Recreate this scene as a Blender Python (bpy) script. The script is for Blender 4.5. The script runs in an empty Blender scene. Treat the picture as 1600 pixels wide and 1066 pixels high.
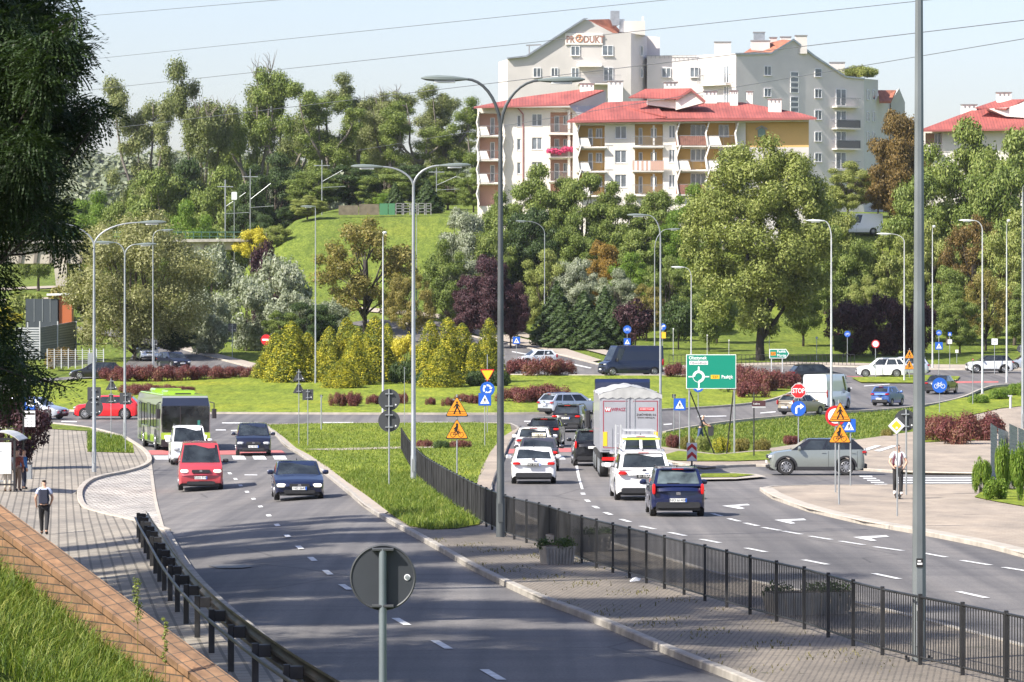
import bpy, bmesh, math, random
import numpy as np
from mathutils import Vector, Matrix
from mathutils.geometry import tessellate_polygon
random.seed(7); rng = np.random.default_rng(7)
C = bpy.context.scene.collection
SC = bpy.context.scene
F = 6400.0; CZ = 6.0; HOR = 500.0      # focal length in photo pixels, eye height, horizon row
# ---------------------------------------------------------------- camera
cam = bpy.data.cameras.new('camera'); camo = bpy.data.objects.new('camera', cam); C.objects.link(camo)
camo.location = (0, 0, CZ); camo.rotation_euler = (math.radians(90), 0, 0)
cam.sensor_width = 36; cam.lens = 36 * F / 1600; cam.shift_y = -(533 - HOR) / 1600
cam.clip_start = 1; cam.clip_end = 9000
SC.camera = camo
# ---------------------------------------------------------------- sky, sun, exposure
SUN_EL = math.radians(43); SUN_AZ = math.radians(236)
w = bpy.data.worlds.new('World'); SC.world = w; w.use_nodes = True
nt = w.node_tree; bg = nt.nodes['Background']
sky = nt.nodes.new('ShaderNodeTexSky'); sky.sky_type = 'NISHITA'; sky.sun_disc = False
sky.sun_elevation = SUN_EL; sky.sun_rotation = SUN_AZ; sky.air_density = 1.0; sky.dust_density = 1.5; sky.ozone_density = 2.6
tint = nt.nodes.new('ShaderNodeMix'); tint.data_type = 'RGBA'; tint.blend_type = 'MULTIPLY'; tint.inputs[0].default_value = 1; tint.inputs[7].default_value = (1.13, 1.03, 1.09, 1)
nt.links.new(sky.outputs[0], tint.inputs[6]); nt.links.new(tint.outputs[2], bg.inputs[0]); bg.inputs[1].default_value = 0.102
sl = bpy.data.lights.new('sun', 'SUN'); sl.energy = 4.9; sl.angle = math.radians(0.5); sl.color = (1.0, 0.95, 0.86)
so = bpy.data.objects.new('sun', sl); C.objects.link(so)
sv = Vector((math.sin(SUN_AZ) * math.cos(SUN_EL), math.cos(SUN_AZ) * math.cos(SUN_EL), math.sin(SUN_EL)))
so.rotation_euler = (-sv).to_track_quat('-Z', 'Y').to_euler(); so.location = (0, 0, 60)
SC.view_settings.view_transform = 'Standard'; SC.view_settings.look = 'None'
SC.view_settings.exposure = 1.0; SC.view_settings.gamma = 1
# ---------------------------------------------------------------- terrain function
_H = np.array([(0,5.4),(40,5.5),(60,5.55),(100,5.8),(140,6.2),(162,6.45),(195,6.7),(223,6.85),(255,6.85),(272,6.7),(285,6.5),
      (320,5.75),(355,4.9),(380,4.1),(410,2.9),(450,1.4),(500,-.2),(600,-4.2),(760,-10),(1000,-18),(1500,-38),(2200,-52),(4000,-60),(9000,-60)])
_gd = np.arange(0, 9001, 2.0); _gh = np.interp(_gd, _H[:,0], _H[:,1])
_k = np.hanning(19); _k /= _k.sum(); _gh = np.convolve(np.pad(_gh, 9, mode='edge'), _k, 'valid')
def sst(a, b, x):
    t = np.clip((x - a) / (b - a), 0, 1); return t * t * (3 - 2 * t)
def ZG(X, d):
    h = np.interp(d, _gd, _gh)
    z = CZ - h
    z = z - 0.085 * (np.sqrt((X + 5.5) ** 2 + 2.0) - (X + 5.5)) * .5 * sst(50, 80, d) * (1 - sst(150, 215, d)) * (1 - sst(14, 20, -X) * 0.6)
    z = z + 12.5 * sst(436, 512, d) * sst(-41, -25, X)* (1 - sst(700, 1100, d))
    z = z + 0.35 * np.sin(X * .05 + 1) * sst(430, 500, d)
    return z
def P(px, py, d, dz=0.0):                # the point seen at a photo pixel at distance d
    return Vector(((px - 800) * d / F, d, CZ - (py - HOR) * d / F + dz))
def G(px, py, dz=0.0, lo=38.0, hi=650.0):         # where the ray through a pixel meets the terrain
    def f(d): return (CZ - (py - HOR) * d / F) - float(ZG((px - 800) * d / F, d))
    d = lo; prev = f(d)
    while d < hi:
        d2 = d + 3; c = f(d2)
        if c <= 0:
            a, b = d, d2
            for _ in range(24):
                m = (a + b) / 2
                if f(m) > 0: a = m
                else: b = m
            return Vector(((px - 800) * a / F, a, float(ZG((px - 800) * a / F, a)) + dz))
        d = d2
    return Vector(((px - 800) * hi / F, hi, float(ZG((px - 800) * hi / F, hi)) + dz))
def gz(x, y, dz=0.0): return Vector((x, y, float(ZG(x, y)) + dz))
# ---------------------------------------------------------------- materials
MATS = {}
def mat(name, col, rough=0.6, metal=0.0, noise=0.0, nscale=5.0, bump=0.0, coat=0.0, spec=0.5, emit=None, alpha=None, trans=0.0):
    if name in MATS: return MATS[name]
    m = bpy.data.materials.new(name); m.use_nodes = True; t = m.node_tree; b = t.nodes['Principled BSDF']
    b.inputs['Base Color'].default_value = (*col, 1); b.inputs['Roughness'].default_value = rough
    b.inputs['Metallic'].default_value = metal; b.inputs['Coat Weight'].default_value = coat
    b.inputs['Specular IOR Level'].default_value = spec; b.inputs['Coat Roughness'].default_value = .04
    if emit: b.inputs['Emission Color'].default_value = (*emit[:3], 1); b.inputs['Emission Strength'].default_value = emit[3]
    if trans: b.inputs['Transmission Weight'].default_value = trans
    if alpha is not None: b.inputs['Alpha'].default_value = alpha
    if noise or bump:
        g = t.nodes.new('ShaderNodeNewGeometry'); n = t.nodes.new('ShaderNodeTexNoise')
        n.inputs['Scale'].default_value = nscale; n.inputs['Detail'].default_value = 6
        t.links.new(g.outputs['Position'], n.inputs['Vector'])
        if noise:
            r = t.nodes.new('ShaderNodeValToRGB'); r.color_ramp.elements[0].position = .3; r.color_ramp.elements[1].position = .7
            r.color_ramp.elements[0].color = (*[c * (1 - noise) for c in col], 1); r.color_ramp.elements[1].color = (*[min(1, c * (1 + noise)) for c in col], 1)
            t.links.new(n.outputs['Fac'], r.inputs[0]); t.links.new(r.outputs[0], b.inputs['Base Color'])
        if bump:
            bp = t.nodes.new('ShaderNodeBump'); bp.inputs['Strength'].default_value = bump; bp.inputs['Distance'].default_value = .02
            t.links.new(n.outputs['Fac'], bp.inputs['Height']); t.links.new(bp.outputs[0], b.inputs['Normal'])
    MATS[name] = m; return m
def N(t, typ, **kw):
    n = t.nodes.new(typ)
    for k, v in kw.items():
        if k in n.inputs: n.inputs[k].default_value = v
        else: setattr(n, k, v)
    return n
def ramp(t, src, stops):
    r = t.nodes.new('ShaderNodeValToRGB'); e = r.color_ramp.elements
    while len(e) < len(stops): e.new(.5)
    for q, (p, c) in zip(e, stops): q.position = p; q.color = (*c, 1)
    t.links.new(src, r.inputs[0]); return r.outputs[0]
def mixc(t, fac, a, b, mode='MIX'):
    m = t.nodes.new('ShaderNodeMix'); m.data_type = 'RGBA'; m.blend_type = mode
    for s, v in ((m.inputs[0], fac), (m.inputs[6], a), (m.inputs[7], b)):
        if hasattr(v, 'is_linked'): t.links.new(v, s)
        elif isinstance(v, (int, float)): s.default_value = v
        else: s.default_value = (*v, 1)
    return m.outputs[2]
def new_mat(name):
    m = bpy.data.materials.new(name); m.use_nodes = True; MATS[name] = m
    t = m.node_tree; g = t.nodes.new('ShaderNodeNewGeometry'); return m, t, t.nodes['Principled BSDF'], g.outputs['Position']
def mapping(t, pos, scale, rot=0):
    mp = t.nodes.new('ShaderNodeMapping'); mp.inputs['Scale'].default_value = scale; mp.inputs['Rotation'].default_value = (0, 0, rot)
    t.links.new(pos, mp.inputs[0]); return mp.outputs[0]
def noise(t, pos, s, detail=5, rough=.55, out='Fac'):
    n = N(t, 'ShaderNodeTexNoise', Scale=s, Detail=detail, Roughness=rough); t.links.new(pos, n.inputs['Vector']); return n.outputs[out]
# asphalt: streaks along the lanes, patches, cracks, fine grain
def asphalt():
    m, t, b, pos = new_mat('asphalt')
    st = noise(t, mapping(t, pos, (.9, .03, 1), math.radians(4)), 1.0, 3)
    base = ramp(t, st, [(.3, (.108, .103, .100)), (.5, (.138, .131, .126)), (.72, (.172, .163, .155))])
    big = ramp(t, noise(t, mapping(t, pos, (.12, .05, 1)), 1.0, 5), [(.35, (.85, .85, .87)), (.65, (1.12, 1.1, 1.07))])
    c = mixc(t, 1.0, base, big, 'MULTIPLY')
    tr = ramp(t, noise(t, mapping(t, pos, (1.6, .012, 1), math.radians(5)), 1.0, 2), [(.36, (.80, .80, .82)), (.52, (1, 1, 1)), (.68, (1.14, 1.12, 1.1))])
    c = mixc(t, .9, c, mixc(t, 1.0, c, tr, 'MULTIPLY'))
    ln = ramp(t, noise(t, mapping(t, pos, (.05, .9, 1)), 1.0, 3), [(.38, (.86, .86, .87)), (.5, (1, 1, 1)), (.66, (1.08, 1.07, 1.06))])
    c = mixc(t, .8, c, mixc(t, 1.0, c, ln, 'MULTIPLY'))
    fine = ramp(t, noise(t, mapping(t, pos, (1, .3, 1)), 22, 3), [(.3, (.78, .78, .78)), (.7, (1.25, 1.25, 1.25))])
    c = mixc(t, .6, c, mixc(t, 1.0, c, fine, 'MULTIPLY'))
    v = N(t, 'ShaderNodeTexVoronoi', feature='DISTANCE_TO_EDGE', Scale=.085); t.links.new(mixc(t, .06, pos, noise(t, pos, .5, 3, out='Color'), 'ADD'), v.inputs['Vector'])
    cr = ramp(t, v.outputs['Distance'], [(0.0, (.45, .45, .45)), (.0022, (.6, .6, .6)), (.0045, (1, 1, 1))])
    c = mixc(t, .8, c, mixc(t, 1.0, c, cr, 'MULTIPLY'))
    t.links.new(c, b.inputs['Base Color']); b.inputs['Roughness'].default_value = .82; b.inputs['Specular IOR Level'].default_value = .35
    bp = N(t, 'ShaderNodeBump', Strength=.35, Distance=.01); t.links.new(noise(t, pos, 60, 2), bp.inputs['Height']); t.links.new(bp.outputs[0], b.inputs['Normal'])
    return m
def grass_mat(name, cols, yellow=.5, s=1.0):
    m, t, b, pos = new_mat(name)
    a = ramp(t, noise(t, pos, 3.5 * s, 6, .7), [(.28, cols[0]), (.5, cols[1]), (.74, cols[2])])
    big = ramp(t, noise(t, pos, .09, 5, .6), [(.35, (.72, .8, .8)), (.55, (1, 1, 1)), (.72, (1.35, 1.12, .9))])
    c = mixc(t, yellow, a, mixc(t, 1.0, a, big, 'MULTIPLY'))
    mid = ramp(t, noise(t, mapping(t, pos, (1, .14, 1)), 1.1, 5, .65), [(.32, (.62, .68, .6)), (.5, (1, 1, 1)), (.68, (1.3, 1.24, 1.15))])
    c = mixc(t, .9, c, mixc(t, 1.0, c, mid, 'MULTIPLY'))
    tuft = ramp(t, noise(t, mapping(t, pos, (1, .12, 1)), 4.5, 4, .7), [(.35, (.66, .7, .62)), (.62, (1.22, 1.2, 1.2))])
    c = mixc(t, .85, c, mixc(t, 1.0, c, tuft, 'MULTIPLY'))
    t.links.new(c, b.inputs['Base Color']); b.inputs['Roughness'].default_value = .9; b.inputs['Specular IOR Level'].default_value = .15
    bp = N(t, 'ShaderNodeBump', Strength=.9, Distance=.12); t.links.new(noise(t, pos, 5, 6, .7), bp.inputs['Height']); t.links.new(bp.outputs[0], b.inputs['Normal'])
    return m
def paver(name, c1, c2, mortar, bw, bh, rot=0.0, ms=.012, weeds=0.0):
    m, t, b, pos = new_mat(name)
    mp = mapping(t, pos, (1, 1, 1), rot)
    br = N(t, 'ShaderNodeTexBrick', Scale=1.0); br.inputs['Brick Width'].default_value = bw; br.inputs['Row Height'].default_value = bh
    br.inputs['Mortar Size'].default_value = ms; br.inputs['Color1'].default_value = (*c1, 1); br.inputs['Color2'].default_value = (*c2, 1); br.inputs['Mortar'].default_value = (*mortar, 1)
    t.links.new(mp, br.inputs['Vector'])
    big = ramp(t, noise(t, mapping(t, pos, (1, .3, 1)), .6, 6, .65), [(.3, (.66, .66, .67)), (.7, (1.24, 1.21, 1.17))])
    c = mixc(t, 1.0, br.outputs['Color'], big, 'MULTIPLY')
    if weeds:
        wn = ramp(t, noise(t, pos, 1.6, 6, .75), [(.60, (0, 0, 0)), (.66, (1, 1, 1))])
        c = mixc(t, mixc(t, 1.0, wn, (weeds, weeds, weeds), 'MULTIPLY'), c, (.055, .055, .03))
    t.links.new(c, b.inputs['Base Color']); b.inputs['Roughness'].default_value = .85
    bp = N(t, 'ShaderNodeBump', Strength=.5, Distance=.01); t.links.new(br.outputs['Fac'], bp.inputs['Height']); bp.invert = True; t.links.new(bp.outputs[0], b.inputs['Normal'])
    return m
M_ASPH = asphalt()
M_GRASS = grass_mat('grass_ground', [(.075, .105, .016), (.125, .165, .025), (.215, .25, .05)])
M_LAWN = grass_mat('lawn', [(.12, .155, .018), (.19, .235, .026), (.29, .32, .055)], .7)
M_MOUND = grass_mat('mound_grass', [(.12, .145, .03), (.18, .20, .045), (.26, .255, .075)], .8, .5)
M_PAVE = paver('grey_pavers', (.25, .22, .18), (.31, .28, .23), (.14, .125, .10), .55, .27, -1.681, .03)
M_PAVER = paver('beige_pavers', (.33, .275, .215), (.38, .325, .26), (.22, .18, .14), .45, .22, 0.6, .026)
M_MED = paver('median_pavers', (.20, .17, .135), (.25, .215, .17), (.075, .066, .055), .20, .12, 0.12, .016, .85)
M_COB = paver('cobbles', (.40, .37, .33), (.62, .59, .54), (.07, .06, .05), .55, .34, 0.1, .05, .5)
M_PATH = mat('path_concrete', (.34, .29, .235), .9, noise=.15, nscale=1.5)
M_KERB = mat('kerb_stone', (.30, .275, .24), .85, noise=.25, nscale=2.0, bump=.3)
M_KERBL = mat('kerb_pale', (.38, .34, .285), .85, noise=.2, nscale=2.0)
M_WHITE = mat('road_paint', (.60, .60, .59), .7, noise=.25, nscale=6.0)
M_RED = mat('red_path_paint', (.42, .12, .11), .8, noise=.2, nscale=3.0)
# ---------------------------------------------------------------- mesh helpers
def mesh_obj(name, verts, faces, m=None, parent=None, smooth=False):
    me = bpy.data.meshes.new(name); me.from_pydata([tuple(v) for v in verts], [], [tuple(f) for f in faces]); me.update()
    if m: me.materials.append(m)
    if smooth:
        me.polygons.foreach_set('use_smooth', [True] * len(me.polygons)); me.set_sharp_from_angle(angle=math.radians(38))
    o = bpy.data.objects.new(name, me); C.objects.link(o)
    if parent: o.parent = parent
    return o
def tag(o, label=None, cat=None, group=None, kind=None):
    if label: o['label'] = label
    if cat: o['category'] = cat
    if group: o['group'] = group
    if kind: o['kind'] = kind
    return o
def thing(name, loc, rz=0.0, label=None, cat=None, group=None):
    o = bpy.data.objects.new(name, None); C.objects.link(o); o.location = loc; o.rotation_euler = (0, 0, rz)
    o.empty_display_size = .3
    return tag(o, label, cat, group)
class MB:
    def __init__(s): s.v = []; s.f = []
    def add(s, vs, fs):
        n = len(s.v); s.v += [tuple(v) for v in vs]; s.f += [tuple(i + n for i in f) for f in fs]; return s
    def box(s, x0, x1, y0, y1, z0, z1, M=None):
        vs = [Vector((x, y, z)) for z in (z0, z1) for y in (y0, y1) for x in (x0, x1)]
        if M is not None: vs = [M @ v for v in vs]
        return s.add(vs, [(0,2,3,1), (4,5,7,6), (0,1,5,4), (2,6,7,3), (0,4,6,2), (1,3,7,5)])
    def rbox(s, x0, x1, y0, y1, z0, z1, r=.05, axis=0):      # box with chamfered edges round one axis
        R = [(-1,-1),(1,-1),(1,1),(-1,1)]
        lim = [(x0,x1),(y0,y1),(z0,z1)]; a = axis; b, c = [(1,2),(2,0),(0,1)][a]
        (b0,b1),(c0,c1) = lim[b], lim[c]
        loop = [(b0+r,c0),(b1-r,c0),(b1,c0+r),(b1,c1-r),(b1-r,c1),(b0+r,c1),(b0,c1-r),(b0,c0+r)]
        vs = []
        for e in lim[a]:
            for (p, q) in loop:
                v = [0,0,0]; v[a] = e; v[b] = p; v[c] = q; vs.append(v)
        fs = [tuple(range(7,-1,-1)), tuple(range(8,16))] + [(i,(i+1)%8,8+(i+1)%8,8+i) for i in range(8)]
        return s.add(vs, fs)
    def tube(s, pts, r, n=8, cap=True):
        pts = [Vector(p) for p in pts]; rs = r if isinstance(r, (list, tuple)) else [r] * len(pts)
        base = len(s.v); up = None
        for i, p in enumerate(pts):
            t = (pts[min(i + 1, len(pts) - 1)] - pts[max(i - 1, 0)]).normalized()
            if up is None: up = t.orthogonal().normalized()
            up = (up - t * up.dot(t)).normalized() if (up - t * up.dot(t)).length > 1e-5 else t.orthogonal().normalized()
            q = t.cross(up)
            for k in range(n):
                a = 2 * math.pi * (k + .5) / n; s.v.append(tuple(p + (up * math.cos(a) + q * math.sin(a)) * rs[i]))
        for i in range(len(pts) - 1):
            for k in range(n):
                a = base + i * n + k; b = base + i * n + (k + 1) % n; s.f.append((a, b, b + n, a + n))
        if cap: s.f.append(tuple(base + k for k in range(n - 1, -1, -1))); e = base + (len(pts) - 1) * n; s.f.append(tuple(e + k for k in range(n)))
        return s
    def cyl(s, c, r, h, axis='Z', n=24, r2=None):
        c = Vector(c); d = {'X': Vector((1,0,0)), 'Y': Vector((0,1,0)), 'Z': Vector((0,0,1))}[axis] * h / 2
        return s.tube([c - d, c + d], [r, r if r2 is None else r2], n)
    def prism(s, poly, y0, y1):      # polygon in XZ extruded along Y
        n = len(poly); vs = [(x, y0, z) for x, z in poly] + [(x, y1, z) for x, z in poly]
        tri = tessellate_polygon([[Vector((x, z, 0)) for x, z in poly]])
        fs = [tuple(t) for t in tri] + [tuple(i + n for i in reversed(t)) for t in tri] + [(i, (i+1) % n, n + (i+1) % n, n + i) for i in range(n)]
        return s.add(vs, fs)
    def build(s, name, m, parent=None, smooth=False, fix=True):
        o = mesh_obj(name, s.v, s.f, m, parent, False)
        if fix:
            bm = bmesh.new(); bm.from_mesh(o.data); bmesh.ops.recalc_face_normals(bm, faces=bm.faces); bm.to_mesh(o.data); bm.free()
        if smooth:
            o.data.polygons.foreach_set('use_smooth', [True] * len(o.data.polygons)); o.data.set_sharp_from_angle(angle=math.radians(40))
        return o
def text_mesh(name, s, size, m, parent, M, align='CENTER', ext=.002, bold=0.0):
    cu = bpy.data.curves.new(name, 'FONT'); cu.body = s; cu.size = size; cu.align_x = align; cu.align_y = 'CENTER'; cu.extrude = ext; cu.offset = bold
    cu.resolution_u = 2
    to = bpy.data.objects.new(name + '_tmp', cu); me = bpy.data.meshes.new_from_object(to); bpy.data.objects.remove(to)
    me.transform(M); me.materials.clear(); me.materials.append(m)
    o = bpy.data.objects.new(name, me); C.objects.link(o)
    if parent: o.parent = parent
    return o
# text facing -Y in local space (upright)
UPR = Matrix.Rotation(math.pi / 2, 4, 'X')
def drape(name, pix, m, dz, step=(2.5, 4.0), world=False, smooth=True, kind='structure', flat=None):
    pts = [Vector(p) for p in pix] if world else [G(x, y) for x, y in pix]
    bm = bmesh.new(); vs = [bm.verts.new((p.x, p.y, 0)) for p in pts]
    tri = tessellate_polygon([[Vector((p.x, p.y, 0)) for p in pts]])
    for t in tri:
        try: bm.faces.new([vs[i] for i in t])
        except ValueError: pass
    bmesh.ops.recalc_face_normals(bm, faces=bm.faces)
    xs = [p.x for p in pts]; ys = [p.y for p in pts]
    for ax, lo, hi, st in ((0, min(xs), max(xs), step[0]), (1, min(ys), max(ys), step[1])):
        k = math.ceil(lo / st) * st
        while k < hi:
            no = (1, 0, 0) if ax == 0 else (0, 1, 0); co = (k, 0, 0) if ax == 0 else (0, k, 0)
            if k - lo > 1e-3 and hi - k > 1e-3:
                bmesh.ops.bisect_plane(bm, geom=bm.verts[:] + bm.edges[:] + bm.faces[:], dist=1e-5, plane_co=co, plane_no=no)
            k += st
    for v in bm.verts: v.co.z = float(ZG(v.co.x, v.co.y)) + dz
    for f in bm.faces:
        f.normal_update()
        if f.normal.z < 0: f.normal_flip()
        f.smooth = smooth
    me = bpy.data.meshes.new(name); bm.to_mesh(me); bm.free(); me.materials.append(m)
    o = bpy.data.objects.new(name, me); C.objects.link(o)
    if kind: o['kind'] = kind
    return o
def resample(pts, step):
    out = [pts[0]]
    for a, b in zip(pts[:-1], pts[1:]):
        n = max(1, int((b - a).length / step))
        for i in range(1, n + 1): out.append(a.lerp(b, i / n))
    return out
def smooth_poly(pts, it=2):
    for _ in range(it):
        q = [pts[0]]
        for a, b in zip(pts[:-1], pts[1:]): q += [a.lerp(b, .25), a.lerp(b, .75)]
        q.append(pts[-1]); pts = q
    return pts
def kerb(pix, m=None, w=.18, h=.12, side=1, name='kerb', step=4.0, it=2, drop=.05):
    pts = smooth_poly([G(x, y) for x, y in pix], it); pts = resample(pts, step)
    mb = MB(); L = len(pts); vs = []
    for i, p in enumerate(pts):
        t = (pts[min(i + 1, L - 1)] - pts[max(i - 1, 0)]); t.z = 0; t.normalize(); n = Vector((-t.y, t.x, 0)) * side
        for (o, z) in ((0, -drop), (0, h * .85), (.02, h), (w, h), (w, -drop)):
            q = p + n * o; vs.append((q.x, q.y, float(ZG(q.x, q.y)) + z))
    fs = []
    for i in range(L - 1):
        for k in range(4): a = i * 5 + k; fs.append((a, a + 1, a + 6, a + 5))
    fs += [(0,1,2,3,4), tuple((L-1)*5 + k for k in (4,3,2,1,0))]
    mb.add(vs, fs); o = mb.build(name, m or M_KERB); o['kind'] = 'structure'; return o
# ---------------------------------------------------------------- the setting: ground, roads, pavements
def ground():
    xs = np.unique(np.concatenate([np.arange(-900, -120, 30.), np.arange(-120, 121, 3.), np.arange(150, 901, 30.)]))
    ys = np.unique(np.concatenate([np.arange(-40, 30, 10.), np.arange(30, 640, 3.), np.arange(640, 1200, 20.), np.arange(1200, 4200, 100.)]))
    X, Y = np.meshgrid(xs, ys); Z = ZG(X, Y) - .10
    nx, ny = len(xs), len(ys); co = np.stack([X, Y, Z], -1).reshape(-1, 3)
    i = np.arange(nx * ny).reshape(ny, nx); q = np.stack([i[:-1, :-1], i[:-1, 1:], i[1:, 1:], i[1:, :-1]], -1).reshape(-1, 4)
    me = bpy.data.meshes.new('ground'); me.vertices.add(len(co)); me.vertices.foreach_set('co', co.ravel())
    me.loops.add(q.size); me.loops.foreach_set('vertex_index', q.ravel()); me.polygons.add(len(q))
    me.polygons.foreach_set('loop_start', np.arange(0, q.size, 4)); me.polygons.foreach_set('loop_total', np.full(len(q), 4))
    me.update(calc_edges=True); me.polygons.foreach_set('use_smooth', [True] * len(q)); me.materials.append(M_GRASS)
    o = bpy.data.objects.new('ground', me); C.objects.link(o); o['kind'] = 'structure'
ground()
road_left = [(700,1250),(480,1066),(410,1010),(345,955),(300,910),(275,870),(257,835),(243,770),(232,717),(215,699),(190,684),(140,669),(60,661),(-90,656)]
drape('road', road_left + [(-90,596),(60,592),(150,586),(185,578),(203,562),(212,545),(200,530),(120,517),(120,510),(205,519),(240,531),(300,549),(370,567),(420,580),
    (560,580),(700,574),(675,550),(600,516),(540,505),(580,499),(660,508),(740,524),(800,539),(870,553),(925,567),(960,576),(1060,576),(1240,571),(1340,573),(1460,578),(1700,578),
    (1700,601),(1600,600),(1558,602),(1530,609),(1502,623),(1445,635),(1364,643),(1296,645),(1223,652),(1150,658),(1072,669),(1035,677),(985,688),(970,697),(990,710),(1040,724),(1100,734),
    (1150,730),(1200,729),(1340,735),(1430,742),(1720,745),(1720,761),(1530,761),(1340,762),(1210,763),(1187,767),(1206,780),(1262,800),(1347,820),(1445,837),(1544,857),(1600,872),(1900,945),(2300,1250)], M_ASPH, .0)
isl = [(56,641),(84,642),(200,646),(350,647),(600,648),(800,648),(950,645),(1035,642),(1150,635),(1200,628),(1238,614),(1250,602),(1235,593),(1180,588),(1040,588),(900,588),(700,586),(400,587),(170,591),(60,598),(10,612),(0,626),(22,637)]
islw = smooth_poly([G(*p) for p in isl] + [G(*isl[0])], 2)[:-1]
drape('island_lawn', islw, M_LAWN, .06, world=True)
kerb(isl + [isl[0]], M_KERBL, w=.25, h=.14, side=-1)
# median between the carriageways
ml = [(413,666),(430,680),(445,699),(470,713),(500,735),(540,767),(566,793),(613,821),(676,856),(737,892),(786,916),(840,941),(920,970),(1006,1008),(1073,1037),(1150,1066),(1560,1250)]
mr = [(413,665),(480,664),(600,663),(740,662),(800,664),(813,670),(809,676),(796,694),(788,716),(774,745),(766,772),(800,800),(850,822),(910,842),(974,858),(1028,874),(1068,885),(1135,906),(1231,925),(1307,941),(1420,968),(1500,990),(1600,1016),(1700,1045),(2100,1180)]
drape('median_paving', ml + mr[::-1], M_MED, .10)
kerb(ml, M_KERB, w=.16, h=.13, side=1, step=3); kerb(mr[4:], M_KERB, w=.16, h=.12, side=-1, step=3); kerb(mr[:5], M_KERBL, w=.2, h=.12, side=-1)
drape('median_lawn', [(416,667),(480,665),(600,664),(740,663),(797,666),(800,677),(782,688),(765,712),(754,733),(747,752),(742,770),(752,792),(765,812),(748,826),(715,832),(672,833),(640,828),(606,806),(570,778),(532,750),(511,733),(485,716),(463,704),(445,688),(430,676)], M_LAWN, .125)
drape('kerb_path', [(471,706),(625,702),(700,700),(700,703),(625,705),(520,708)], M_PATH, .14)
drape('median_path', [(430,676),(445,688),(463,704),(485,716),(511,733),(532,750),(570,778),(606,806),(598,811),(569,791),(543,765),(503,735),(473,714),(448,698),(432,681),(417,668)], M_PATH, .13)
drape('median_path', [(812,671),(808,676),(795,694),(787,716),(773,745),(766,769),(745,765),(747,752),(754,733),(765,712),(782,688),(800,677)], M_PAVER, .13)
# left pavement, bay and verges
drape('sidewalk', [(-90,657),(60,662),(140,670),(190,685),(214,700),(231,717),(229,727),(200,738),(145,748),(126,759),(118,774),(126,797),(160,806),(217,820),(256,834),(275,870),(300,910),(345,955),(410,1010),(480,1066),(700,1250),(300,1400),(-300,1400),(-260,1000)], M_PAVE, .09)
drape('bus_bay_paving', [(232,717),(243,770),(256,834),(217,820),(160,806),(126,797),(118,774),(126,759),(145,748),(200,738),(229,727)], M_COB, .02)
kerb([(190,684),(214,699),(231,716),(229,727),(200,738),(145,748),(126,759),(118,774),(126,797),(160,806),(217,820),(256,834)], M_KERBL, w=.22, h=.13, side=1, step=3)
kerb([(256,834),(275,870),(300,910),(345,955),(410,1010),(480,1066),(700,1250)], M_KERB, w=.16, h=.12, side=1, step=3)
kerb([(190,684),(140,669),(60,661),(-90,656)], M_KERBL, w=.2, h=.12, side=-1)
drape('gutter_strip', [(231,717),(236,717),(259,834),(254,834)], M_KERBL, .03)
drape('verge_grass', [(-90,658),(60,663),(140,671),(150,677),(40,671),(-90,667)], M_GRASS, .12)
drape('verge_grass', [(137,678),(150,679),(190,687),(207,696),(209,711),(137,709)], M_LAWN, .12)
drape('verge_grass', [(-20,672),(44,674),(54,686),(52,710),(-30,714)], M_LAWN, .12)
# right side pavements
pr = [(1187,767),(1206,780),(1262,800),(1347,820),(1445,837),(1544,857),(1600,872),(1900,945)]
drape('pavement', pr + [(1900,800),(1600,792),(1530,775),(1530,761),(1340,762),(1210,763)], M_PAVER, .10)
kerb(pr, M_KERBL, w=.45, h=.13, side=1, step=3); kerb([(1187,767),(1210,763),(1340,762),(1530,761),(1720,761)], M_KERBL, w=.2, h=.12, side=-1)
drape('verge_grass', [(1522,782),(1540,770),(1700,772),(1800,820),(1600,797),(1560,790)], M_LAWN, .13)
drape('pavement', [(970,697),(1040,701),(1120,712),(1180,706),(1240,697),(1340,689),(1430,676),(1500,655),(1560,640),(1720,620),(1720,745),(1430,742),(1340,735),(1200,729),(1150,730),(1100,734),(1040,724),(990,710)], M_PAVER, .08)
kerb([(970,697),(990,710),(1040,724),(1100,734),(1150,730),(1200,729),(1340,735),(1430,742),(1720,745)], M_KERBL, w=.25, h=.12, side=1)
drape('verge_grass', [(1010,722),(1060,708),(1120,714),(1180,709),(1205,708),(1205,722),(1150,724),(1090,724)], M_LAWN, .12)
drape('verge_grass', [(1440,640),(1500,625),(1600,606),(1720,596),(1720,622),(1560,641),(1500,655),(1545,690),(1440,694)], M_LAWN, .12)
drape('traffic_island', [(1088,753),(1092,742),(1130,741),(1182,744),(1197,748),(1150,752)], M_KERBL, .09)
drape('verge_grass', [(1094,750),(1097,744),(1150,744),(1180,746),(1150,749.5)], M_LAWN, .12)
kerb([(1035,677),(1072,669),(1150,658),(1223,652),(1296,645),(1364,643),(1445,635),(1502,623),(1530,609),(1558,602),(1700,600)], M_KERBL, w=.22, h=.12, side=-1)
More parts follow.
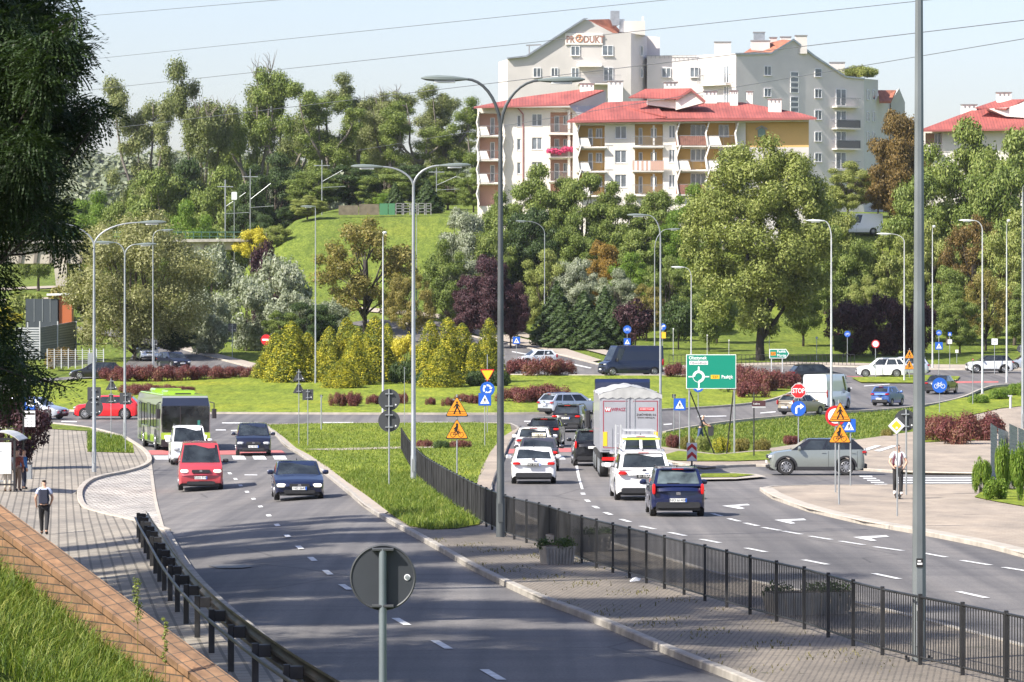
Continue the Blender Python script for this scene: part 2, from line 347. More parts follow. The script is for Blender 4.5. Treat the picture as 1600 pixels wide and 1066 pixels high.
# far paths, verges
drape('path', [(560,480),(673,489),(800,511),(900,535),(960,551),(950,556),(880,538),(790,516),(668,495),(560,486)], M_PATH, .04)
drape('path', [(600,497),(700,504),(800,524),(870,541),(940,563),(925,566),(860,549),(800,536),(740,521),(660,505)], M_PATH, .04)
drape('path', [(235,527),(300,543),(420,573),(410,577),(300,548),(230,530)], M_PATH, .04)
drape('path', [(1040,572),(1240,566),(1460,570),(1700,572),(1700,578),(1460,577),(1340,572),(1240,570),(1060,575)], M_PATH, .04)
drape('traffic_island', [(1330,592),(1420,587),(1500,590),(1495,596),(1440,600),(1345,599)], M_LAWN, .10)
kerb([(420,581),(370,568),(300,550),(240,532)], M_KERBL, w=.3, h=.12, side=1)
kerb([(590,501),(660,509),(740,525),(800,540),(870,554),(925,568),(960,577),(1060,577),(1240,572),(1340,574),(1460,579),(1700,579)], M_KERBL, w=.3, h=.12, side=1)
# ---------------------------------------------------------------- markings
def mark(pix, m=None, dz=.012, name='road_marking'): return drape(name, pix, m or M_WHITE, dz, step=(3, 3))
def dash(px, py, dirpix, L=2.0, w=.14):
    p = G(px, py); q = G(*dirpix); t = (q - p); t.z = 0; t.normalize(); n = Vector((-t.y, t.x, 0))
    return drape('road_marking', [p - t*L/2 - n*w/2, p - t*L/2 + n*w/2, p + t*L/2 + n*w/2, p + t*L/2 - n*w/2], M_WHITE, .012, world=True, step=(3, 3))
def dashes(pts, L=2.0, w=.14):
    for i, p in enumerate(pts): dash(p[0], p[1], pts[i + 1] if i + 1 < len(pts) else (2*p[0]-pts[i-1][0], 2*p[1]-pts[i-1][1]), L, w)
dashes([(359,740),(368,749),(376,759),(386,769),(396,780),(407,792),(420,806),(433,821),(449,838),(468,856),(488,874),(512,895),(540,918),(578,943),(627,972),(690,1008),(770,1055),(880,1120)], 2.0, .15)
dashes([(911,772),(918,783),(931,793),(950,803),(977,814),(1012,825),(1058,835),(1110,846),(1181,860),(1274,879),(1385,901),(1519,930),(1680,966)], 2.2, .16)
dashes([(1120,805),(1147,813),(1174,820),(1205,827),(1238,833),(1282,841),(1331,849),(1388,858),(1460,868),(1525,880),(1592,891)], 2.2, .16)
mark([(908,765),(902,745),(898,722),(899,702),(905,690),(918,679),(924,679),(909,692),(903,704),(902,722),(906,745),(912,765)])
for a in ([(1128,791),(1168,788),(1172,790),(1152,791),(1164,795),(1156,796)], [(1210,813),(1256,811),(1260,813.5),(1234,814.5),(1243,818.5),(1235,819)], [(1333,840),(1384,837),(1390,839.5),(1360,841.5),(1370,845.5),(1361,846)]): mark(a)
for x0, x1 in ((240,265),(362,381),(394,413),(426,445),(858,880),(893,908)): mark([(x0,712.5),(x1,712.5),(x1+4,718.5),(x0+3,718.5)])
mark([(232,704),(440,704),(448,710),(234,711)], M_RED, .01, 'cycle_crossing'); mark([(796,702),(910,700),(912,706),(794,709)], M_RED, .01, 'cycle_crossing')
for s in ([(347,660.5),(403,660.5),(403,662),(347,662)], [(337,671.5),(353,671.5),(353,673),(337,673)], [(361,672.5),(372,672),(372,674),(361,674)], [(505,660),(552,660),(552,661.3),(505,661.3)], [(662,659.5),(700,659.5),(700,661),(662,661)],
          [(819,658),(852,658),(852,659.5),(819,659.5)], [(1090,650.5),(1135,649.8),(1135,651),(1090,652)], [(1037,663),(1050,662),(1050,663.5),(1037,664.5)], [(96,658),(120,658.5),(120,660),(96,659.5)], [(382,742),(402,742),(402,743.2),(382,743.2)],
          [(1188,645),(1212,643),(1212,644.5),(1188,646.5)], [(1290,612),(1330,606),(1332,607),(1292,613.3)], [(1350,603),(1390,600),(1390,601),(1350,604)], [(800,549),(860,560),(860,561.3),(800,550.3)], [(880,565),(925,575),(922,576),(878,566.5)]): mark(s)
for k in range(5): mark([(1342+k*6,744+k*3.2),(1362+k*6,744+k*3.2),(1364+k*6,745.6+k*3.2),(1344+k*6,745.6+k*3.2)])
for k in range(4): mark([(1396,746.3+k*3.8),(1530,746.3+k*3.8),(1532,748.1+k*3.8),(1396,748.1+k*3.8)])
for k in range(2): mark([(1345+k*20,706+k*1.5),(1368+k*26,699),(1377+k*26,699.4),(1355+k*20,707+k*1.5)], None, .10)
mark([(1290,586),(1500,596),(1560,596),(1560,598),(1490,599)], M_RED, .01, 'cycle_crossing')
o = drape('manhole_cover', [(325,884),(345,882.5),(385,883),(395,885.5),(380,888),(340,888.5)], mat('iron_cover', (.16, .15, .14), .6, .5, noise=.3, nscale=8), .012, kind=None)
tag(o, 'iron manhole cover set in the shaded near road', 'manhole cover')
# ---------------------------------------------------------------- vegetation
def leaf_material(name, cols, trans=.24, rough=.55, s=.6):
    m, t, b, pos = new_mat(name)
    g = [n for n in t.nodes if n.type == 'NEW_GEOMETRY'][0]
    tc = t.nodes.new('ShaderNodeTexCoord')
    n1 = noise(t, tc.outputs['Object'], s, 4, .6)
    mth = N(t, 'ShaderNodeMath', operation='MULTIPLY_ADD'); t.links.new(g.outputs['Random Per Island'], mth.inputs[0]); mth.inputs[1].default_value = .5
    ad = N(t, 'ShaderNodeMath', operation='MULTIPLY_ADD'); t.links.new(n1, ad.inputs[0]); ad.inputs[1].default_value = .9; ad.inputs[2].default_value = -.2
    t.links.new(ad.outputs[0], mth.inputs[2])
    oi = t.nodes.new('ShaderNodeObjectInfo'); o2 = N(t, 'ShaderNodeMath', operation='MULTIPLY_ADD'); t.links.new(oi.outputs['Random'], o2.inputs[0]); o2.inputs[1].default_value = .16; t.links.new(mth.outputs[0], o2.inputs[2])
    k = len(cols); c = ramp(t, o2.outputs[0], [(.12 + .76 * i / (k - 1), col) for i, col in enumerate(cols)])
    t.links.new(c, b.inputs['Base Color']); b.inputs['Roughness'].default_value = rough; b.inputs['Specular IOR Level'].default_value = .3
    tr = t.nodes.new('ShaderNodeBsdfTranslucent'); mx = t.nodes.new('ShaderNodeMixShader'); mx.inputs[0].default_value = trans
    t.links.new(mixc(t, 1.0, c, (1.2, 1.25, .6), 'MULTIPLY'), tr.inputs[0])
    out = t.nodes['Material Output']; t.links.new(b.outputs[0], mx.inputs[1]); t.links.new(tr.outputs[0], mx.inputs[2]); t.links.new(mx.outputs[0], out.inputs[0])
    return m
LM = dict(
    green=leaf_material('leaf_green', [(.05, .085, .012), (.10, .145, .024), (.165, .215, .045), (.26, .30, .08)]),
    poplar=leaf_material('leaf_poplar', [(.055, .075, .02), (.11, .14, .036), (.175, .20, .065), (.27, .28, .12)]),
    linden=leaf_material('leaf_linden', [(.075, .10, .018), (.145, .18, .035), (.235, .27, .065), (.34, .355, .115)]),
    dark=leaf_material('leaf_dark', [(.014, .03, .009), (.028, .055, .013), (.05, .085, .02), (.075, .11, .03)], .2),
    silver=leaf_material('leaf_silver', [(.10, .13, .07), (.19, .22, .13), (.28, .31, .21), (.42, .44, .34)], .25),
    willow=leaf_material('leaf_willow', [(.09, .10, .035), (.17, .18, .065), (.27, .27, .11), (.40, .39, .20)], .3),
    purple=leaf_material('leaf_purple', [(.018, .008, .012), (.035, .014, .020), (.06, .024, .03), (.10, .045, .045)], .15),
    barberry=leaf_material('leaf_barberry', [(.045, .014, .016), (.10, .026, .03), (.18, .05, .05), (.20, .11, .06)], .25),
    gold=leaf_material('leaf_gold', [(.02, .04, .007), (.045, .075, .010), (.13, .16, .016), (.36, .34, .03), (.58, .50, .04)], .2, s=1.1),
    yellow=leaf_material('leaf_yellow', [(.25, .24, .03), (.42, .38, .04), (.55, .48, .05), (.62, .54, .08)], .3),
    brown=leaf_material('leaf_brown', [(.06, .045, .015), (.12, .085, .025), (.19, .125, .035), (.25, .165, .05)], .3),
    olive=leaf_material('leaf_olive', [(.07, .075, .018), (.14, .135, .03), (.23, .20, .05), (.32, .26, .075)], .3),
    orange=leaf_material('leaf_orange', [(.07, .075, .015), (.15, .11, .02), (.26, .16, .025), (.34, .21, .04)], .3),
    bright=leaf_material('leaf_bright', [(.05, .10, .012), (.10, .18, .02), (.17, .26, .03), (.25, .33, .06)], .4),
    acacia=leaf_material('leaf_acacia', [(.010, .022, .008), (.018, .036, .012), (.030, .055, .016), (.045, .075, .022)], .25, s=2),  # robinia leaves: shade inside the crown is put into these dark colours
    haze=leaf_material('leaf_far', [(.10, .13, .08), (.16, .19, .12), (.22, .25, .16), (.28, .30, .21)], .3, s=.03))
M_BARK = mat('bark', (.095, .075, .055), .9, noise=.35, nscale=3, bump=.5)
M_BARKG = mat('bark_grey', (.16, .14, .12), .9, noise=.3, nscale=3, bump=.5)
M_BARKD = mat('bark_dark', (.035, .028, .024), .9, noise=.3, nscale=3)
def quads_mesh(name, c, nrm, size, aspect, m, up=None):
    """c (N,3), nrm (N,3), size (N,): diamond leaf faces"""
    n = len(c); nrm = nrm / np.linalg.norm(nrm, axis=1, keepdims=True)
    r = rng.normal(size=(n, 3)) if up is None else up
    u = np.cross(nrm, r); u /= np.linalg.norm(u, axis=1, keepdims=True) + 1e-9; v = np.cross(nrm, u)
    u = u * (size * aspect)[:, None]; v = v * size[:, None]
    co = np.stack([c - v, c + u * .9 - v * .15, c + v, c - u * .9 - v * .15], 1).reshape(-1, 3)
    me = bpy.data.meshes.new(name); me.vertices.add(4 * n); me.vertices.foreach_set('co', co.astype(np.float32).ravel())
    me.loops.add(4 * n); me.loops.foreach_set('vertex_index', np.arange(4 * n, dtype=np.int32)); me.polygons.add(n)
    me.polygons.foreach_set('loop_start', np.arange(0, 4 * n, 4, dtype=np.int32)); me.polygons.foreach_set('loop_total', np.full(n, 4, dtype=np.int32))
    me.update(calc_edges=True)
    if m: me.materials.append(m)
    return me
def leaves_from_clumps(name, cl, n, size, m, shell=.55, drop=.85, aspect=.5, updir=.25):
    cl = np.array(cl, float)                                 # x y z r (zs)
    wgt = cl[:, 3] ** 2; k = rng.choice(len(cl), size=n, p=wgt / wgt.sum())
    d = rng.normal(size=(n, 3)); d /= np.linalg.norm(d, axis=1, keepdims=True)
    r = (shell + (1 - shell) * rng.random(n) ** .6) * (1 + .24 * rng.normal(size=n))
    sq = np.array([1, 1, drop]); c = cl[k, :3] + d * sq * (cl[k, 3] * r)[:, None]
    nr = d + rng.normal(size=(n, 3)) * .55 + np.array([0, 0, updir])
    return quads_mesh(name, c, nr, size * (.6 + .8 * rng.random(n)), aspect, m)
def limb(mb, a, b, r0, r1, sag=.0, n=5, sides=6, jit=.06):
    a = Vector(a); b = Vector(b); L = (b - a).length; pts = []
    for i in range(n + 1):
        t = i / n; p = a.lerp(b, t); e = math.sin(t * math.pi)
        p += Vector((random.uniform(-1, 1), random.uniform(-1, 1), random.uniform(-.5, 1))) * (L * jit * e); p.z += sag * L * e; pts.append(p)
    mb.tube(pts, [r0 + (r1 - r0) * (i / n) ** .8 for i in range(n + 1)], sides)
PROT = {}
# --- prototypes: unit sized to real metres, (crown mesh, trunk mesh)
def proto_broad(key, H, R, leaf, n=14000, size=.30, base=.22, nclump=46, cr=.25, bark=None, shape=1.0, drop=.85):
    cl = []; mb = MB(); zc = H * (base + (1 - base) * .5); hz = H * (1 - base) * .5
    for i in range(nclump):
        while True:
            p = np.array([random.uniform(-1, 1) for _ in range(3)]); q = np.linalg.norm(p)
            if .45 < q < .95: break
        wz = 1 - .32 * max(0, p[2]) ** 1.5 * shape
        c = (p[0] * R * wz, p[1] * R * wz, zc + p[2] * hz); r = R * cr * random.uniform(.7, 1.35); cl.append((*c, r))
        if i < 16: limb(mb, (0, 0, H * base * random.uniform(.8, 1.9)), (c[0] * .85, c[1] * .85, c[2]), H * .013, H * .003, .08)
    mb.tube([(0, 0, -.3), (.05, .02, H * base * .6), (-.03, 0, H * base * 1.4), (.05, .03, H * .7)], [H * .024, H * .02, H * .016, H * .005], 9)
    cr_m = leaves_from_clumps(key, cl, n, size, LM[leaf], drop=drop); tm = mesh_data(mb, bark or M_BARK); PROT[key] = (cr_m, tm, H)
def mesh_data(mb, m):
    me = bpy.data.meshes.new('trunk'); me.from_pydata(mb.v, [], mb.f); me.materials.append(m)
    me.polygons.foreach_set('use_smooth', [True] * len(me.polygons)); me.update(); return me
def proto_tall(key, H, R, leaf, n=15000, size=.28, seed=1, dead=0.0):     # old poplars: forked limbs with separate leaf masses and sky between
    random.seed(seed); cl = []; mb = MB()
    mb.tube([(0, 0, -1), (.1, 0, H * .2), (-.15, .1, H * .42)], [H * .021, H * .017, H * .013], 9)
    tips = []
    for i in range(random.randint(4, 6)):
        a = random.uniform(0, 6.28); z0 = H * random.uniform(.18, .45); rr = R * random.uniform(.25, .95); z1 = H * random.uniform(.62, .97)
        e = Vector((math.cos(a) * rr, math.sin(a) * rr, z1)); s = Vector((0, 0, z0)); mid = s.lerp(e, .5) + Vector((math.cos(a), math.sin(a), 0)) * rr * .25
        mb.tube([s, s.lerp(mid, .5), mid, mid.lerp(e, .5) + Vector((random.uniform(-.4, .4), random.uniform(-.4, .4), 0)), e], [H * .012, H * .010, H * .008, H * .005, H * .002], 7)
        for j in range(7):
            t = random.uniform(.35, 1.02); b = mid.lerp(e, t) if t > .4 else s.lerp(mid, t + .4)
            o = Vector((random.uniform(-1, 1), random.uniform(-1, 1), random.uniform(-.5, .7))) * R * .42
            cl.append((*(b + o), R * random.uniform(.16, .30))); limb(mb, b, b + o, H * .0045, H * .0015, .05, 3, 5)
        if dead and random.random() < dead:
            for j in range(9):
                o = Vector((random.uniform(-1, 1), random.uniform(-1, 1), random.uniform(.6, 1.9))) * R * .3; limb(mb, e, e + o, H * .003, H * .0007, .05, 4, 4, .1)
    for j in range(11):
        a = random.uniform(0, 6.28); rr = R * random.uniform(.2, .8); cl.append((math.cos(a) * rr, math.sin(a) * rr, H * random.uniform(.12, .5), R * random.uniform(.16, .30)))
    cr_m = leaves_from_clumps(key, cl, n, size, LM[leaf], shell=.35); PROT[key] = (cr_m, mesh_data(mb, M_BARKG), H); random.seed(seed + 100)
def proto_cone(key, H, R, leaf, n=9000, size=.16, pw=.75, ragged=.12):   # thuja, spruce
    if key == 'thuja': return proto_thuja(key, H, R, n, size)
    u = rng.random(n); z = H * (1 - (1 - u) ** .62) if pw < 1 else H * u
    prof = R * np.minimum(1, (1 - z / H) ** pw * 1.15) * (.55 + .45 * np.minimum(1, z / H * 9 + .55))
    a = rng.random(n) * 6.283; lob = 1 + ragged * np.sin(a * 5 + z * 2.3) + ragged * np.sin(a * 9 - z * 4.1)
    r = prof * lob * (.72 + .28 * rng.random(n) ** .5)
    c = np.stack([r * np.cos(a), r * np.sin(a), z + .05], 1); nr = np.stack([np.cos(a), np.sin(a), np.full(n, .35)], 1) + rng.normal(size=(n, 3)) * .45
    up = np.stack([-np.sin(a), np.cos(a), np.zeros(n)], 1) + rng.normal(size=(n, 3)) * .35
    me = quads_mesh(key, c, nr, size * (.6 + .9 * rng.random(n)), .45, LM[leaf], up=up)
    mb = MB(); mb.tube([(0, 0, -.3), (0, 0, H * .55)], [R * .09, R * .02], 7); PROT[key] = (me, mesh_data(mb, M_BARK), H)
def proto_thuja(key, H, R, n, size):
    sp = [(0, 0, H, R * .62)] + [(math.cos(a) * R * q, math.sin(a) * R * q, H * random.uniform(.55, .95) * (1.05 - q * .45), R * random.uniform(.30, .46)) for a, q in [(random.uniform(0, 6.28), random.uniform(.25, .68)) for _ in range(22)]]
    sp = np.array(sp); wg = sp[:, 2] * sp[:, 3]; k = rng.choice(len(sp), size=n, p=wg / wg.sum()); u = rng.random(n) ** .85; h_ = sp[k, 2]; a = rng.random(n) * 6.283
    r = sp[k, 3] * np.minimum(1.0, (1 - u) ** .55 * 1.25) * (.6 + .5 * rng.random(n)) * (1 + .15 * np.sin(a * 4 + k)); z = u * h_
    c = np.stack([sp[k, 0] * (1 - .35 * u) + r * np.cos(a), sp[k, 1] * (1 - .35 * u) + r * np.sin(a), z + .05], 1); nr = np.stack([np.cos(a), np.sin(a), np.full(n, .2)], 1) + rng.normal(size=(n, 3)) * .7
    up = rng.normal(size=(n, 3)); me = quads_mesh(key, c, nr, size * (.6 + .9 * rng.random(n)), .45, LM['gold'], up=up)
    mb = MB(); mb.tube([(0, 0, -.3), (0, 0, H * .55)], [R * .09, R * .02], 7); PROT[key] = (me, mesh_data(mb, M_BARK), H)
def proto_shrub(key, R, H, leaf, n=3500, size=.10, spiky=.5):
    ncl = 16; cl = []; mb = MB()
    for i in range(ncl):
        a = random.uniform(0, 6.28); rr = R * math.sqrt(random.random()) * .78
        cl.append((math.cos(a) * rr, math.sin(a) * rr, H * random.uniform(.28, .68) * (1 - .35 * (rr / R) ** 2), R * random.uniform(.22, .36)))
        limb(mb, (rr * .2 * math.cos(a), rr * .2 * math.sin(a), -.05), (math.cos(a) * rr, math.sin(a) * rr, H * .7), .02, .006, .1, 4, 4)
    cl = np.array(cl); k = rng.integers(0, ncl, n); d = rng.normal(size=(n, 3)); d /= np.linalg.norm(d, axis=1, keepdims=True)
    c = cl[k, :3] + d * np.array([1, 1, .9]) * (cl[k, 3] * (.45 + .65 * rng.random(n) ** .7 + spiky * .3 * (rng.random(n) ** 6)))[:, None]
    c[:, 2] = np.abs(c[:, 2]) * np.where(c[:, 2] < 0, .3, 1) + .03; c[:, 2] = np.minimum(c[:, 2], H * 1.12)
    nr = d + rng.normal(size=(n, 3)) * .6 + np.array([0, 0, .3])
    PROT[key] = (quads_mesh(key, c, nr, size * (.6 + .8 * rng.random(n)), .5, LM[leaf]), mesh_data(mb, M_BARK), H)
def plant(name, key, loc, H, label, cat='tree', group=None, wx=1.0, rz=None, lm=None, crown='crown', stem='trunk'):
    cm, tm, h0 = PROT[key]; s = H / h0
    e = thing(name, loc, random.uniform(0, 6.28) if rz is None else rz, label, cat, group); e.scale = (s * wx, s * wx, s)
    c = bpy.data.objects.new(crown, cm); C.objects.link(c); c.parent = e
    if lm: 
        c.data = LMC.setdefault((key, lm), None) or cm.copy(); LMC[(key, lm)] = c.data; c.data.materials.clear(); c.data.materials.append(LM[lm])
    tk = bpy.data.objects.new(stem, tm); C.objects.link(tk); tk.parent = e
    return e
LMC = {}
proto_broad('broad_a', 12, 5.0, 'green', 46000, .155, .12, 60, .24, drop=.6)
proto_broad('broad_b', 12, 5.6, 'green', 46000, .15, .10, 80, .19, drop=.6)
proto_broad('linden', 21, 7.8, 'linden', 125000, .15, .10, 170, .15, bark=M_BARKD)
proto_broad('open', 12, 6.0, 'olive', 22000, .15, .14, 64, .15, bark=M_BARKD)
proto_broad('globe', 4.2, 2.0, 'purple', 6000, .13, .22, 40, .28, bark=M_BARKD)
proto_broad('willow', 13, 7.0, 'willow', 70000, .125, .04, 110, .17)
proto_broad('bush', 6, 4.0, 'silver', 14000, .17, .02, 60, .20)
for i in range(4): proto_tall('tall_%d' % i, 26, 6.0, 'poplar', 44000, .165, 11 + i * 3, .5 if i in (1, 2) else .15)
proto_tall('shade_a', 26, 6.4, 'poplar', 110000, .085, 31); proto_tall('shade_b', 26, 6.4, 'poplar', 110000, .085, 47)
proto_cone('thuja', 5.6, 1.9, 'gold', 40000, .075, .55, .14); proto_cone('spruce', 7, 2.4, 'dark', 8000, .2, .9, .16)
proto_shrub('shrub_a', 1.5, 1.5, 'barberry', 8000, .065, 1.4); proto_shrub('shrub_b', 1.6, 1.1, 'olive', 7000, .07, .6); proto_shrub('leafy', 2.2, 2.4, 'green', 6000, .13, .3)
def at(px, d): X = (px - 800) * d / F; return Vector((X, d, float(ZG(X, d))))
def fit(name, key, px, d, top, wpx, label, lm=None, group=None, cat='tree', rz=None, base_py=None, R0=None, **k):
    p = at(px, d) if base_py is None else G(px, base_py); d = p.y
    ztop = CZ - (top - HOR) * d / F; H = max(.4, ztop - p.z); cm, tm, h0 = PROT[key]
    R0 = R0 or PR.get(key, 5); wm = wpx * d / F; wx = (wm / 2) / (R0 * H / h0)
    if key.startswith('broad') or key == 'spruce': wx = max(wx, .62 if '.' in key or H > 9 else .5)
    return plant(name, key, p - Vector((0, 0, .05)), H, label, cat, group, wx, rz, lm, **k)
PR = dict(broad_a=5.3, broad_b=5.6, linden=8.2, open=6.2, globe=2.1, willow=7.2, bush=4.1, tall_0=6.5, tall_1=6.5, tall_2=6.5, tall_3=6.5, thuja=1.2, spruce=2.2, shrub_a=1.75, shrub_b=1.8, leafy=2.4)
# old poplars on the skyline
GP = 'old poplars along the skyline'
for i, (px, d, top, wd, lm, lab) in enumerate([
    (228,560,122,120,None,'leftmost skyline poplar, leaning fork of two limbs with sky between'), (318,590,88,130,None,'tall poplar with bare twigs, second from the left of the skyline row'),
    (398,600,78,120,'green','tallest poplar of the skyline row, dense light crown'), (452,615,98,110,None,'skyline poplar with forked bare top just right of the tallest'),
    (512,600,130,120,'green','rounded green poplar above the grassy mound'), (560,620,112,110,None,'skyline poplar with a bare dead top above the mound'),
    (608,610,128,110,None,'skyline poplar behind the twin lamp over the mound'), (655,600,150,110,'green','slender green poplar left of the apartment block'),
    (700,605,135,100,None,'knobbly poplar with a bulging narrow top near the apartment block'), (742,600,150,90,'green','last poplar of the row, touching the red roofed block'),
    (355,640,172,90,'green','poplar filling the gap behind the left skyline group'), (480,650,178,110,'green','poplar standing behind the middle of the skyline row'), (585,660,170,120,'green','low poplar half hidden behind the middle row'), (675,650,185,110,None,'lower poplar behind the right end of the row')]):
    fit('poplar_tree', 'tall_%d' % (i % 4), px, d, top, wd, lab, lm, GP, rz=i * 1.7)
# trees and thickets beyond the mound
GB = 'dark bushy trees under the poplars'
for px, d, top, wd, lm in ((250,545,255,110,'green'),(300,550,250,110,'dark'),(350,545,262,90,'green'),(430,550,240,110,'dark'),(490,545,262,100,'green'),(545,548,255,110,'dark'),(600,545,262,100,'green'),(650,548,255,110,'dark'),(700,545,268,90,'green'),(205,560,285,100,'green'),(160,600,300,90,'bright'),(115,620,305,90,'bright'),(60,610,300,100,'green'),(390,540,280,80,'dark'),(740,520,262,60,'green'),
                       (463,540,318,60,'dark'),(410,530,330,50,'dark')):
    fit('bushy_tree', random.choice(['broad_a', 'broad_b']), px, d, top, wd, 'bushy tree in the belt of thicket under the skyline poplars, beyond mound and bridge', lm, GB)
fit('bushy_tree', 'broad_b', 480, 505, 305, 60, 'yellow green bush at the left shoulder of the grassy mound, beside a mast', 'linden')
fit('bushy_tree', 'broad_b', 300, 520, 315, 90, 'bright green tree rising right behind the bridge railing', 'bright')
fit('spruce_tree', 'spruce', 617, 515, 285, 34, 'small dark spruce left of the twin lamp on the mound top'); fit('spruce_tree', 'spruce', 668, 515, 280, 44, 'blue grey spruce behind the twin lamp on the mound top')
fit('bushy_tree', 'broad_a', 600, 530, 300, 40, 'light green low tree behind the mound fence between two spruces', 'bright')
# left: big willow, silver thickets
fit('willow_tree', 'willow', 212, 0, 325, 250, 'large round willow with pale olive foliage behind the left street lamps', base_py=562, cat='tree', rz=.6)
fit('leafy_bush', 'bush', 398, 500, 357, 70, 'yellow flowering goldenrod thicket at the foot of the mound', 'yellow', cat='bush'); fit('leafy_bush', 'bush', 432, 492, 352, 50, 'olive yellow shrub right of the goldenrod thicket', 'linden', cat='bush')
fit('plum_bush', 'bush', 413, 445, 378, 62, 'reddish purple plum bush at the left foot of the grassy mound', 'purple', cat='bush')
for px, d, top, wd, lab in ((515,432,470,70,'pale willow shrub at the foot of the mound left of the black limbed tree'),(330,430,385,110,'silver willow bush right behind the big round willow'), (435,418,402,120,'silver white willow bush below the purple plum bush'), (385,408,438,110,'silver willow bush in the middle of the left thicket'), (318,400,455,100,'silver willow bush overhanging the left lawn beside the road'), (455,405,455,90,'silver willow bush nearest to the golden thujas')):
    fit('silver_willow', 'bush', px, d, top, wd, lab, 'silver', 'silver willow thicket on the left', cat='bush')
fit('leafy_bush', 'broad_a', 480, 398, 468, 90, 'dark green bush squeezed between silver willows and golden thujas', 'dark', cat='bush'); fit('leafy_bush', 'broad_a', 440, 398, 482, 70, 'mid green bush low in front of the silver willows', 'green', cat='bush')
fit('leafy_bush', 'broad_a', 270, 395, 500, 80, 'dark green bush beside the trunk of the big round willow', 'dark', cat='bush')
fit('walnut_tree', 'open', 570, 0, 338, 190, 'spreading olive brown tree with black limbs in front of the grassy mound', base_py=520, rz=.9, cat='tree')
fit('walnut_tree', 'open', 640, 425, 425, 90, 'low russet green tree right of the spreading black limbed tree', 'olive', cat='tree')
# right hillside
GH = 'mixed trees on the slope below the apartments'
for px, d, top, wd, lm, key, lab in [
    (722,452,318,80,'silver','broad_a','silver green poplar at the right foot of the mound'), (700,440,375,90,'green','broad_b','dense green tree just left of the purple plum pair'), (735,440,402,80,'silver','broad_a','pale silver shrub tree above the purple plums'),
    (790,465,300,90,'green','broad_b','green tree directly under the left end of the red roofed block'), (770,450,350,80,'green','broad_a','mid green tree above and right of the purple plums'),
    (845,470,258,110,'green','broad_b','green tree covering the lower windows of the red roofed block'), (910,470,262,100,'green','broad_a','wide green tree below the flower covered balcony'),
    (965,470,285,100,'green','broad_b','green tree below the yellow loggias'), (1030,470,292,100,'green','broad_a','green tree below the striped balconies'), (1085,468,288,90,'bright','broad_b','light green tree where the slope meets the big linden'),
    (830,455,318,100,'dark','broad_a','dark green tree in the middle of the slope'), (900,455,335,90,'green','broad_b','green tree beside the single lamp on the slope'), (1010,455,345,100,'green','broad_a','green tree behind the pair of lamp posts'), (1060,455,330,90,'bright','broad_b','yellowish green tree left of the big linden'),
    (940,448,370,40,'orange','broad_a','orange turning tree amid the green slope'), (985,445,395,80,'bright','broad_b','bright green tree beside the orange turning one'), (900,440,398,80,'silver','broad_a','grey green tree low on the slope'), (850,440,390,90,'linden','broad_b','light olive tree right of the purple plums'), (1040,440,400,90,'green','broad_b','green tree above the small round purple tree'),
    (960,432,420,80,'silver','broad_b','silver leaved tree above the small round purple tree'), (1010,430,440,70,'olive','broad_a','reddish olive tree behind the lamp pair')]:
    fit('deciduous_tree', key, px, d, top, wd, lab, lm, GH)
for px, d, top, wd in ((870,418,440,70),(912,415,455,70),(945,415,448,60),(880,412,478,60),(925,410,485,64),(960,412,470,50)): fit('pine_tree', 'spruce', px, d, top, wd, 'low dark conifer in the clump at the foot of the slope', 'dark', 'dark conifers at the foot of the slope', cat='conifer')
for px, d, top, wd, lab in ((762,412,392,95,'tall purple plum tree behind the tallest double lamp'), (730,420,425,60,'smaller purple plum tree left of the tall one'), (798,412,430,60,'purple plum tree right of the tallest double lamp')): fit('plum_tree', 'broad_a', px, d, top, wd, lab, 'purple', 'purple plum trees by the footpath')
fit('plum_tree', 'globe', 992, 0, 466, 62, 'small round headed purple tree on the far lawn', 'purple', base_py=545)
fit('young_tree', 'globe', 1060, 0, 462, 60, 'small round dark green tree on the far lawn', 'dark', base_py=545); fit('young_tree', 'globe', 1108, 0, 475, 52, 'small green tree left of the big linden trunk', 'green', base_py=548)
fit('linden_tree', 'linden', 1188, 0, 212, 262, 'huge light green linden with twin trunks in front of the apartments', base_py=562, rz=2.2)
fit('deciduous_tree', 'broad_b', 1325, 506, 252, 80, 'yellow green tree in front of the grey tower', 'linden'); fit('deciduous_tree', 'broad_b', 1290, 455, 300, 90, 'olive green tree at the right edge of the huge linden', 'linden')
fit('chestnut_tree', 'broad_a', 1402, 490, 164, 100, 'tall rust brown chestnut between grey tower and lamp column', 'brown', rz=1.0)
fit('chestnut_tree', 'broad_b', 1372, 508, 262, 70, 'lower rust brown chestnut left of the tall one', 'brown')
GR = 'maples and young trees on the right slope'
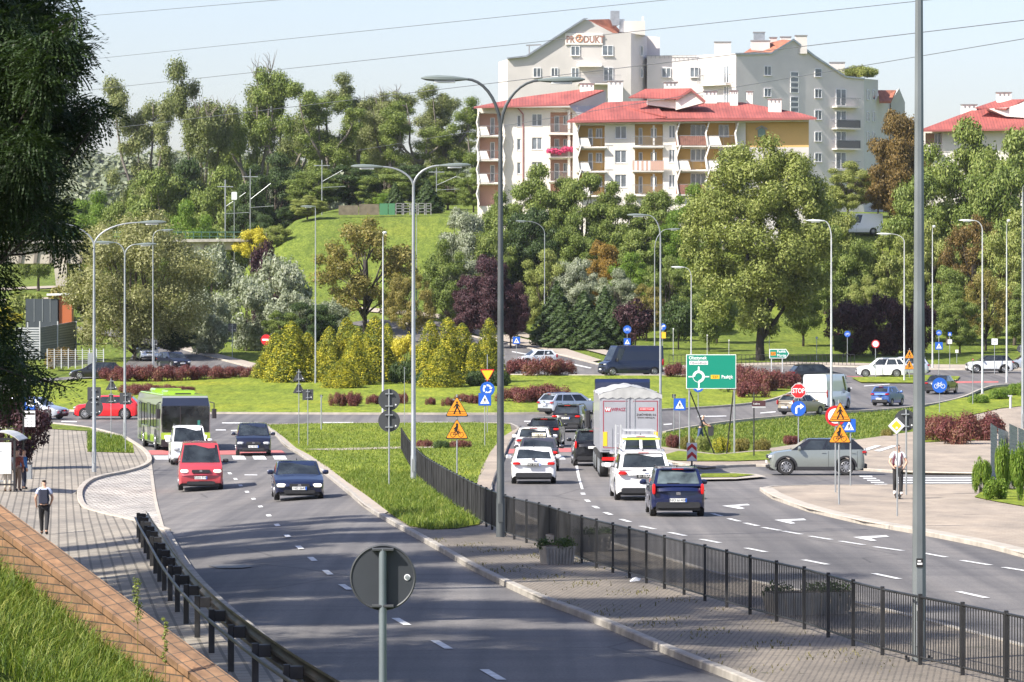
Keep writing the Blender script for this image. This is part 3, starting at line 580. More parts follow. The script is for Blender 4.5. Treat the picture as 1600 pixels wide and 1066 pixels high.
for px, d, top, wd, lm, key, lab in [
    (1500,455,188,170,'green','broad_b','big maple in front of the right red roof'), (1585,450,205,130,'green','broad_b','big maple at the right frame edge'), (1440,450,262,110,'green','broad_a','green maple left of the big ones, behind the lamp column'), (1560,440,250,140,'green','broad_a','dark green maple low at the right edge'),
    (1350,430,368,90,'green','broad_a','bushy tree above the dark purple hedge'), (1310,428,355,80,'green','broad_b','green tree right of the huge linden'), (1395,428,350,80,'linden','broad_a','yellowish maple left of the lamp column'), (1445,428,345,70,'linden','broad_b','yellowing maple right of the lamp column'),
    (1520,425,335,120,'brown','open','thin half bare brownish tree on the right slope'), (1585,420,330,90,'linden','broad_b','yellow green tree at the right frame edge'), (1480,420,410,80,'green','broad_a','low green tree behind the far blue signs'), (1540,408,420,100,'olive','open','reddish young tree with a slanting trunk near the far crossing'), (1500,402,455,70,'green','broad_b','silvery green bush under the reddish young tree'), (1600,400,440,70,'green','broad_a','green bush at the right frame edge by the lamp'), (1350,415,430,70,'linden','broad_b','light green bush above the purple hedge'),
    (1255,418,410,80,'green','broad_a','green bush under the right side of the huge linden'), (1120,425,420,80,'green','broad_b','green bush under the left side of the huge linden')]:
    fit('deciduous_tree', key, px, d, top, wd, lab, lm, GR)
for px, wd, top in ((1330,90,470),(1380,90,462),(1430,80,472)): fit('plum_bush', 'bush', px, 398, top, wd, 'nearly black purple bush in the dark hedge on the far lawn', 'purple', 'dark purple hedge on the far lawn', cat='bush')
fit('leafy_bush', 'broad_a', 1318, 396, 520, 36, 'small upright dark green bush left of the purple hedge', 'dark', cat='bush')
# golden thujas on the island
GT = 'golden thujas on the roundabout island'
for px, by, top, wd, lab in [(430,592,520,50,'leftmost of the golden thujas, low rounded flank'), (455,598,502,62,'golden thuja, tallest of the left bunch'), (480,594,520,50,'golden thuja in the left bunch shaded on its right'), (515,598,510,46,'golden thuja at the left of the middle bunch'), (542,596,496,56,'tall golden thuja in the middle bunch beside the dark gap'), (556,602,520,50,'front golden thuja of the middle bunch'), (586,598,494,60,'tallest golden thuja left of the single lamp'),
                             (605,592,505,40,'golden thuja right behind the single lamp'), (672,600,500,50,'golden thuja right of the twin lamp'), (700,600,496,56,'tall golden thuja of the right bunch'), (722,598,505,56,'golden thuja on the shaded side of the right bunch'), (764,598,497,44,'narrow golden thuja standing behind the give way sign'), (690,606,540,50,'low front thuja of the right bunch'), (535,607,560,50,'low front thuja of the middle bunch'), (560,590,512,40,'golden thuja in the second row of the middle bunch'), (741,600,535,44,'lower thuja filling the right bunch')]:
    fit('thuja', 'thuja', px, 0, top, wd, lab, None, GT, 'conifer', base_py=by)
fit('privet_bush', 'bush', 632, 0, 524, 66, 'bright yellow privet bush between the thuja bunches', 'yellow', base_py=594, cat='bush'); fit('juniper_bush', 'shrub_b', 634, 0, 562, 66, 'dark leafy bush under the yellow privet', 'dark', base_py=600, cat='bush')
for px in (668, 705, 745, 775): fit('juniper_bush', 'shrub_b', px, 0, 578, 56, 'low dark juniper spreading at the foot of the right thujas', 'dark', 'dark junipers under the right thujas', base_py=604, cat='bush')
# barberry and other shrubs
GS = 'red barberry shrubs on the roundabout island'
k = 0
for px, by, top, wd in [(178,596,570,44),(205,597,568,44),(232,597,567,44),(262,596,568,44),(290,595,567,44),(318,593,568,44),(346,592,569,44),(372,590,570,40),(398,589,570,40),(205,616,598,40),(228,618,597,44),(258,616,599,40),(288,612,602,30),(815,586,556,50),(850,588,554,60),(880,587,558,40),(800,628,602,50),(826,630,600,50),(858,624,597,60),(1058,590,564,36),(1160,600,566,50),(1188,612,572,60),(1220,608,574,50),(1175,622,590,50),(1150,610,585,36),(1235,600,580,30),(781,592,575,30)]:
    fit('barberry_shrub', 'shrub_a', px, 0, top - 1, wd * 1.25, 'dark red barberry shrub in a group on the roundabout island lawn', None, GS, base_py=by, cat='shrub')
for px, by, top, wd, lab in [(528,636,609,34,'left one of the twin barberry shrubs on the lawn left of the round sign backs'), (552,636,608,34,'right one of the twin barberry shrubs on the lawn'), (583,633,613,26,'small barberry shrub just left of the round sign backs'), (630,632,610,24,'thin barberry shrub right of the round sign backs'), (673,634,618,20,'tiny barberry shrub right of the twin lamp'), (700,636,618,24,'tiny pale barberry shrub behind the orange warning signs'), (722,630,612,30,'barberry shrub left of the blue roundabout sign'), (740,632,613,30,'barberry shrub right behind the blue pedestrian sign')]:
    fit('barberry_shrub', 'shrub_a', px, 0, top, wd, lab, None, None, base_py=by, cat='shrub')
fit('leafy_bush', 'leafy', 1132, 0, 576, 26, 'green willowy shrub right of the big green sign', 'linden', base_py=614, cat='shrub'); fit('leafy_bush', 'leafy', 1168, 0, 570, 30, 'yellowish reedy shrub among the barberries by the big green sign', 'linden', base_py=600, cat='shrub')
for px, by, top, wd, lm, lab in [(1052,700,678,34,'barberry','reddish end of the low spirea row under the big green sign'), (1075,702,680,34,'olive','olive spirea in the low row left of the man in the cap'), (1100,704,680,36,'linden','yellow green spirea in the low row right of the man in the cap'), (1128,706,682,36,'gold','golden spirea in the low row between the big sign posts'), (1158,706,683,36,'olive','olive spirea in the low row right of the big sign'), (1190,706,684,34,'olive','last olive spirea of the low row'), (1238,695,679,40,'barberry','flat reddish shrub beside the stop sign post'), (1386,683,669,30,'olive','low green shrub left of the diamond sign'),
                                 (662,702,686,40,'barberry','reddish trimmed hedge shrub right behind the twin lamp'), (690,704,687,40,'dark','dark green trimmed hedge shrub left of the orange sign post'), (718,703,686,44,'barberry','red tipped trimmed hedge shrub behind the orange sign post')]:
    fit('low_shrub', 'shrub_b', px, 0, top, wd, lab, lm, None, base_py=by, cat='shrub')
for px, by, top, wd, lab in [(1468,692,642,80,'left end of the big barberry hedge by the right pavement'), (1500,696,638,95,'middle of the big barberry hedge by the right pavement'), (1538,690,638,90,'bright red right part of the big barberry hedge'), (1452,684,645,30,'narrow barberry shrub just right of the lamp column')]:
    fit('barberry_shrub', 'shrub_a', px, 0, top, wd, lab, None, None, base_py=by, cat='shrub')
for px, by, top, wd in ((1530,632,616,50),(1560,626,606,50),(1590,620,598,50)): fit('clipped_hedge', 'shrub_b', px, 0, top, wd, 'low clipped green hedge section on the right verge by the far crossing', 'bright', 'low clipped hedge on the right verge', base_py=by, cat='hedge')
# wooded hills far away: one mass nobody could count
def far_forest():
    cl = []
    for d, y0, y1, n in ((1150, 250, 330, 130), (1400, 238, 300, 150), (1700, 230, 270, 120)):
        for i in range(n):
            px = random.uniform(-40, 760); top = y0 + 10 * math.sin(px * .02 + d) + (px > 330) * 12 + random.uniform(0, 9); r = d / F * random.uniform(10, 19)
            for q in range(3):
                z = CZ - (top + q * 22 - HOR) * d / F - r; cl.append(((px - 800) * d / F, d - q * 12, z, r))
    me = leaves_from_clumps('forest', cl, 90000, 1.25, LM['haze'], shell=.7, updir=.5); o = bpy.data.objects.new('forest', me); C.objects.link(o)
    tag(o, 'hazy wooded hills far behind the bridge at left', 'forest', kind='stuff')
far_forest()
# hill that carries the forest
def hills():
    xs = np.linspace(-420, 200, 60); ys = np.linspace(900, 2000, 40); X, Y = np.meshgrid(xs, ys)
    Z = ZG(X, Y) + 0; T = CZ - (268 - HOR) * Y / F - 9; Z = np.maximum(Z, np.minimum(T, Z + (T - Z) * sst(950, 1250, Y)))
    vs = np.stack([X, Y, Z], -1).reshape(-1, 3); fs = [(j*60+i, j*60+i+1, (j+1)*60+i+1, (j+1)*60+i) for j in range(39) for i in range(59)]
    o = mesh_obj('hills', vs, fs, M_GRASS, smooth=True); o['kind'] = 'structure'
hills()
# ---------------------------------------------------------------- buildings
def plaster(name, col): return mat(name, col, .88, noise=.07, nscale=.35)
M_CREAM = plaster('cream_plaster', (.70, .655, .58)); M_PINK = plaster('pink_plaster', (.56, .34, .27)); M_YEL = plaster('yellow_plaster', (.62, .40, .15)); M_GREYW = plaster('grey_plaster', (.66, .61, .58)); M_LIGHTW = plaster('light_plaster', (.53, .50, .47))
M_ROOF = paver('red_metal_roof', (.34, .09, .075), (.29, .075, .065), (.20, .055, .05), .36, 40.0, 0, .035); M_TILE = mat('roof_tiles', (.33, .12, .07), .8, noise=.3, nscale=2.5)
M_PVC = mat('white_frame', (.78, .78, .78), .4); M_GLASS = mat('window_glass', (.12, .14, .16), .08, spec=1.0, noise=.5, nscale=.8); M_TRIM = mat('white_plaster', (.78, .74, .68), .8, noise=.08, nscale=1)
M_SLAB = mat('balcony_slab', (.60, .56, .51), .8, noise=.1, nscale=1); M_GUT = mat('gutter', (.32, .10, .09), .5); M_BROWNP = mat('brown_panel', (.25, .115, .085), .6, noise=.25, nscale=3); M_METAL = mat('sheet_metal', (.45, .46, .47), .35, .8, noise=.15, nscale=2)
M_RAIL = mat('grey_railing', (.30, .30, .30), .5, .4)
class Bld:
    def __init__(s, name, d, px0, label, cat, base_py=380):
        s.d = d; s.o = Vector(((px0 - 800) * d / F, d, CZ - (base_py - HOR) * d / F)); s.e = thing(name, s.o, 0, label, cat)
    def L(s, px, py, dd=0.0): return P(px, py, s.d + dd) - s.o
    def x(s, px): return (px - 800) * s.d / F - s.o.x
    def z(s, py): return CZ - (py - HOR) * s.d / F - s.o.z
    def slab(s, name, m, pts, thick, dirv=(0, 1, 0), parent=None):   # pts: local Vectors of front polygon
        v = Vector(dirv) * thick; n = len(pts); tri = tessellate_polygon([pts]); mb = MB()
        mb.add(list(pts) + [p + v for p in pts], [tuple(t) for t in tri] + [tuple(i + n for i in reversed(t)) for t in tri] + [(i, (i+1) % n, n + (i+1) % n, n + i) for i in range(n)])
        return mb.build(name, m, parent or s.e)
    def poly(s, name, m, pix, thick, dirv=(0, 1, 0), dd=0.0, parent=None): return s.slab(name, m, [s.L(p[0], p[1], p[2] if len(p) > 2 else dd) for p in pix], thick, dirv, parent)
    def wall(s, name, m, px0, px1, py0, py1, holes, depth=.16, back=8.0, dd=0.0):
        xs = sorted({s.x(px0), s.x(px1)} | {s.x(h[0]) for h in holes} | {s.x(h[1]) for h in holes}); zs = sorted({s.z(py0), s.z(py1)} | {s.z(h[2]) for h in holes} | {s.z(h[3]) for h in holes})
        mb = MB(); H = [(s.x(h[0]), s.x(h[1]), s.z(h[3]), s.z(h[2]), h[4] if len(h) > 4 else depth) for h in holes]
        for a, b in zip(xs[:-1], xs[1:]):
            for c, d in zip(zs[:-1], zs[1:]):
                mx, mz = (a + b) / 2, (c + d) / 2
                if any(h[0] < mx < h[1] and h[2] < mz < h[3] for h in H): continue
                mb.add([(a, dd, c), (b, dd, c), (b, dd, d), (a, dd, d)], [(0, 1, 2, 3)])
        for a, b, c, d, e in H:
            mb.add([(a, dd, c), (b, dd, c), (b, dd, d), (a, dd, d), (a, dd + e, c), (b, dd + e, c), (b, dd + e, d), (a, dd + e, d)], [(0, 4, 5, 1), (1, 5, 6, 2), (2, 6, 7, 3), (3, 7, 4, 0)])
        a, b, c, d = s.x(px0), s.x(px1), s.z(py1), s.z(py0)
        mb.add([(a, dd, c), (b, dd, c), (b, dd, d), (a, dd, d), (a, dd + back, c), (b, dd + back, c), (b, dd + back, d), (a, dd + back, d)], [(0, 4, 7, 3), (1, 2, 6, 5), (3, 7, 6, 2), (4, 5, 6, 7)])
        return mb.build(name, m, s.e, fix=False)
    def window(s, px0, px1, py0, py1, dd=0.0, mull=1, sill=True, fr=None, f=None):
        f = f or (lambda px, py, q=0.0: s.L(px, py, dd + q)); a, b = f(px0, py1), f(px1, py1); t = (b - a).normalized(); n = Vector((t.y, -t.x, 0)); w = (b - a).length; h = (f(px0, py0) - a).z
        M = Matrix(((t.x, -n.x, 0, a.x), (t.y, -n.y, 0, a.y), (0, 0, 1, a.z), (0, 0, 0, 1)))
        mb = MB(); q = .07
        mb.box(0, w, -.05, .03, 0, q, M).box(0, w, -.05, .03, h - q, h, M).box(0, q, -.05, .03, q, h - q, M).box(w - q, w, -.05, .03, q, h - q, M)
        for k in range(mull): c = w * (k + 1) / (mull + 1); mb.box(c - .045, c + .045, -.045, .02, q, h - q, M)
        o = mb.build('window', fr or M_PVC, s.e)
        MB().box(q, w - q, -.01, .015, q, h - q, M).build('pane', M_GLASS, o)
        if sill: MB().box(-.06, w + .06, -.16, -.03, -.07, -.005, M).build('sill', M_SLAB, o)
        return o
    def balcony(s, px0, px1, ytop, ybot, style, proj=.5, dd=0.0):
        x0, x1 = s.x(px0), s.x(px1); zb = s.z(ybot); zt = s.z(ytop); y0 = dd - proj
        sl = MB().rbox(x0, x1, y0, dd + 1.4, zb - .18, zb, .03).build('balcony', M_SLAB, s.e)
        mb = MB(); n = max(2, int((x1 - x0) / .14))
        mb.box(x0, x1, y0 + .02, y0 + .06, zt - .05, zt)
        for i in range(n + 1):
            if i % 7 == 0 or style == 'bars': c = x0 + (x1 - x0 - .03) * i / n; mb.box(c, c + .025, y0 + .025, y0 + .05, zb, zt - .05)
        mb.build('railing', M_RAIL, sl)
        if style in ('white', 'half'):
            xx = x1 if style == 'white' else x0 + (x1 - x0) * .5
            vs = [(x0 + .05, zb + .03), (xx, zb + .03), (xx - .35, zt - .12), (x0 + .05, zt - .12)]
            mb = MB(); mb.prism([(v[0], v[1]) for v in vs], y0 - .03, y0 + .005); mb.build('screen_panel', M_TRIM, sl)
        if style in ('brown', 'striped'):
            mb = MB(); k = 14
            for i in range(k):
                if style == 'brown' or i % 2 == 0 or i > 8: mb.box(x0 + (x1 - x0) * i / k, x0 + (x1 - x0) * (i + .93) / k, y0 - .02, y0 + .01, zb + .03, zt - .08)
            mb.build('screen_panel', M_BROWNP if style == 'brown' else mat('tan_panel', (.52, .33, .26), .7), sl)
            if style == 'striped': 
                mb = MB(); [mb.box(x0 + (x1 - x0) * i / k, x0 + (x1 - x0) * (i + .95) / k, y0 - .015, y0 + .01, zb + .03, zt - .08) for i in (1, 3, 5, 7)]; mb.build('screen_panel', M_TRIM, sl)
        return sl
    def chimney(s, px0, px1, py0, py1, dd, m=None):
        x0, x1 = (px0 - 800) * (s.d + dd) / F - s.o.x, (px1 - 800) * (s.d + dd) / F - s.o.x; z0, z1 = CZ - (py1 - HOR) * (s.d + dd) / F - s.o.z, CZ - (py0 - HOR) * (s.d + dd) / F - s.o.z
        c = MB().box(x0, x1, dd, dd + 1.0, z0 - .8, z1).build('chimney', m or M_TRIM, s.e)
        MB().rbox(x0 - .12, x1 + .12, dd - .12, dd + 1.12, z1, z1 + .1, .02).build('cap', M_RAIL, c); mb = MB()
        for k in range(3): mb.box(x0 + (x1 - x0) * (.15 + .3 * k), x0 + (x1 - x0) * (.28 + .3 * k), dd - .012, dd + .1, z1 - .42, z1 - .12)
        mb.build('vent_slot', M_RAIL, c)
# --- block with the red metal roof, left wing
A = Bld('apartment_block', 486, 820, 'left wing of the red roofed block, pink loggias and a flower filled balcony', 'apartment block')
log = [(749,783,177,211,1.5),(749,783,215,248,1.5),(749,783,251,285,1.5),(749,783,289,322,1.5),(860,894,175,207,1.5),(860,894,211,245,1.5),(860,894,249,283,1.5),(860,894,287,320,1.5)]
win = [(831,847,178,197),(831,847,215,234),(831,847,253,272),(808,814,180,198),(808,814,217,235),(808,814,254,272)]
A.wall('wall', M_CREAM, 746, 903, 168, 390, log + win, back=9)
for h in log: A.poly('loggia_wall', M_PINK, [(h[0],h[2]),(h[1],h[2]),(h[1],h[3]),(h[0],h[3])], .1, dd=1.5)
for h in win: A.window(*h[:4], dd=.12, mull=1 if h[1] - h[0] > 9 else 0)
for y in (177, 215, 251): A.balcony(745, 785, y + 20, y + 35, 'half', .55); A.window(766, 773, y + 7, y + 33, dd=1.45, mull=0, sill=False)
for y in (175, 211, 249): A.balcony(857, 899, y + 19, y + 34, 'bars', .7); A.window(866, 874, y + 6, y + 31, dd=1.45, mull=0, sill=False); A.window(880, 889, y + 6, y + 20, dd=1.45)
for y in (177, 215, 251, 289):
    for px in (745, 785): A.poly('balcony_fin', M_TRIM, [(px+3,y-3),(px+4.5,y-3),(px+.5,y+14),(px+4.5,y+30),(px+3,y+33),(px-1.5,y+14)], 1.5, dd=-.7)
A.poly('pilaster', M_TRIM, [(887,172),(891,172),(891,300),(887,300)], .25, dd=-.3)
cl = [(A.x(px), -.85, A.z(235) + random.uniform(-.25, .3), random.uniform(.28, .42)) for px in range(857, 900, 4)]
fl = leaves_from_clumps('flowers', cl, 2200, .10, mat('petunia_flowers', (.62, .06, .16), .7, noise=.75, nscale=2.2)); fo = bpy.data.objects.new('flower_pot', fl); C.objects.link(fo); fo.location = A.o; tag(fo, 'mass of pink and red flowers spilling over a balcony of the left wing', 'flowers')
A.poly('roof', M_ROOF, [(740,167,-1.2),(889,163,-1.2),(944,141,5),(905,140,6.5),(815,152,6.5)], .15, (0, 0, -1)); A.poly('gutter', M_GUT, [(740,167),(889,163),(889,165.5),(740,169.5)], .12, dd=-1.32)
A.poly('gable_wall', M_LIGHTW, [(889,165,-.8),(946,142.5,5),(946,166,5),(903,180,-.8)], .3, (.1, .3, 0)); A.poly('downpipe', M_GUT, [(808,169),(810,169),(818,178),(818,300),(816.5,300),(816.5,179)], .08, dd=-.1)
A.chimney(906, 928, 131, 142, 5.5); A.chimney(950, 973, 127, 160, 6.5)
# --- right wing
B = Bld('apartment_block', 482, 1060, 'right wing of the red roofed block, yellow loggias with wavy white fins', 'apartment block')
log = [(903,945,196,229,1.5),(903,945,234,267,1.5),(903,945,272,305,1.5),(992,1036,193,227,1.5),(992,1036,232,266,1.5),(992,1036,270,303,1.5),(1058,1150,190,227,1.5),(1058,1150,232,265,1.5),(1058,1150,270,303,1.5)]
win = [(961,979,197,217),(961,979,235,255),(961,979,273,293),(1045,1055,196,216),(1045,1055,234,254),(1045,1055,273,293)]
B.wall('wall', M_CREAM, 896, 1165, 186, 390, log + win, back=9)
B.wall('yellow_wall', M_YEL, 1165, 1264, 184, 230, [], back=9, dd=.3); B.wall('lower_wall', M_LIGHTW, 1165, 1264, 230, 390, [], back=9, dd=.3)
for h in log: B.poly('loggia_wall', M_YEL, [(h[0],h[2]),(h[1],h[2]),(h[1],h[3]),(h[0],h[3])], .1, dd=1.5)
for h in win: B.window(*h[:4], dd=.12)
for i, y in enumerate((196, 234, 272)):
    B.balcony(900, 947, y + 19, y + 34, 'half', .6); B.window(919, 926, y + 5, y + 31, dd=1.45, mull=0, sill=False); B.window(931, 941, y + 5, y + 20, dd=1.45)
    B.balcony(988, 1037, y + 17, y + 33, ('bars', 'striped', 'bars')[i], .7); B.window(998, 1004, y + 4, y + 30, dd=1.45, mull=0, sill=False); B.window(1017, 1026, y + 4, y + 19, dd=1.45)
    B.balcony(1056, 1103, y + 16, y + 32, ('brown', 'half', 'brown')[i], .6); B.balcony(1104, 1151, y + 16, y + 32, 'half', .6); B.window(1079, 1103, y - 1, y + 18, dd=1.45, mull=2); B.window(1123, 1139, y - 1, y + 18, dd=1.45)
    for px in (902, 1057, 1103, 1149): B.poly('balcony_fin', M_TRIM, [(px+5,y-7),(px+7,y-7),(px+1,y+12),(px+4,y+32),(px+2,y+34),(px-1.5,y+12)], 1.6, dd=-.8)
    B.poly('pilaster', M_TRIM, [(1020,y),(1023,y),(1023,y+31),(1020,y+31)], .2, dd=-.3)
B.poly('window_hood', M_RAIL, [(1181,201),(1190,196),(1199,201),(1199,203),(1190,198),(1181,203)], .2, dd=.1); B.poly('attic_window', mat('green_glass', (.16,.24,.20), .3), [(1184,203),(1190,199),(1196,203),(1196,214),(1184,214)], .06, dd=.22)
B.poly('roof', M_ROOF, [(886,189,-1.3),(1040,185,-1.3),(1040,181,-1.3),(1018,157,7),(945,160,7)], .12, (0, 0, -1)); B.poly('roof', M_ROOF, [(1024,184.5,-1.3),(1276,184,-1.3),(1252,177,3),(1160,160,8),(1010,160,8)], .12, (0, 0, -1))
B.poly('gutter', M_GUT, [(886,189),(1276,184),(1276,187),(886,192)], .12, dd=-1.42); B.poly('gutter', M_TRIM, [(900,192.5),(1263,187.5),(1263,190),(900,195)], .5, dd=-.6)
B.poly('dormer', M_TRIM, [(1012,156),(1056,156),(1056,170),(1012,164)], 3, dd=2.5); B.poly('dormer', M_TRIM, [(1056,156),(1080,141),(1102,160),(1056,172)], 3, dd=2)
B.poly('dormer_roof', M_ROOF, [(982,152,1.8),(1055,154,1.8),(1080,138,3.5),(1008,139,4.5)], .12, (0, 0, -1)); B.poly('dormer_roof', M_GUT, [(1055,154),(1080,138),(1103,158),(1101,160),(1080,142.5),(1057,157)], 3.2, dd=1.6)
for c in ((1038,1058,129,146,4.4),(1100,1120,143,160,7.5),(1141,1153,142,164,6.5),(1167,1176,143,160,7.5),(1201,1221,155,175,3.4)): B.chimney(*c)
# --- grey tower blocks behind
D = Bld('apartment_tower', 545, 900, 'pale apartment tower with a stepped gable carrying a PRODUKT sign', 'apartment tower')
f1 = lambda px, py, q=0.0: P(px, py, 545 + (px - 890) * .012 + q) - D.o
D.slab('wall', M_LIGHTW, [f1(*p) for p in [(793,91),(822,88),(912,31),(918,31),(958,52),(986,51),(986,390),(793,390)]], 12)
D.slab('wall', M_LIGHTW, [P(*p) - D.o for p in [(779,97,547),(793,93,546.5),(793,390,546.5),(779,390,547)]], 10)
D.slab('side_wall', M_GREYW, [P(*p) - D.o for p in [(986,51.5,546.2),(1011,56,552),(1011,390,552),(986,390,546.2)]], 5)
D.slab('link_wall', M_GREYW, [P(*p) - D.o for p in [(1011,88,550),(1098,86,550),(1098,390,550),(1011,390,550)]], 9)
D.slab('roof', M_TILE, [f1(918,31,.4), f1(958,53,.4), f1(972,51,6), f1(952,30,6)], .25, (0, 0, -1)); D.slab('roof_edge', M_METAL, [f1(792,90.5), f1(822,87), f1(912,29), f1(919,29), f1(912,32), f1(823,89.5), f1(793,92.5)], .5, (0, -1, 0))
for h in ((892,906,72,87),(941,958,71,87),(833,845,106,121),(861,872,106,120),(893,905,106,121),(943,958,105,127)): D.window(*h, f=lambda px, py, q=0.0: f1(px, py, -.06))
for h in ((1034,1048,106,121),(1078,1092,105,121)): D.window(*h, f=lambda px, py, q=0.0: P(px, py, 549.9) - D.o)
for h in ((1001,1005,72,87),(1001,1005,106,121)): D.window(*h, mull=0, f=lambda px, py, q=0.0: P(px, py, 549.4) - D.o)
D.slab('awning', M_TRIM, [f1(901,103,-1.4), f1(940,103,-1.4), f1(940,100,-.1), f1(901,100,-.1)], .12, (0, 0, -1)); D.balcony(903, 970, 118, 131, 'bars', 1.2, dd=0)
sg = D.slab('sign_panel', M_TRIM, [f1(883,52,-.08), f1(942,52,-.08), f1(942,70,-.08), f1(883,70,-.08)], .1, (0, -1, 0)); M_SGN = mat('sign_brown', (.33, .16, .12), .6)
text_mesh('sign_text', 'PR', 1.25, M_SGN, sg, Matrix.Translation(f1(884.5, 62, -.195)) @ Matrix.Rotation(.140, 4, 'Z') @ UPR @ Matrix.Diagonal((.80, 1, 1, 1)), 'LEFT', .02, .02); text_mesh('sign_text', 'DUKT', 1.30, M_SGN, sg, Matrix.Translation(f1(911.5, 62, -.195)) @ Matrix.Rotation(.140, 4, 'Z') @ UPR @ Matrix.Diagonal((.80, 1, 1, 1)), 'LEFT', .02, .02)
mb = MB(); cc = f1(905, 60, -.22); mb.tube([cc + Vector((math.cos(a) * .46, math.cos(a) * .065, math.sin(a) * .46)) for a in [i * math.pi / 9 for i in range(19)]], .06, 5); mb.tube([cc + Vector((-.25, 0, -.3)), cc + Vector((.05, 0, .0)), cc + Vector((.1, 0, .4))], .05, 5); mb.tube([cc + Vector((.3, 0, -.3)), cc + Vector((.1, 0, .0)), cc + Vector((-.1, 0, .3))], .05, 5); mb.build('sign_emblem', mat('sign_orange', (.55, .22, .10), .6), sg)
D.slab('roof_vent', M_METAL, [P(*p) - D.o for p in [(954,17,549),(968,17,549),(968,37,549),(964,40,549),(957,40,549),(954,30,549)]], 1.5); D.slab('roof_vent', M_METAL, [P(*p) - D.o for p in [(968,30,549.3),(976,30,549.3),(976,50,549.3),(968,50,549.3)]], 1)
D.slab('chimney', M_LIGHTW, [P(*p) - D.o for p in [(976,33,547.5),(1008,33,547.5),(1008,55,547.5),(976,52,547.5)]], 3); D.slab('chimney', M_GREYW, [P(*p) - D.o for p in [(1003,26,548),(1006,26,548),(1006,34,548),(1003,34,548)]], .3)
D.slab('terrace_wall', M_GREYW, [P(*p) - D.o for p in [(1006,56,552.5),(1031,58,552.5),(1031,88,552.5),(1006,88,552.5)]], 4)
D.slab('roof_ladder', M_RAIL, [f1(p[0], p[1], .5) for p in [(822,70),(846,69),(846,71),(828,72),(828,84),(826,84),(826,72),(822,72)]], .3); mb = MB()
for i in range(12): c = D.x(1012 + i * 7) ; mb.box(c, c + .04, 4.8, 4.85, D.z(88), D.z(83.5))
mb.box(D.x(1010), D.x(1092), 4.8, 4.86, D.z(83.5), D.z(83)); mb.build('terrace_railing', M_RAIL, D.e)
E = Bld('apartment_tower', 540, 1250, 'grey apartment tower with a red roof ridge and four stacked dark balconies', 'apartment tower')
f2 = lambda px, py, q=0.0: P(px, py, 536 + (px - 1150) * .052 + q) - E.o
E.slab('wall', M_GREYW, [f2(*p) for p in [(1150,84),(1205,83),(1240,62),(1273,88),(1322,120),(1350,123),(1350,390),(1150,390)]], 9)
E.slab('wall', M_GREYW, [P(*p) - E.o for p in [(1350,123,546.4),(1372,125,551),(1372,390,551),(1350,390,546.4)]], 6); E.slab('wall', M_GREYW, [P(*p) - E.o for p in [(1372,150,552),(1395,158,556),(1395,390,556),(1372,390,552)]], 6)
E.slab('wall', M_LIGHTW, [P(*p) - E.o for p in [(1098,86,541),(1150,84,537.6),(1150,390,537.6),(1098,390,541)]], 6)
E.slab('roof', M_TILE, [f2(1160,84,1), f2(1205,84,.3), f2(1240,63,.3), f2(1222,62,6), f2(1175,74,6)], .2, (0, 0, -1)); E.slab('roof', M_TILE, [P(*p) - E.o for p in [(1372,141,552),(1400,141,554),(1392,158,550),(1374,158,550)]], .3, (0, 0, -1)); E.slab('gable_wall', M_LIGHTW, [P(*p) - E.o for p in [(1392,159,555),(1405,138,556),(1414,160,557),(1414,390,557),(1392,390,555)]], 3)
E.slab('roof_edge', M_METAL, [f2(1149,83), f2(1205,82), f2(1240,60.5), f2(1274,87), f2(1322,119), f2(1351,122), f2(1351,124.5), f2(1322,121.5), f2(1273,90), f2(1240,64), f2(1206,85), f2(1149,86)], .3, (0, -1, 0))
wn = lambda *h, **k: E.window(*h, f=lambda px, py, q=0.0: f2(px, py, -.06), **k)
for h in ((1194,1205,103,118),(1194,1205,138,151),(1273,1284,139,153),(1273,1284,172,187),(1273,1284,206,221),(1273,1284,239,253)): wn(*h)
wn(1273, 1284, 107, 120, mull=0)
for y in (112, 120.5, 129, 137.5, 151, 159.5, 168): wn(1235, 1248, y, y + 7.5, mull=0, sill=False)
for x in (1354.5, 1363.5):
    for y in (140, 174, 206): E.window(x, x + 4, y, y + 16, mull=0, sill=False, f=lambda px, py, q=0.0: P(px, py, 546.3 + (px - 1350) * .209 - .08) - E.o)
def towerbalc(px0, px1, ytop, ybot, f, dark):
    a, b = f(px0, ybot), f(px1, ybot); t = (b - a).normalized(); n = Vector((t.y, -t.x, 0)); w = (b - a).length; h = (f(px0, ytop) - a).z
    M = Matrix(((t.x, -n.x, 0, a.x), (t.y, -n.y, 0, a.y), (0, 0, 1, a.z), (0, 0, 0, 1)))
    sl = MB().box(0, w, -1.2, 0, -.2, 0, M).build('balcony', M_SLAB, E.e); mb = MB(); mb.box(0, w, -1.2, -1.15, h - .06, h, M).box(0, .05, -1.15, 0, h - .06, h, M).box(w - .05, w, -1.15, 0, h - .06, h, M)
    for i in range(int(w / .16)): mb.box(i * .16, i * .16 + .03, -1.19, -1.16, 0, h - .06, M)
    mb.build('railing', M_RAIL, sl)
    if dark: MB().box(.03, w - .03, -1.16, -1.13, .04, h - .1, M).build('screen_panel', mat('dark_screen', (.10, .09, .10), .7), sl)
for i, y in enumerate((153, 187, 219, 252)): towerbalc(1300, 1337, y, y + 13, f2, i in (1, 2)); wn(1306, 1322, y - 14, y + 12, sill=False)
f3 = lambda px, py, q=0.0: P(px, py, 541 - (px - 1098) * .065) - E.o
for y in (118, 150): towerbalc(1098, 1142, y, y + 15, f3, False); E.window(1131, 1139, y - 15, y + 12, sill=False, f=lambda px, py, q=0.0: f3(px, py) + Vector((0, -.08, 0)))
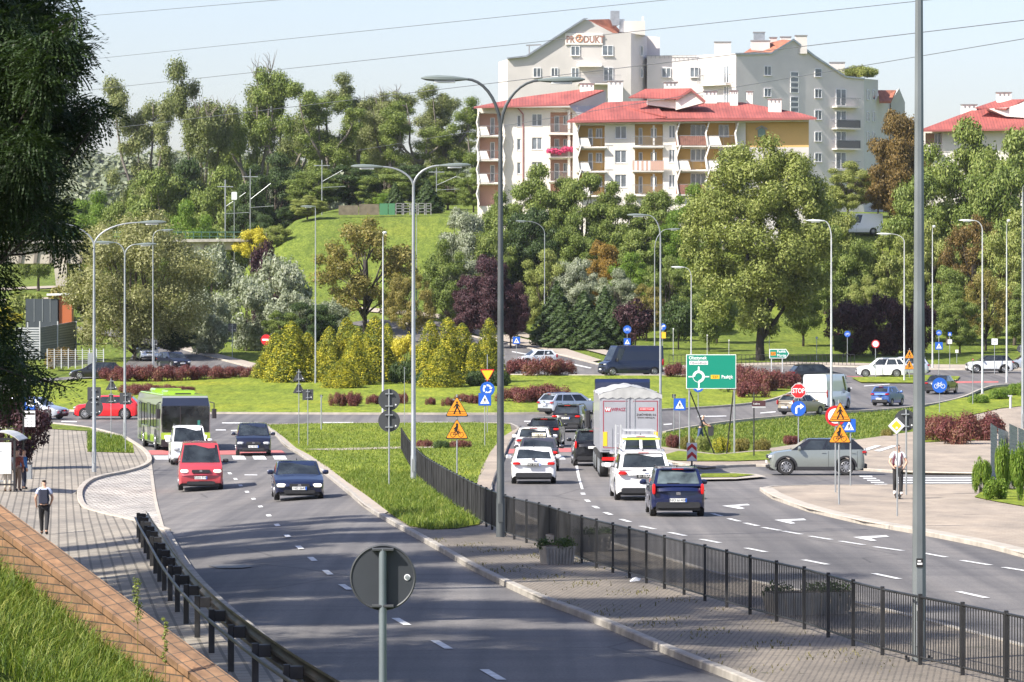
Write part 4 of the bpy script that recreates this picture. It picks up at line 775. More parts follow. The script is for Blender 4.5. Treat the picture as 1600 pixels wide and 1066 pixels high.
for c in ((1117,1142,66,86,541),(1174,1203,64,84,541),(1178,1195,51,63,542),(1203,1214,59,80,545),(1220,1236,58,66,546),(1243,1261,56,84,541),(1297,1320,98,118,547)):
    ch = E.slab('chimney', M_LIGHTW if c[2] > 52 else M_METAL, [P(c[0], c[2], c[4]) - E.o, P(c[1], c[2], c[4]) - E.o, P(c[1], c[3], c[4]) - E.o, P(c[0], c[3], c[4]) - E.o], 1.2); E.slab('cap', M_RAIL, [P(c[0] - 1, c[2] - 1.3, c[4] - .1) - E.o, P(c[1] + 1, c[2] - 1.3, c[4] - .1) - E.o, P(c[1] + 1, c[2], c[4] - .1) - E.o, P(c[0] - 1, c[2], c[4] - .1) - E.o], 1.4, parent=ch)
for px, lab in ((1321,'small clipped shrub growing on the terrace roof of the grey tower, left one'),(1341,'upright conifer growing on the terrace roof of the grey tower'),(1354,'small shrub at the right end of the terrace roof of the grey tower')):
    p = P(px, 121, 548); plant('terrace_shrub', 'shrub_b', p, 1.3 if px != 1341 else 1.6, lab, 'shrub', wx=.9, lm='linden')
R = Bld('apartment_block', 500, 1530, 'pink apartment block with a red roof half hidden by the big maple at right', 'apartment block')
R.wall('wall', M_CREAM, 1443, 1640, 204, 390, [(1446,1472,208,240,1.5)], back=9); R.poly('loggia_wall', M_PINK, [(1446,208),(1472,208),(1472,240),(1446,240)], .1, dd=1.5); R.balcony(1444, 1474, 226, 240, 'half', .6); R.window(1460, 1470, 209, 238, dd=1.4)
R.poly('roof', M_ROOF, [(1437,203,-1.3),(1650,200,-1.3),(1650,165,7),(1545,167,7),(1525,170,5)], .12, (0, 0, -1)); R.poly('gutter', M_GUT, [(1437,203),(1650,200),(1650,203),(1437,206)], .12, dd=-1.42)
R.poly('dormer', M_TRIM, [(1545,170),(1575,168),(1610,157),(1610,185),(1572,182)], 3, dd=1.5); R.poly('dormer_roof', M_ROOF, [(1524,168,2),(1572,170,1.2),(1604,155,3),(1640,155,5),(1560,156,6)], .15, (0, 0, -1)); R.chimney(1558, 1580, 145, 162, 4.5); R.chimney(1503, 1526, 164, 176, 4.5)
# ---------------------------------------------------------------- street furniture
M_GALV = mat('galvanised_steel', (.36, .38, .39), .45, .6, noise=.12, nscale=1.5); M_GALVL = mat('pale_pole', (.52, .53, .53), .5, .3, noise=.1, nscale=1.5); M_BACK = mat('sign_back', (.06, .064, .068), .55, .3, noise=.1, nscale=2)
M_HEAD = mat('lamp_head_paint', (.16, .19, .18), .5); M_HEADL = mat('lamp_head_pale', (.58, .60, .60), .4); M_BLK = mat('black_paint', (.022, .022, .024), .45, noise=.4, nscale=4); M_ORG = mat('sign_orange_film', (.80, .29, .015), .5); M_SRED = mat('sign_red', (.55, .015, .02), .45)
M_SBLU = mat('sign_blue', (.012, .10, .48), .45); M_SWHT = mat('sign_white', (.80, .80, .80), .45); M_SBLK = mat('sign_black', (.015, .015, .015), .5); M_SGRN = mat('sign_green', (.0, .22, .145), .45); M_SYEL = mat('sign_yellow', (.85, .48, .02), .5); M_CONC = mat('concrete', (.30, .28, .25), .9, noise=.25, nscale=3); M_LENS = mat('lamp_lens', (.7, .7, .68), .2)
def scale_d(px, base_py): return G(px, base_py)
def lamp(px, base_py, jy, heads, label, pw=.09, arm='curve', cat='street lamp', pale=False, group=None, m=None, junc=None):
    """pole base pixel, junction row, heads = [(px, py)] of the lamp head centres"""
    o = G(px, base_py); d = o.y; e = thing('street_lamp', o, 0, label, cat, group); zj = CZ - (jy - HOR) * d / F - o.z; m = m or (M_GALVL if pale else M_GALV)
    mb = MB(); mb.tube([(0, 0, -.1), (0, 0, .1), (0, 0, 1.1), (0, 0, 1.15), (0, 0, zj)], [pw * 1.15, pw * 1.15, pw * 1.1, pw, pw * .55], 10); mb.build('pole', m, e, True)
    MB().rbox(-pw * 2, pw * 2, -pw * 2, pw * 2, -.1, .05, .02, 2).build('base_plate', M_CONC, e)
    MB().rbox(-pw * .6, pw * .6, -pw * 1.25, -pw * 1.05, .5, 1.0, .01, 1).build('hatch', m, e)
    for hx, hy in heads:
        X = (hx - px) * d / F; Z = CZ - (hy - HOR) * d / F - o.z; sg = 1 if X >= 0 else -1; dz = Z - zj; ax = abs(X)
        if ax < .25:
            pts = [(0, 0, zj - .02), (0, -.1, zj + dz * .7), (X * .5, -.5, Z - .02), (X, -1.0, Z)]
            mb = MB(); mb.tube(pts, [pw * .55, pw * .5, pw * .42, pw * .4], 7); mb.build('arm', m, e, True)
            hd = MB(); hd.tube([(X, -.95, Z), (X, -1.05, Z), (X, -1.3, Z - .02), (X, -1.6, Z - .03), (X, -1.72, Z - .04)], [.06, .12, .17, .14, .04], 8)
        else:
            n = 9; pts = []
            for i in range(n + 1):
                t = i / n * 1.0; u = math.sin(t * math.pi / 2); pts.append((sg * (ax - .75) * (1 - math.cos(t * math.pi / 2)) , 0, zj - .02 + dz * .97 * u))
            mb = MB(); mb.tube(pts, [pw * .5 - pw * .16 * i / n for i in range(n + 1)], 8); mb.build('arm', m, e, True)
            x0 = pts[-1][0]; z0 = pts[-1][2]; tl = Vector((sg * 1.0, 0, .04)).normalized()
            hp = Vector((x0, 0, z0)); hd = MB(); hd.tube([hp - tl * .06, hp + tl * .12, hp + tl * .35, hp + tl * .75, hp + tl * 1.05, hp + tl * 1.2], [.055, .10, .15, .17, .12, .03], 8)
        # flatten the head
        zz = Z if ax < .25 else z0
        hd.v = [(v[0], v[1], zz + (v[2] - zz) * .55) for v in hd.v]; h = hd.build('lamp_head', M_HEADL if pale else M_HEAD, e, True)
        b = [Vector(v) for v in hd.v]; lo = min(v.z for v in b); cx = sum(v.x for v in b) / len(b); cy = sum(v.y for v in b) / len(b)
        MB().rbox(cx - (.28 if ax >= .25 else .1), cx + (.28 if ax >= .25 else .1), cy - (.1 if ax >= .25 else .28), cy + (.1 if ax >= .25 else .28), lo - .03, lo + .03, .02, 2).build('lens', M_LENS, h)
    return e
lamp(782, 845, 205, [(684,120),(888,122)], 'tallest double armed street lamp, dark pole standing in the black railing', .105, m=mat('dark_pole', (.10, .11, .115), .5, .5, noise=.15, nscale=1.5))
lamp(646, 757, 292, [(566,259),(718,257)], 'double armed grey street lamp with pale heads on the median lawn', .10, pale=False)
lamp(147, 741, 385, [(244,346),(52,346)], 'double armed street lamp beside the cobbled bus bay', .09)
lamp(195, 688, 400, [(233,381),(158,378)], 'double armed street lamp on the corner verge left of the bus', .085)
lamp(239, 578, 372, [(264,359)], 'single armed street lamp behind the red shrubs, right of the left pair', .075)
lamp(493, 600, 340, [(478,322)], 'short armed street lamp rising behind the left thuja bunch', .075)
lamp(598.5, 648, 385, [(602,364)], 'single street lamp on the island kerb, head facing the viewer', .08, pale=True)
lamp(651, 520, 345, [(648,330)], 'thin street lamp just right of the big median twin lamp, in front of the mound', .06)
lamp(851, 540, 365, [(812,345)], 'street lamp on the lawn beside the two beige footpaths', .07)
lamp(1032, 690, 372, [(992,335)], 'nearer taller one of the lamp pair behind the truck', .08)
lamp(1023, 566, 390, [(1056,357)], 'farther lower one of the lamp pair behind the truck', .07)
lamp(1080, 570, 432, [(1056,417)], 'small street lamp in front of the linden, left side', .065, pale=True)
lamp(1299, 655, 372, [(1270,344)], 'pale street lamp behind the orange warning signs at right', .085, pale=True)
lamp(1413, 596, 378, [(1378,365)], 'street lamp just left of the thick near lamp column', .075, pale=True)
lamp(1457, 576, 362, [(1457,354)], 'street lamp with head turned away right of the thick near column', .07, pale=True)
lamp(1535, 616, 360, [(1507,344)], 'pale street lamp on the right verge with its arm to the left', .085, pale=True)
lamp(1573, 599, 375, [(1573,345)], 'street lamp near the right frame edge with arm pointing away', .08, pale=True)
lamp(1598, 672, 300, [(1600,290)], 'street lamp cut by the right frame edge', .09)
lamp(340, 392, 328, [(320,322)], 'small street lamp on the road behind the bridge at left', .06, pale=True); lamp(124, 470, 385, [(142,372)], 'small street lamp under the bridge at far left', .06, pale=True)
# thick near octagonal column
o = G(1436, 1043); e = thing('street_lamp', o, 0, 'thick octagonal grey lamp column in the right foreground', 'street lamp')
MB().tube([(0, 0, .08), (0, 0, .7), (0, 0, 12.0)], [.122, .118, .058], 8).build('pole', mat('column_zinc', (.20, .22, .225), .5, .5, noise=.18, nscale=1.1), e)
b = MB().rbox(-.24, .24, -.24, .24, -.15, .07, .03, 2).build('foundation', M_CONC, e); mb = MB()
for sx in (-1, 1):
    for sy in (-1, 1): mb.cyl((sx * .19, sy * .19, .12), .022, .12, 'Z', 8)
mb.build('bolt', M_BLK, e); MB().rbox(-.17, .17, -.17, .17, .06, .085, .02, 2).build('base_plate', M_GALV, e)
st = MB().box(-.055, .055, -.119, -.112, 1.62, 1.76).build('sticker', M_SBLK, e); MB().box(-.04, .04, -.121, -.119, 1.66, 1.69).box(-.035, .02, -.121, -.119, 1.71, 1.73).build('print', M_SWHT, st)
st = MB().box(-.045, .04, -.122, -.115, .92, 1.05).build('sticker', M_SWHT, e); MB().box(-.035, .03, -.124, -.122, .93, .955).box(-.02, .015, -.124, -.122, .98, 1.03).build('print', M_SYEL, st); MB().box(-.06, .06, -.120, -.1, .35, .75).build('hatch', M_GALV, e)
e2 = MB(); e2.tube([(0, 0, 12), (-.4, 0, 12.7), (-1.8, 0, 13.2)], [.05, .045, .04], 8); e2.build('arm', M_GALV, e, True); MB().tube([(-1.8, 0, 13.2), (-2.2, 0, 13.22), (-2.7, 0, 13.24)], [.08, .16, .06], 8).build('lamp_head', M_HEAD, e, True)
# ---------------------------------------------------------------- signs
def ngon(r, n, rot=0.0): return [(math.cos(2 * math.pi * i / n + rot) * r, math.sin(2 * math.pi * i / n + rot) * r) for i in range(n)]
def rounded(poly, k=.12):
    out = []; n = len(poly)
    for i in range(n):
        p, a, b = Vector(poly[i]), Vector(poly[i - 1]), Vector(poly[(i + 1) % n])
        out += [tuple(p.lerp(a, k)), tuple(p.lerp(p.lerp(a, k).lerp(p.lerp(b, k), .5), .6)), tuple(p.lerp(b, k))]
    return out
def shape(kind, s):
    h = s / 2
    if kind == 'circle': return ngon(h, 32)
    if kind == 'square': return rounded([(-h, -h), (h, -h), (h, h), (-h, h)], .05)
    if kind == 'tri': return rounded([(-h, -h * .87), (h, -h * .87), (0, h * .87)], .07)
    if kind == 'itri': return rounded([(-h, h * .87), (0, -h * .87), (h, h * .87)], .07)
    if kind == 'dia': return rounded([(-h, 0), (0, -h), (h, 0), (0, h)], .06)
    if kind == 'oct': return ngon(h * 1.08, 8, math.pi / 8)
def layer(mb, poly, cx, cz, y, t=.006): mb.prism([(cx + p[0], cz + p[1]) for p in poly], y - t, y); return mb
def walker(s): # figure polygons in unit box
    return [ngon(.075*s, 10), ], None
def picto(plate, kind, s, cz, y):
    def add(name, polys, m, lv=1):
        mb = MB()
        for p in polys: mb.prism([(a * s, cz + b * s) for a, b in p], y - .004 * lv - .004, y - .004 * lv + .001)
        return mb.build(name, m, plate)
    def ln(a, b, w):
        a, b = Vector(a), Vector(b); n = (b - a).normalized(); n = Vector((-n.y, n.x)) * w / 2; return [tuple(a - n), tuple(b - n), tuple(b + n), tuple(a + n)]
    walk = lambda ox, oz, k: [[(ox + k * x, oz + k * z) for x, z in q] for q in [ngon(.08, 10, 0) and [(a, b + .40) for a, b in ngon(.075, 10)], [(-.09,.30),(.08,.32),(.10,.02),(-.07,.02)], ln((-.02,.05),(-.20,-.38),.09), ln((.03,.05),(.17,-.18),.09), ln((.17,-.16),(.22,-.40),.08), ln((-.05,.27),(-.22,.02),.06), ln((.05,.28),(.20,.10),.06)]]
    def bike(k, oz):
        w = []
        for cx in (-.27, .27):
            o_ = ngon(.19, 18); i_ = ngon(.155, 18)
            for j in range(18): a, b, c, d = o_[j], o_[(j+1) % 18], i_[(j+1) % 18], i_[j]; w.append([(cx + a[0], a[1]), (cx + b[0], b[1]), (cx + c[0], c[1]), (cx + d[0], d[1])])
        w += [ln((-.27,0),(-.12,.22),.035), ln((-.12,.22),(.14,.22),.035), ln((.14,.22),(.27,0),.035), ln((-.12,.22),(0,0),.035), ln((0,0),(.14,.22),.035), ln((-.27,0),(0,0),.035), ln((.14,.22),(.10,.33),.035), ln((.10,.33),(.20,.33),.035), ln((-.19,.27),(-.07,.27),.045)]
        return [[(k * x, oz + k * z) for x, z in q] for q in w]
    if kind == 'warn_walk': add('border', [shape('tri', .985)], M_SBLK, 0); add('face', [shape('tri', .90)], M_ORG, 1); add('pictogram', walk(0, -.08, .62) + [ln((-.34,-.22),(.34,-.22),.02), ln((-.38,-.32),(.38,-.32),.02)], M_SBLK, 2)
    elif kind == 'warn_bike':
        add('border', [shape('tri', .985)], M_SBLK, 0); add('face', [shape('tri', .90)], M_ORG, 1); add('pictogram', bike(.62, -.25) + [[(a * .8, b * .8 + .18) for a, b in ngon(.07, 10)], [(-.04,.12),(.06,.14),(.02,-.08),(-.10,-.06)], ln((-.03,-.06),(.05,-.2),.06), ln((.0,.1),(-.14,-.02),.045)], M_SBLK, 2)
    elif kind == 'give': add('border', [shape('itri', .985)], M_SRED, 0); add('face', [shape('itri', .80)], M_SYEL, 1)
    elif kind == 'ped': add('face', [shape('square', .97)], M_SBLU, 0); add('triangle', [[(-.36,-.34),(.36,-.34),(0,.34)]], M_SWHT, 1); add('pictogram', walk(0, -.10, .50), M_SBLK, 2)
    elif kind == 'round':
        add('face', [ngon(.49, 32)], M_SBLU, 0); ar = []
        for k in range(3):
            a0 = math.radians(100 - 120 * k); r1, r2 = .20, .31; n = 6
            for j in range(n): a = a0 - math.radians(80) * j / n; b = a0 - math.radians(80) * (j + 1) / n; ar.append([(math.cos(a)*r1, math.sin(a)*r1), (math.cos(b)*r1, math.sin(b)*r1), (math.cos(b)*r2, math.sin(b)*r2), (math.cos(a)*r2, math.sin(a)*r2)])
            e_ = a0 - math.radians(80); ar.append([(math.cos(e_)*.13, math.sin(e_)*.13), (math.cos(e_)*.38, math.sin(e_)*.38), (math.cos(e_-.45)*.26, math.sin(e_-.45)*.26)])
        add('arrows', ar, M_SWHT, 1)
    elif kind == 'right': add('face', [ngon(.49, 32)], M_SBLU, 0); add('arrow', [[(-.2,-.33),(-.08,-.33),(-.08,.02),(-.02,.08),(.12,.08),(.12,-.06),(.36,.14),(.12,.34),(.12,.20),(-.06,.20),(-.2,.06)]], M_SWHT, 1)
    elif kind == 'bike': add('face', [ngon(.49, 32)], M_SBLU, 0); add('pictogram', bike(.78, -.06), M_SWHT, 1)
    elif kind == 'stop': add('border', [shape('oct', .98)], M_SWHT, 0); add('face', [shape('oct', .92)], M_SRED, 1); text_mesh('lettering', 'STOP', .40 * s, M_SWHT, plate, Matrix.Translation((0, y - .014, cz)) @ UPR @ Matrix.Diagonal((.88, 1.15, 1, 1)), bold=.006)
    elif kind == 'prio': add('border', [shape('dia', .97)], M_SWHT, 0); add('face', [shape('dia', .60)], M_SYEL, 1); add('sticker', [[(-.06,-.16),(.08,-.16),(.06,-.06),(-.02,-.05)]], M_SWHT, 2)
    elif kind == 'noentry': add('face', [ngon(.49, 32)], M_SRED, 0); add('bar', [[(-.36,-.08),(.36,-.08),(.36,.08),(-.36,.08)]], M_SWHT, 1)
    elif kind == 'ban': add('border', [ngon(.49, 32)], M_SRED, 0); add('face', [ngon(.36, 32)], M_SWHT, 1)
    elif kind == 'white': add('face', [shape('square', .95)], M_SWHT, 0); add('pictogram', [[(-.2,-.1),(.2,-.1),(.2,.15),(-.2,.15)]], mat('grey_print', (.4,.4,.45), .6), 1)
    elif kind == 'orange': add('face', [shape('square', .96)], M_SYEL, 0)
    elif kind == 'chev': pass
def signpost(px, base_py, items, label, pr=.03, top=None, cat='road sign', m=None, d=None, group=None):
    o = G(px, base_py) if d is None else at(px, d); d = o.y; e = thing('road_sign', o, 0, label, cat, group); Z = lambda y: CZ - (y - HOR) * d / F - o.z
    ht = max([Z(i[1]) + i[2] * d / F / 2 for i in items] + ([Z(top)] if top else [])); MB().tube([(0, 0, -.2), (0, 0, ht)], pr, 10).build('post', m or M_GALV, e, True)
    for it in items:
        kind, cy, spx, pic = it[:4]; dx = (it[4] - px) * d / F if len(it) > 4 else 0; s = spx * d / F; cz = Z(cy); back = pic is None; y = -pr - .012 if not back else pr + .012
        mb = MB(); mb.prism([(dx + a, cz + b) for a, b in shape(kind, s)], y - .01, y + .01); pl = mb.build('plate', M_BACK, e)
        mb = MB()
        for q in (-.28, .28): mb.box(dx - s * .18, dx + s * .18, min(y, 0) - (.0 if not back else .045), max(y, 0) + (.03 if not back else -.0), cz + q * s - .02, cz + q * s + .02)
        mb.build('bracket', M_GALV, e)
        if back: MB().prism([(dx + s * .3 + a, cz - s * .22 + b) for a, b in ngon(.03, 10)], y - .014, y - .011).build('sticker', M_SWHT, pl)
        if pic:
            if dx: 
                before = set(C.objects); picto(pl, pic, s, cz, y - .010)
                for ob in set(C.objects) - before: ob.data.transform(Matrix.Translation((dx, 0, 0)))
            else: picto(pl, pic, s, cz, y - .010)
    return e
# near round sign seen from behind
dn = 38.0; on = Vector(((598 - 800) * dn / F, dn, float(ZG((598 - 800) * dn / F, dn)))); e = thing('road_sign', on, 0, 'large round sign seen from behind in the foreground, dark back with a small round sticker', 'road sign'); zc = CZ - (903 - HOR) * dn / F - on.z
MB().tube([(0, 0, -.3), (0, 0, zc + .27)], .036, 14).build('post', mat('post_zinc', (.17, .20, .21), .5, .4, noise=.15, nscale=2), e, True)
mb = MB(); mb.cyl((0, .06, zc), .297, .012, 'Y', 64); pl = mb.build('plate', mat('plate_back', (.04, .045, .052), .55, .2, noise=.12, nscale=3), e, True)
mb = MB(); mb.tube([(math.cos(a) * .297, .055, zc + math.sin(a) * .297) for a in [i * math.pi / 32 for i in range(65)]], .011, 6); mb.build('rim', M_BACK, pl, True)
for q in (-.262, .262): MB().rbox(-.10, .10, -.035, .052, zc + q - .014, zc + q + .014, .006).build('bracket', M_BACK, e)
s_ = MB(); s_.cyl((.226, .05, zc + .002), .029, .006, 'Y', 24); s_ = s_.build('sticker', M_SWHT, pl); q_ = MB(); q_.cyl((.226, .046, zc + .002), .021, .006, 'Y', 20); q_.box(.205, .247, .040, .044, zc - .002, zc + .006); q_.build('print', M_GALV, s_)
signpost(608, 766, [('circle', 625, 34, None), ('circle', 658, 34, None)], 'two round signs one above the other seen from behind on the median lawn')
signpost(467, 698, [('tri', 587, 20, None), ('tri', 606, 20, None)], 'two triangular signs seen from behind on one post, left part of the median lawn', .025)
signpost(481, 700, [('square', 617, 17, None)], 'square sign seen from behind beside the two triangular ones', .025); 
signpost(502, 675, [('square', 619, 4, None)], 'narrow edge-on sign between lawn and roundabout, right of the square back', .04)
signpost(632, 668, [('square', 575, 3, None)], 'thin bare marker post behind the round sign backs', .02, cat='post')
signpost(714, 754, [('tri', 635, 37, 'warn_walk'), ('tri', 670, 37, 'warn_bike')], 'orange walking pedestrian triangle over orange cyclist triangle, on the median lawn')
signpost(757.5, 700, [('square', 624, 20, 'ped')], 'blue zebra crossing square in front of the roundabout sign on the median lawn', .025); signpost(761.5, 680, [('circle', 608, 23, 'round'), ('itri', 587, 23, 'give')], 'orange give way triangle above blue roundabout disc', .025, top=554)
signpost(147, 735, [('circle', 637, 28, None), ('square', 615.5, 21, None)], 'round and square sign backs fixed in front of the street lamp by the bus bay', .02)
signpost(173.5, 690, [('tri', 601, 20, None, 174.5), ('tri', 622, 20, None, 173.5)], 'two triangular sign backs stacked left of the bus', .022); signpost(196, 710, [('square', 623, 18.5, None)], 'square sign back just left of the bus', .025)
signpost(1062, 702, [('square', 632, 19, 'ped')], 'blue zebra crossing square left of the man in the cap', .025); signpost(1053, 678, [('square', 619, 6, None)], 'small grey sign back behind the blue crossing square', .025)
signpost(1247.5, 702, [('oct', 611, 23, 'stop'), ('circle', 638.5, 24, 'right')], 'red STOP octagon above a blue right turn arrow disc', .03)
signpost(1311, 793, [('tri', 643.5, 37, 'warn_walk', 1312.5), ('tri', 676.5, 37, 'warn_bike', 1312)], 'orange pedestrian triangle over orange cyclist triangle on the right pavement island')
signpost(1305.5, 774, [('circle', 650, 33, 'ban', 1305.5)], 'white disc half hidden behind the right orange triangles', .03); signpost(1329, 763, [('square', 665, 21, 'ped', 1326.5)], 'blue crossing sign beside the right orange triangles', .03)
signpost(1402, 812, [('dia', 665.5, 27, 'prio', 1400.5)], 'diamond priority road sign in front of the scooter rider', .025, m=M_GALV); signpost(1416, 778, [('circle', 657, 34, None, 1414.5)], 'round sign back partly behind the thick lamp column', .03)
signpost(1468, 647, [('circle', 602, 24, 'bike')], 'blue round cycle path sign right of the thick lamp column', .03); signpost(416, 566, [('circle', 531, 17, 'noentry')], 'red no entry disc left of the golden thujas', .03)
signpost(1368, 591, [('circle', 537.5, 13, 'ban')], 'white disc with red edge in front of the white crossover', .03); signpost(980, 562, [('circle', 515, 13, 'bike'), ('square', 534, 11, 'ped')], 'far blue cycle disc over blue crossing square on the centre lawn', .03)
signpost(1035.5, 566, [('circle', 511, 11, 'right'), ('square', 524, 10, 'orange')], 'far blue disc over orange plate beside the lamp pair', .03); signpost(807, 578, [('square', 532, 11.5, 'ped')], 'blue crossing square beside the small white car on the centre road', .03)
signpost(1467, 590, [('circle', 520, 9, 'bike'), ('square', 540.5, 12, 'ped')], 'far blue cycle disc above crossing square right of the thick column', .03); signpost(1484, 578, [('square', 522, 6, 'ped'), ('square', 534, 7, 'white')], 'far narrow blue and white plates on one post on the right lawn', .03)
signpost(1554, 584, [('square', 534, 10, 'white')], 'far white plate in front of the silver white crossover at right', .03); signpost(1495, 566, [('square', 549, 5, 'white')], 'short white plate on the right lawn', .03); signpost(1324, 566, [('circle', 522, 10, 'bike')], 'far small blue disc in front of the purple hedge', .03); signpost(1276, 562, [('square', 528, 3, 'ped')], 'thin blue marker on the far lawn right of the linden', .03)
signpost(363, 560, [('square', 512, 13, None)], 'grey square sign back in front of the silver willows', .03); signpost(241, 574, [('square', 536, 10, None)], 'grey plate next to the oncoming silver car at far left', .03); signpost(196, 562, [('circle', 525, 10, None)], 'round grey sign back on the big willow trunk', .03)
signpost(1421, 592, [('tri', 553, 17, 'warn_walk'), ('tri', 570, 17, 'warn_bike')], 'pair of far orange triangles half behind the thick lamp column', .03); signpost(1595, 570, [('circle', 545, 12, None)], 'far grey disc at the right frame edge', .03); signpost(1091, 653, [('circle', 604, 18, 'round')], 'blue disc peeping out under the big green direction sign', .03)
signpost(1520, 634, [('square', 562, 2.5, 'noentry')], 'thin dark post in front of the far crossing at right', .03, cat='post')
for px, by, ty in ((1052,562,514),(1139,556,532),(1105,556,524),(1202,556,515)): signpost(px, by, [('square', ty, 2, 'white')], 'slim pale post on the far lawn at pixel column between linden and lamp pair' if 0 else 'slim pale post on the far lawn around the linden', .03, cat='post', m=M_GALVL, group='slim pale posts on the far lawn')
# chevron marker
o = G(1081, 738); e = thing('road_sign', o, 0, 'red and white chevron marker at the tip of the traffic island', 'road sign'); s = o.y / F; Z = lambda y: CZ - (y - HOR) * s - o.z
MB().tube([(0, 0, -.1), (0, 0, Z(692))], .04, 10).build('post', M_BACK, e); pl = MB().box(-8 * s, 8 * s, -.07, -.05, Z(720), Z(692)).build('plate', M_SWHT, e); w_ = 7.3 * s; hh = (Z(692) - Z(720)); mb = MB()
for k in (0, 1): z = Z(720) + hh * (.06 + .46 * k); mb.prism([(-w_, z), (0, z + hh * .24), (w_, z), (w_, z + hh * .21), (0, z + hh * .45), (-w_, z + hh * .21)], -.078, -.072)
mb.build('chevron', M_SRED, pl)
# big green direction sign
o = G(1111, 712); e = thing('direction_sign', o, 0, 'big green direction sign with a roundabout diagram, Obsztynek and Pasłęk', 'direction sign'); s = o.y / F; X = lambda x: (x - 1111) * s; Z = lambda y: CZ - (y - HOR) * s - o.z
for px in (1077, 1147.5): MB().tube([(X(px), 0, -.2 - (.25 if px < 1100 else .6)), (X(px), 0, Z(556))], .045, 10).build('post', M_GALV, e, True)
MB().tube([(X(1078), .05, Z(612)), (X(1079) + 1.25, .9, .0)], .035, 8).build('brace', M_BLK, e); MB().tube([(X(1146), .05, Z(612)), (X(1146) - .3, .9, .0)], .035, 8).build('brace', M_BLK, e)
pl = MB().box(X(1072), X(1150), -.09, -.06, Z(607.5), Z(554)).build('panel', M_SWHT, e); MB().box(X(1073), X(1149), -.096, -.089, Z(606.5), Z(555)).build('face', M_SGRN, pl)
mb = MB(); cx, cz = X(1091.5), Z(588.5); ro, ri = 9.6 * s, 5.6 * s
for j in range(24):
    a, b = j * math.pi / 12, (j + 1) * math.pi / 12
    if 180 <= math.degrees(a) < 268: rr, r0 = ro * .96, ro * .88
    else: rr, r0 = ro, ri
    mb.prism([(cx + math.cos(a) * r0, cz + math.sin(a) * r0), (cx + math.cos(b) * r0, cz + math.sin(b) * r0), (cx + math.cos(b) * rr, cz + math.sin(b) * rr), (cx + math.cos(a) * rr, cz + math.sin(a) * rr)], -.106, -.097)
mb.box(X(1075.5), X(1083), -.105, -.097, Z(589.6), Z(587.8)).box(X(1101), X(1108), -.105, -.097, Z(589.6), Z(587.8)).box(X(1090.7), X(1093), -.105, -.097, Z(606), Z(596)); mb.prism([(X(1090.3), Z(581)), (X(1092.9), Z(581)), (X(1092.9), Z(574)), (X(1091.6), Z(572)), (X(1090.3), Z(574))], -.105, -.097); mb.build('diagram', M_SWHT, pl)
TM = lambda px, py, y=-.098, sx=1, sz=1: Matrix.Translation((X(px), y, Z(py))) @ UPR @ Matrix.Diagonal((sx, sz, 1, 1))
text_mesh('lettering', 'Olsztynek', .235, M_SWHT, pl, TM(1076, 559.5, sx=.93), 'LEFT', .003, .004); MB().box(X(1077), X(1106), -.102, -.096, Z(570), Z(564)).build('field', M_SWHT, pl); text_mesh('lettering', 'Obwodnica', .19, M_SBLK, pl, TM(1078, 567.2, -.105, .93), 'LEFT', .003)
MB().box(X(1110.5), X(1124), -.102, -.096, Z(592), Z(586)).build('field', M_SYEL, pl); text_mesh('lettering', '527', .18, M_SBLK, pl, TM(1117.3, 589.2, -.105), 'CENTER', .003); text_mesh('lettering', 'Pasłęk', .235, M_SWHT, pl, TM(1127, 589.2, -.1, .93), 'LEFT', .003, .004)
e['label'] = 'big green direction sign with roundabout diagram, reading Olsztynek and Pasłęk'
# small green arrow sign
o = G(1217, 582); e = thing('direction_sign', o, 0, 'small green arrow sign on two posts right of the linden trunk', 'direction sign'); s = o.y / F; X = lambda x: (x - 1217) * s; Z = lambda y: CZ - (y - HOR) * s - o.z
for px in (1205.5, 1222.5): MB().tube([(X(px), 0, -.2), (X(px), 0, Z(546))], .05, 8).build('post', M_GALVL, e)
pl = MB(); pl.prism([(X(1202), Z(560)), (X(1228), Z(560)), (X(1233), Z(552.7)), (X(1228), Z(545.5)), (X(1202), Z(545.5))], -.09, -.06); pl = pl.build('panel', M_SWHT, e); mb = MB(); mb.prism([(X(1203), Z(559)), (X(1227.5), Z(559)), (X(1231.7), Z(552.7)), (X(1227.5), Z(546.5)), (X(1203), Z(546.5))], -.1, -.091); mb.build('face', M_SGRN, pl)
MB().box(X(1204), X(1212), -.106, -.1, Z(555.5), Z(550)).build('field', M_ORG, pl); text_mesh('lettering', '527', .28, M_SBLK, pl, TM(1208, 552.8, -.112), 'CENTER', .003); text_mesh('lettering', 'Pasłęk', .33, M_SWHT, pl, TM(1214, 549.4, -.105, .9), 'LEFT', .003, .004); text_mesh('lettering', 'Morąg', .33, M_SWHT, pl, TM(1214, 555.6, -.105, .9), 'LEFT', .003, .004)
# brown street name sign
o = G(1178, 716); e = thing('street_name_sign', o, 0, 'small dark brown street name sign on a thin dark post', 'street sign'); s = o.y / F; X = lambda x: (x - 1178) * s; Z = lambda y: CZ - (y - HOR) * s - o.z
MB().tube([(0, 0, -.1), (0, 0, Z(613))], .035, 8).build('post', M_BLK, e); pl = MB().box(X(1175), X(1196), -.06, -.04, Z(635), Z(626)).build('plate', mat('brown_sign', (.065, .025, .03), .5), e); MB().box(X(1175), X(1196), -.06, -.04, Z(637.5), Z(635.2)).build('plate', M_GALVL, e); text_mesh('lettering', 'Leśna', .13, M_SWHT, pl, TM(1177, 631, -.064), 'LEFT', .002)
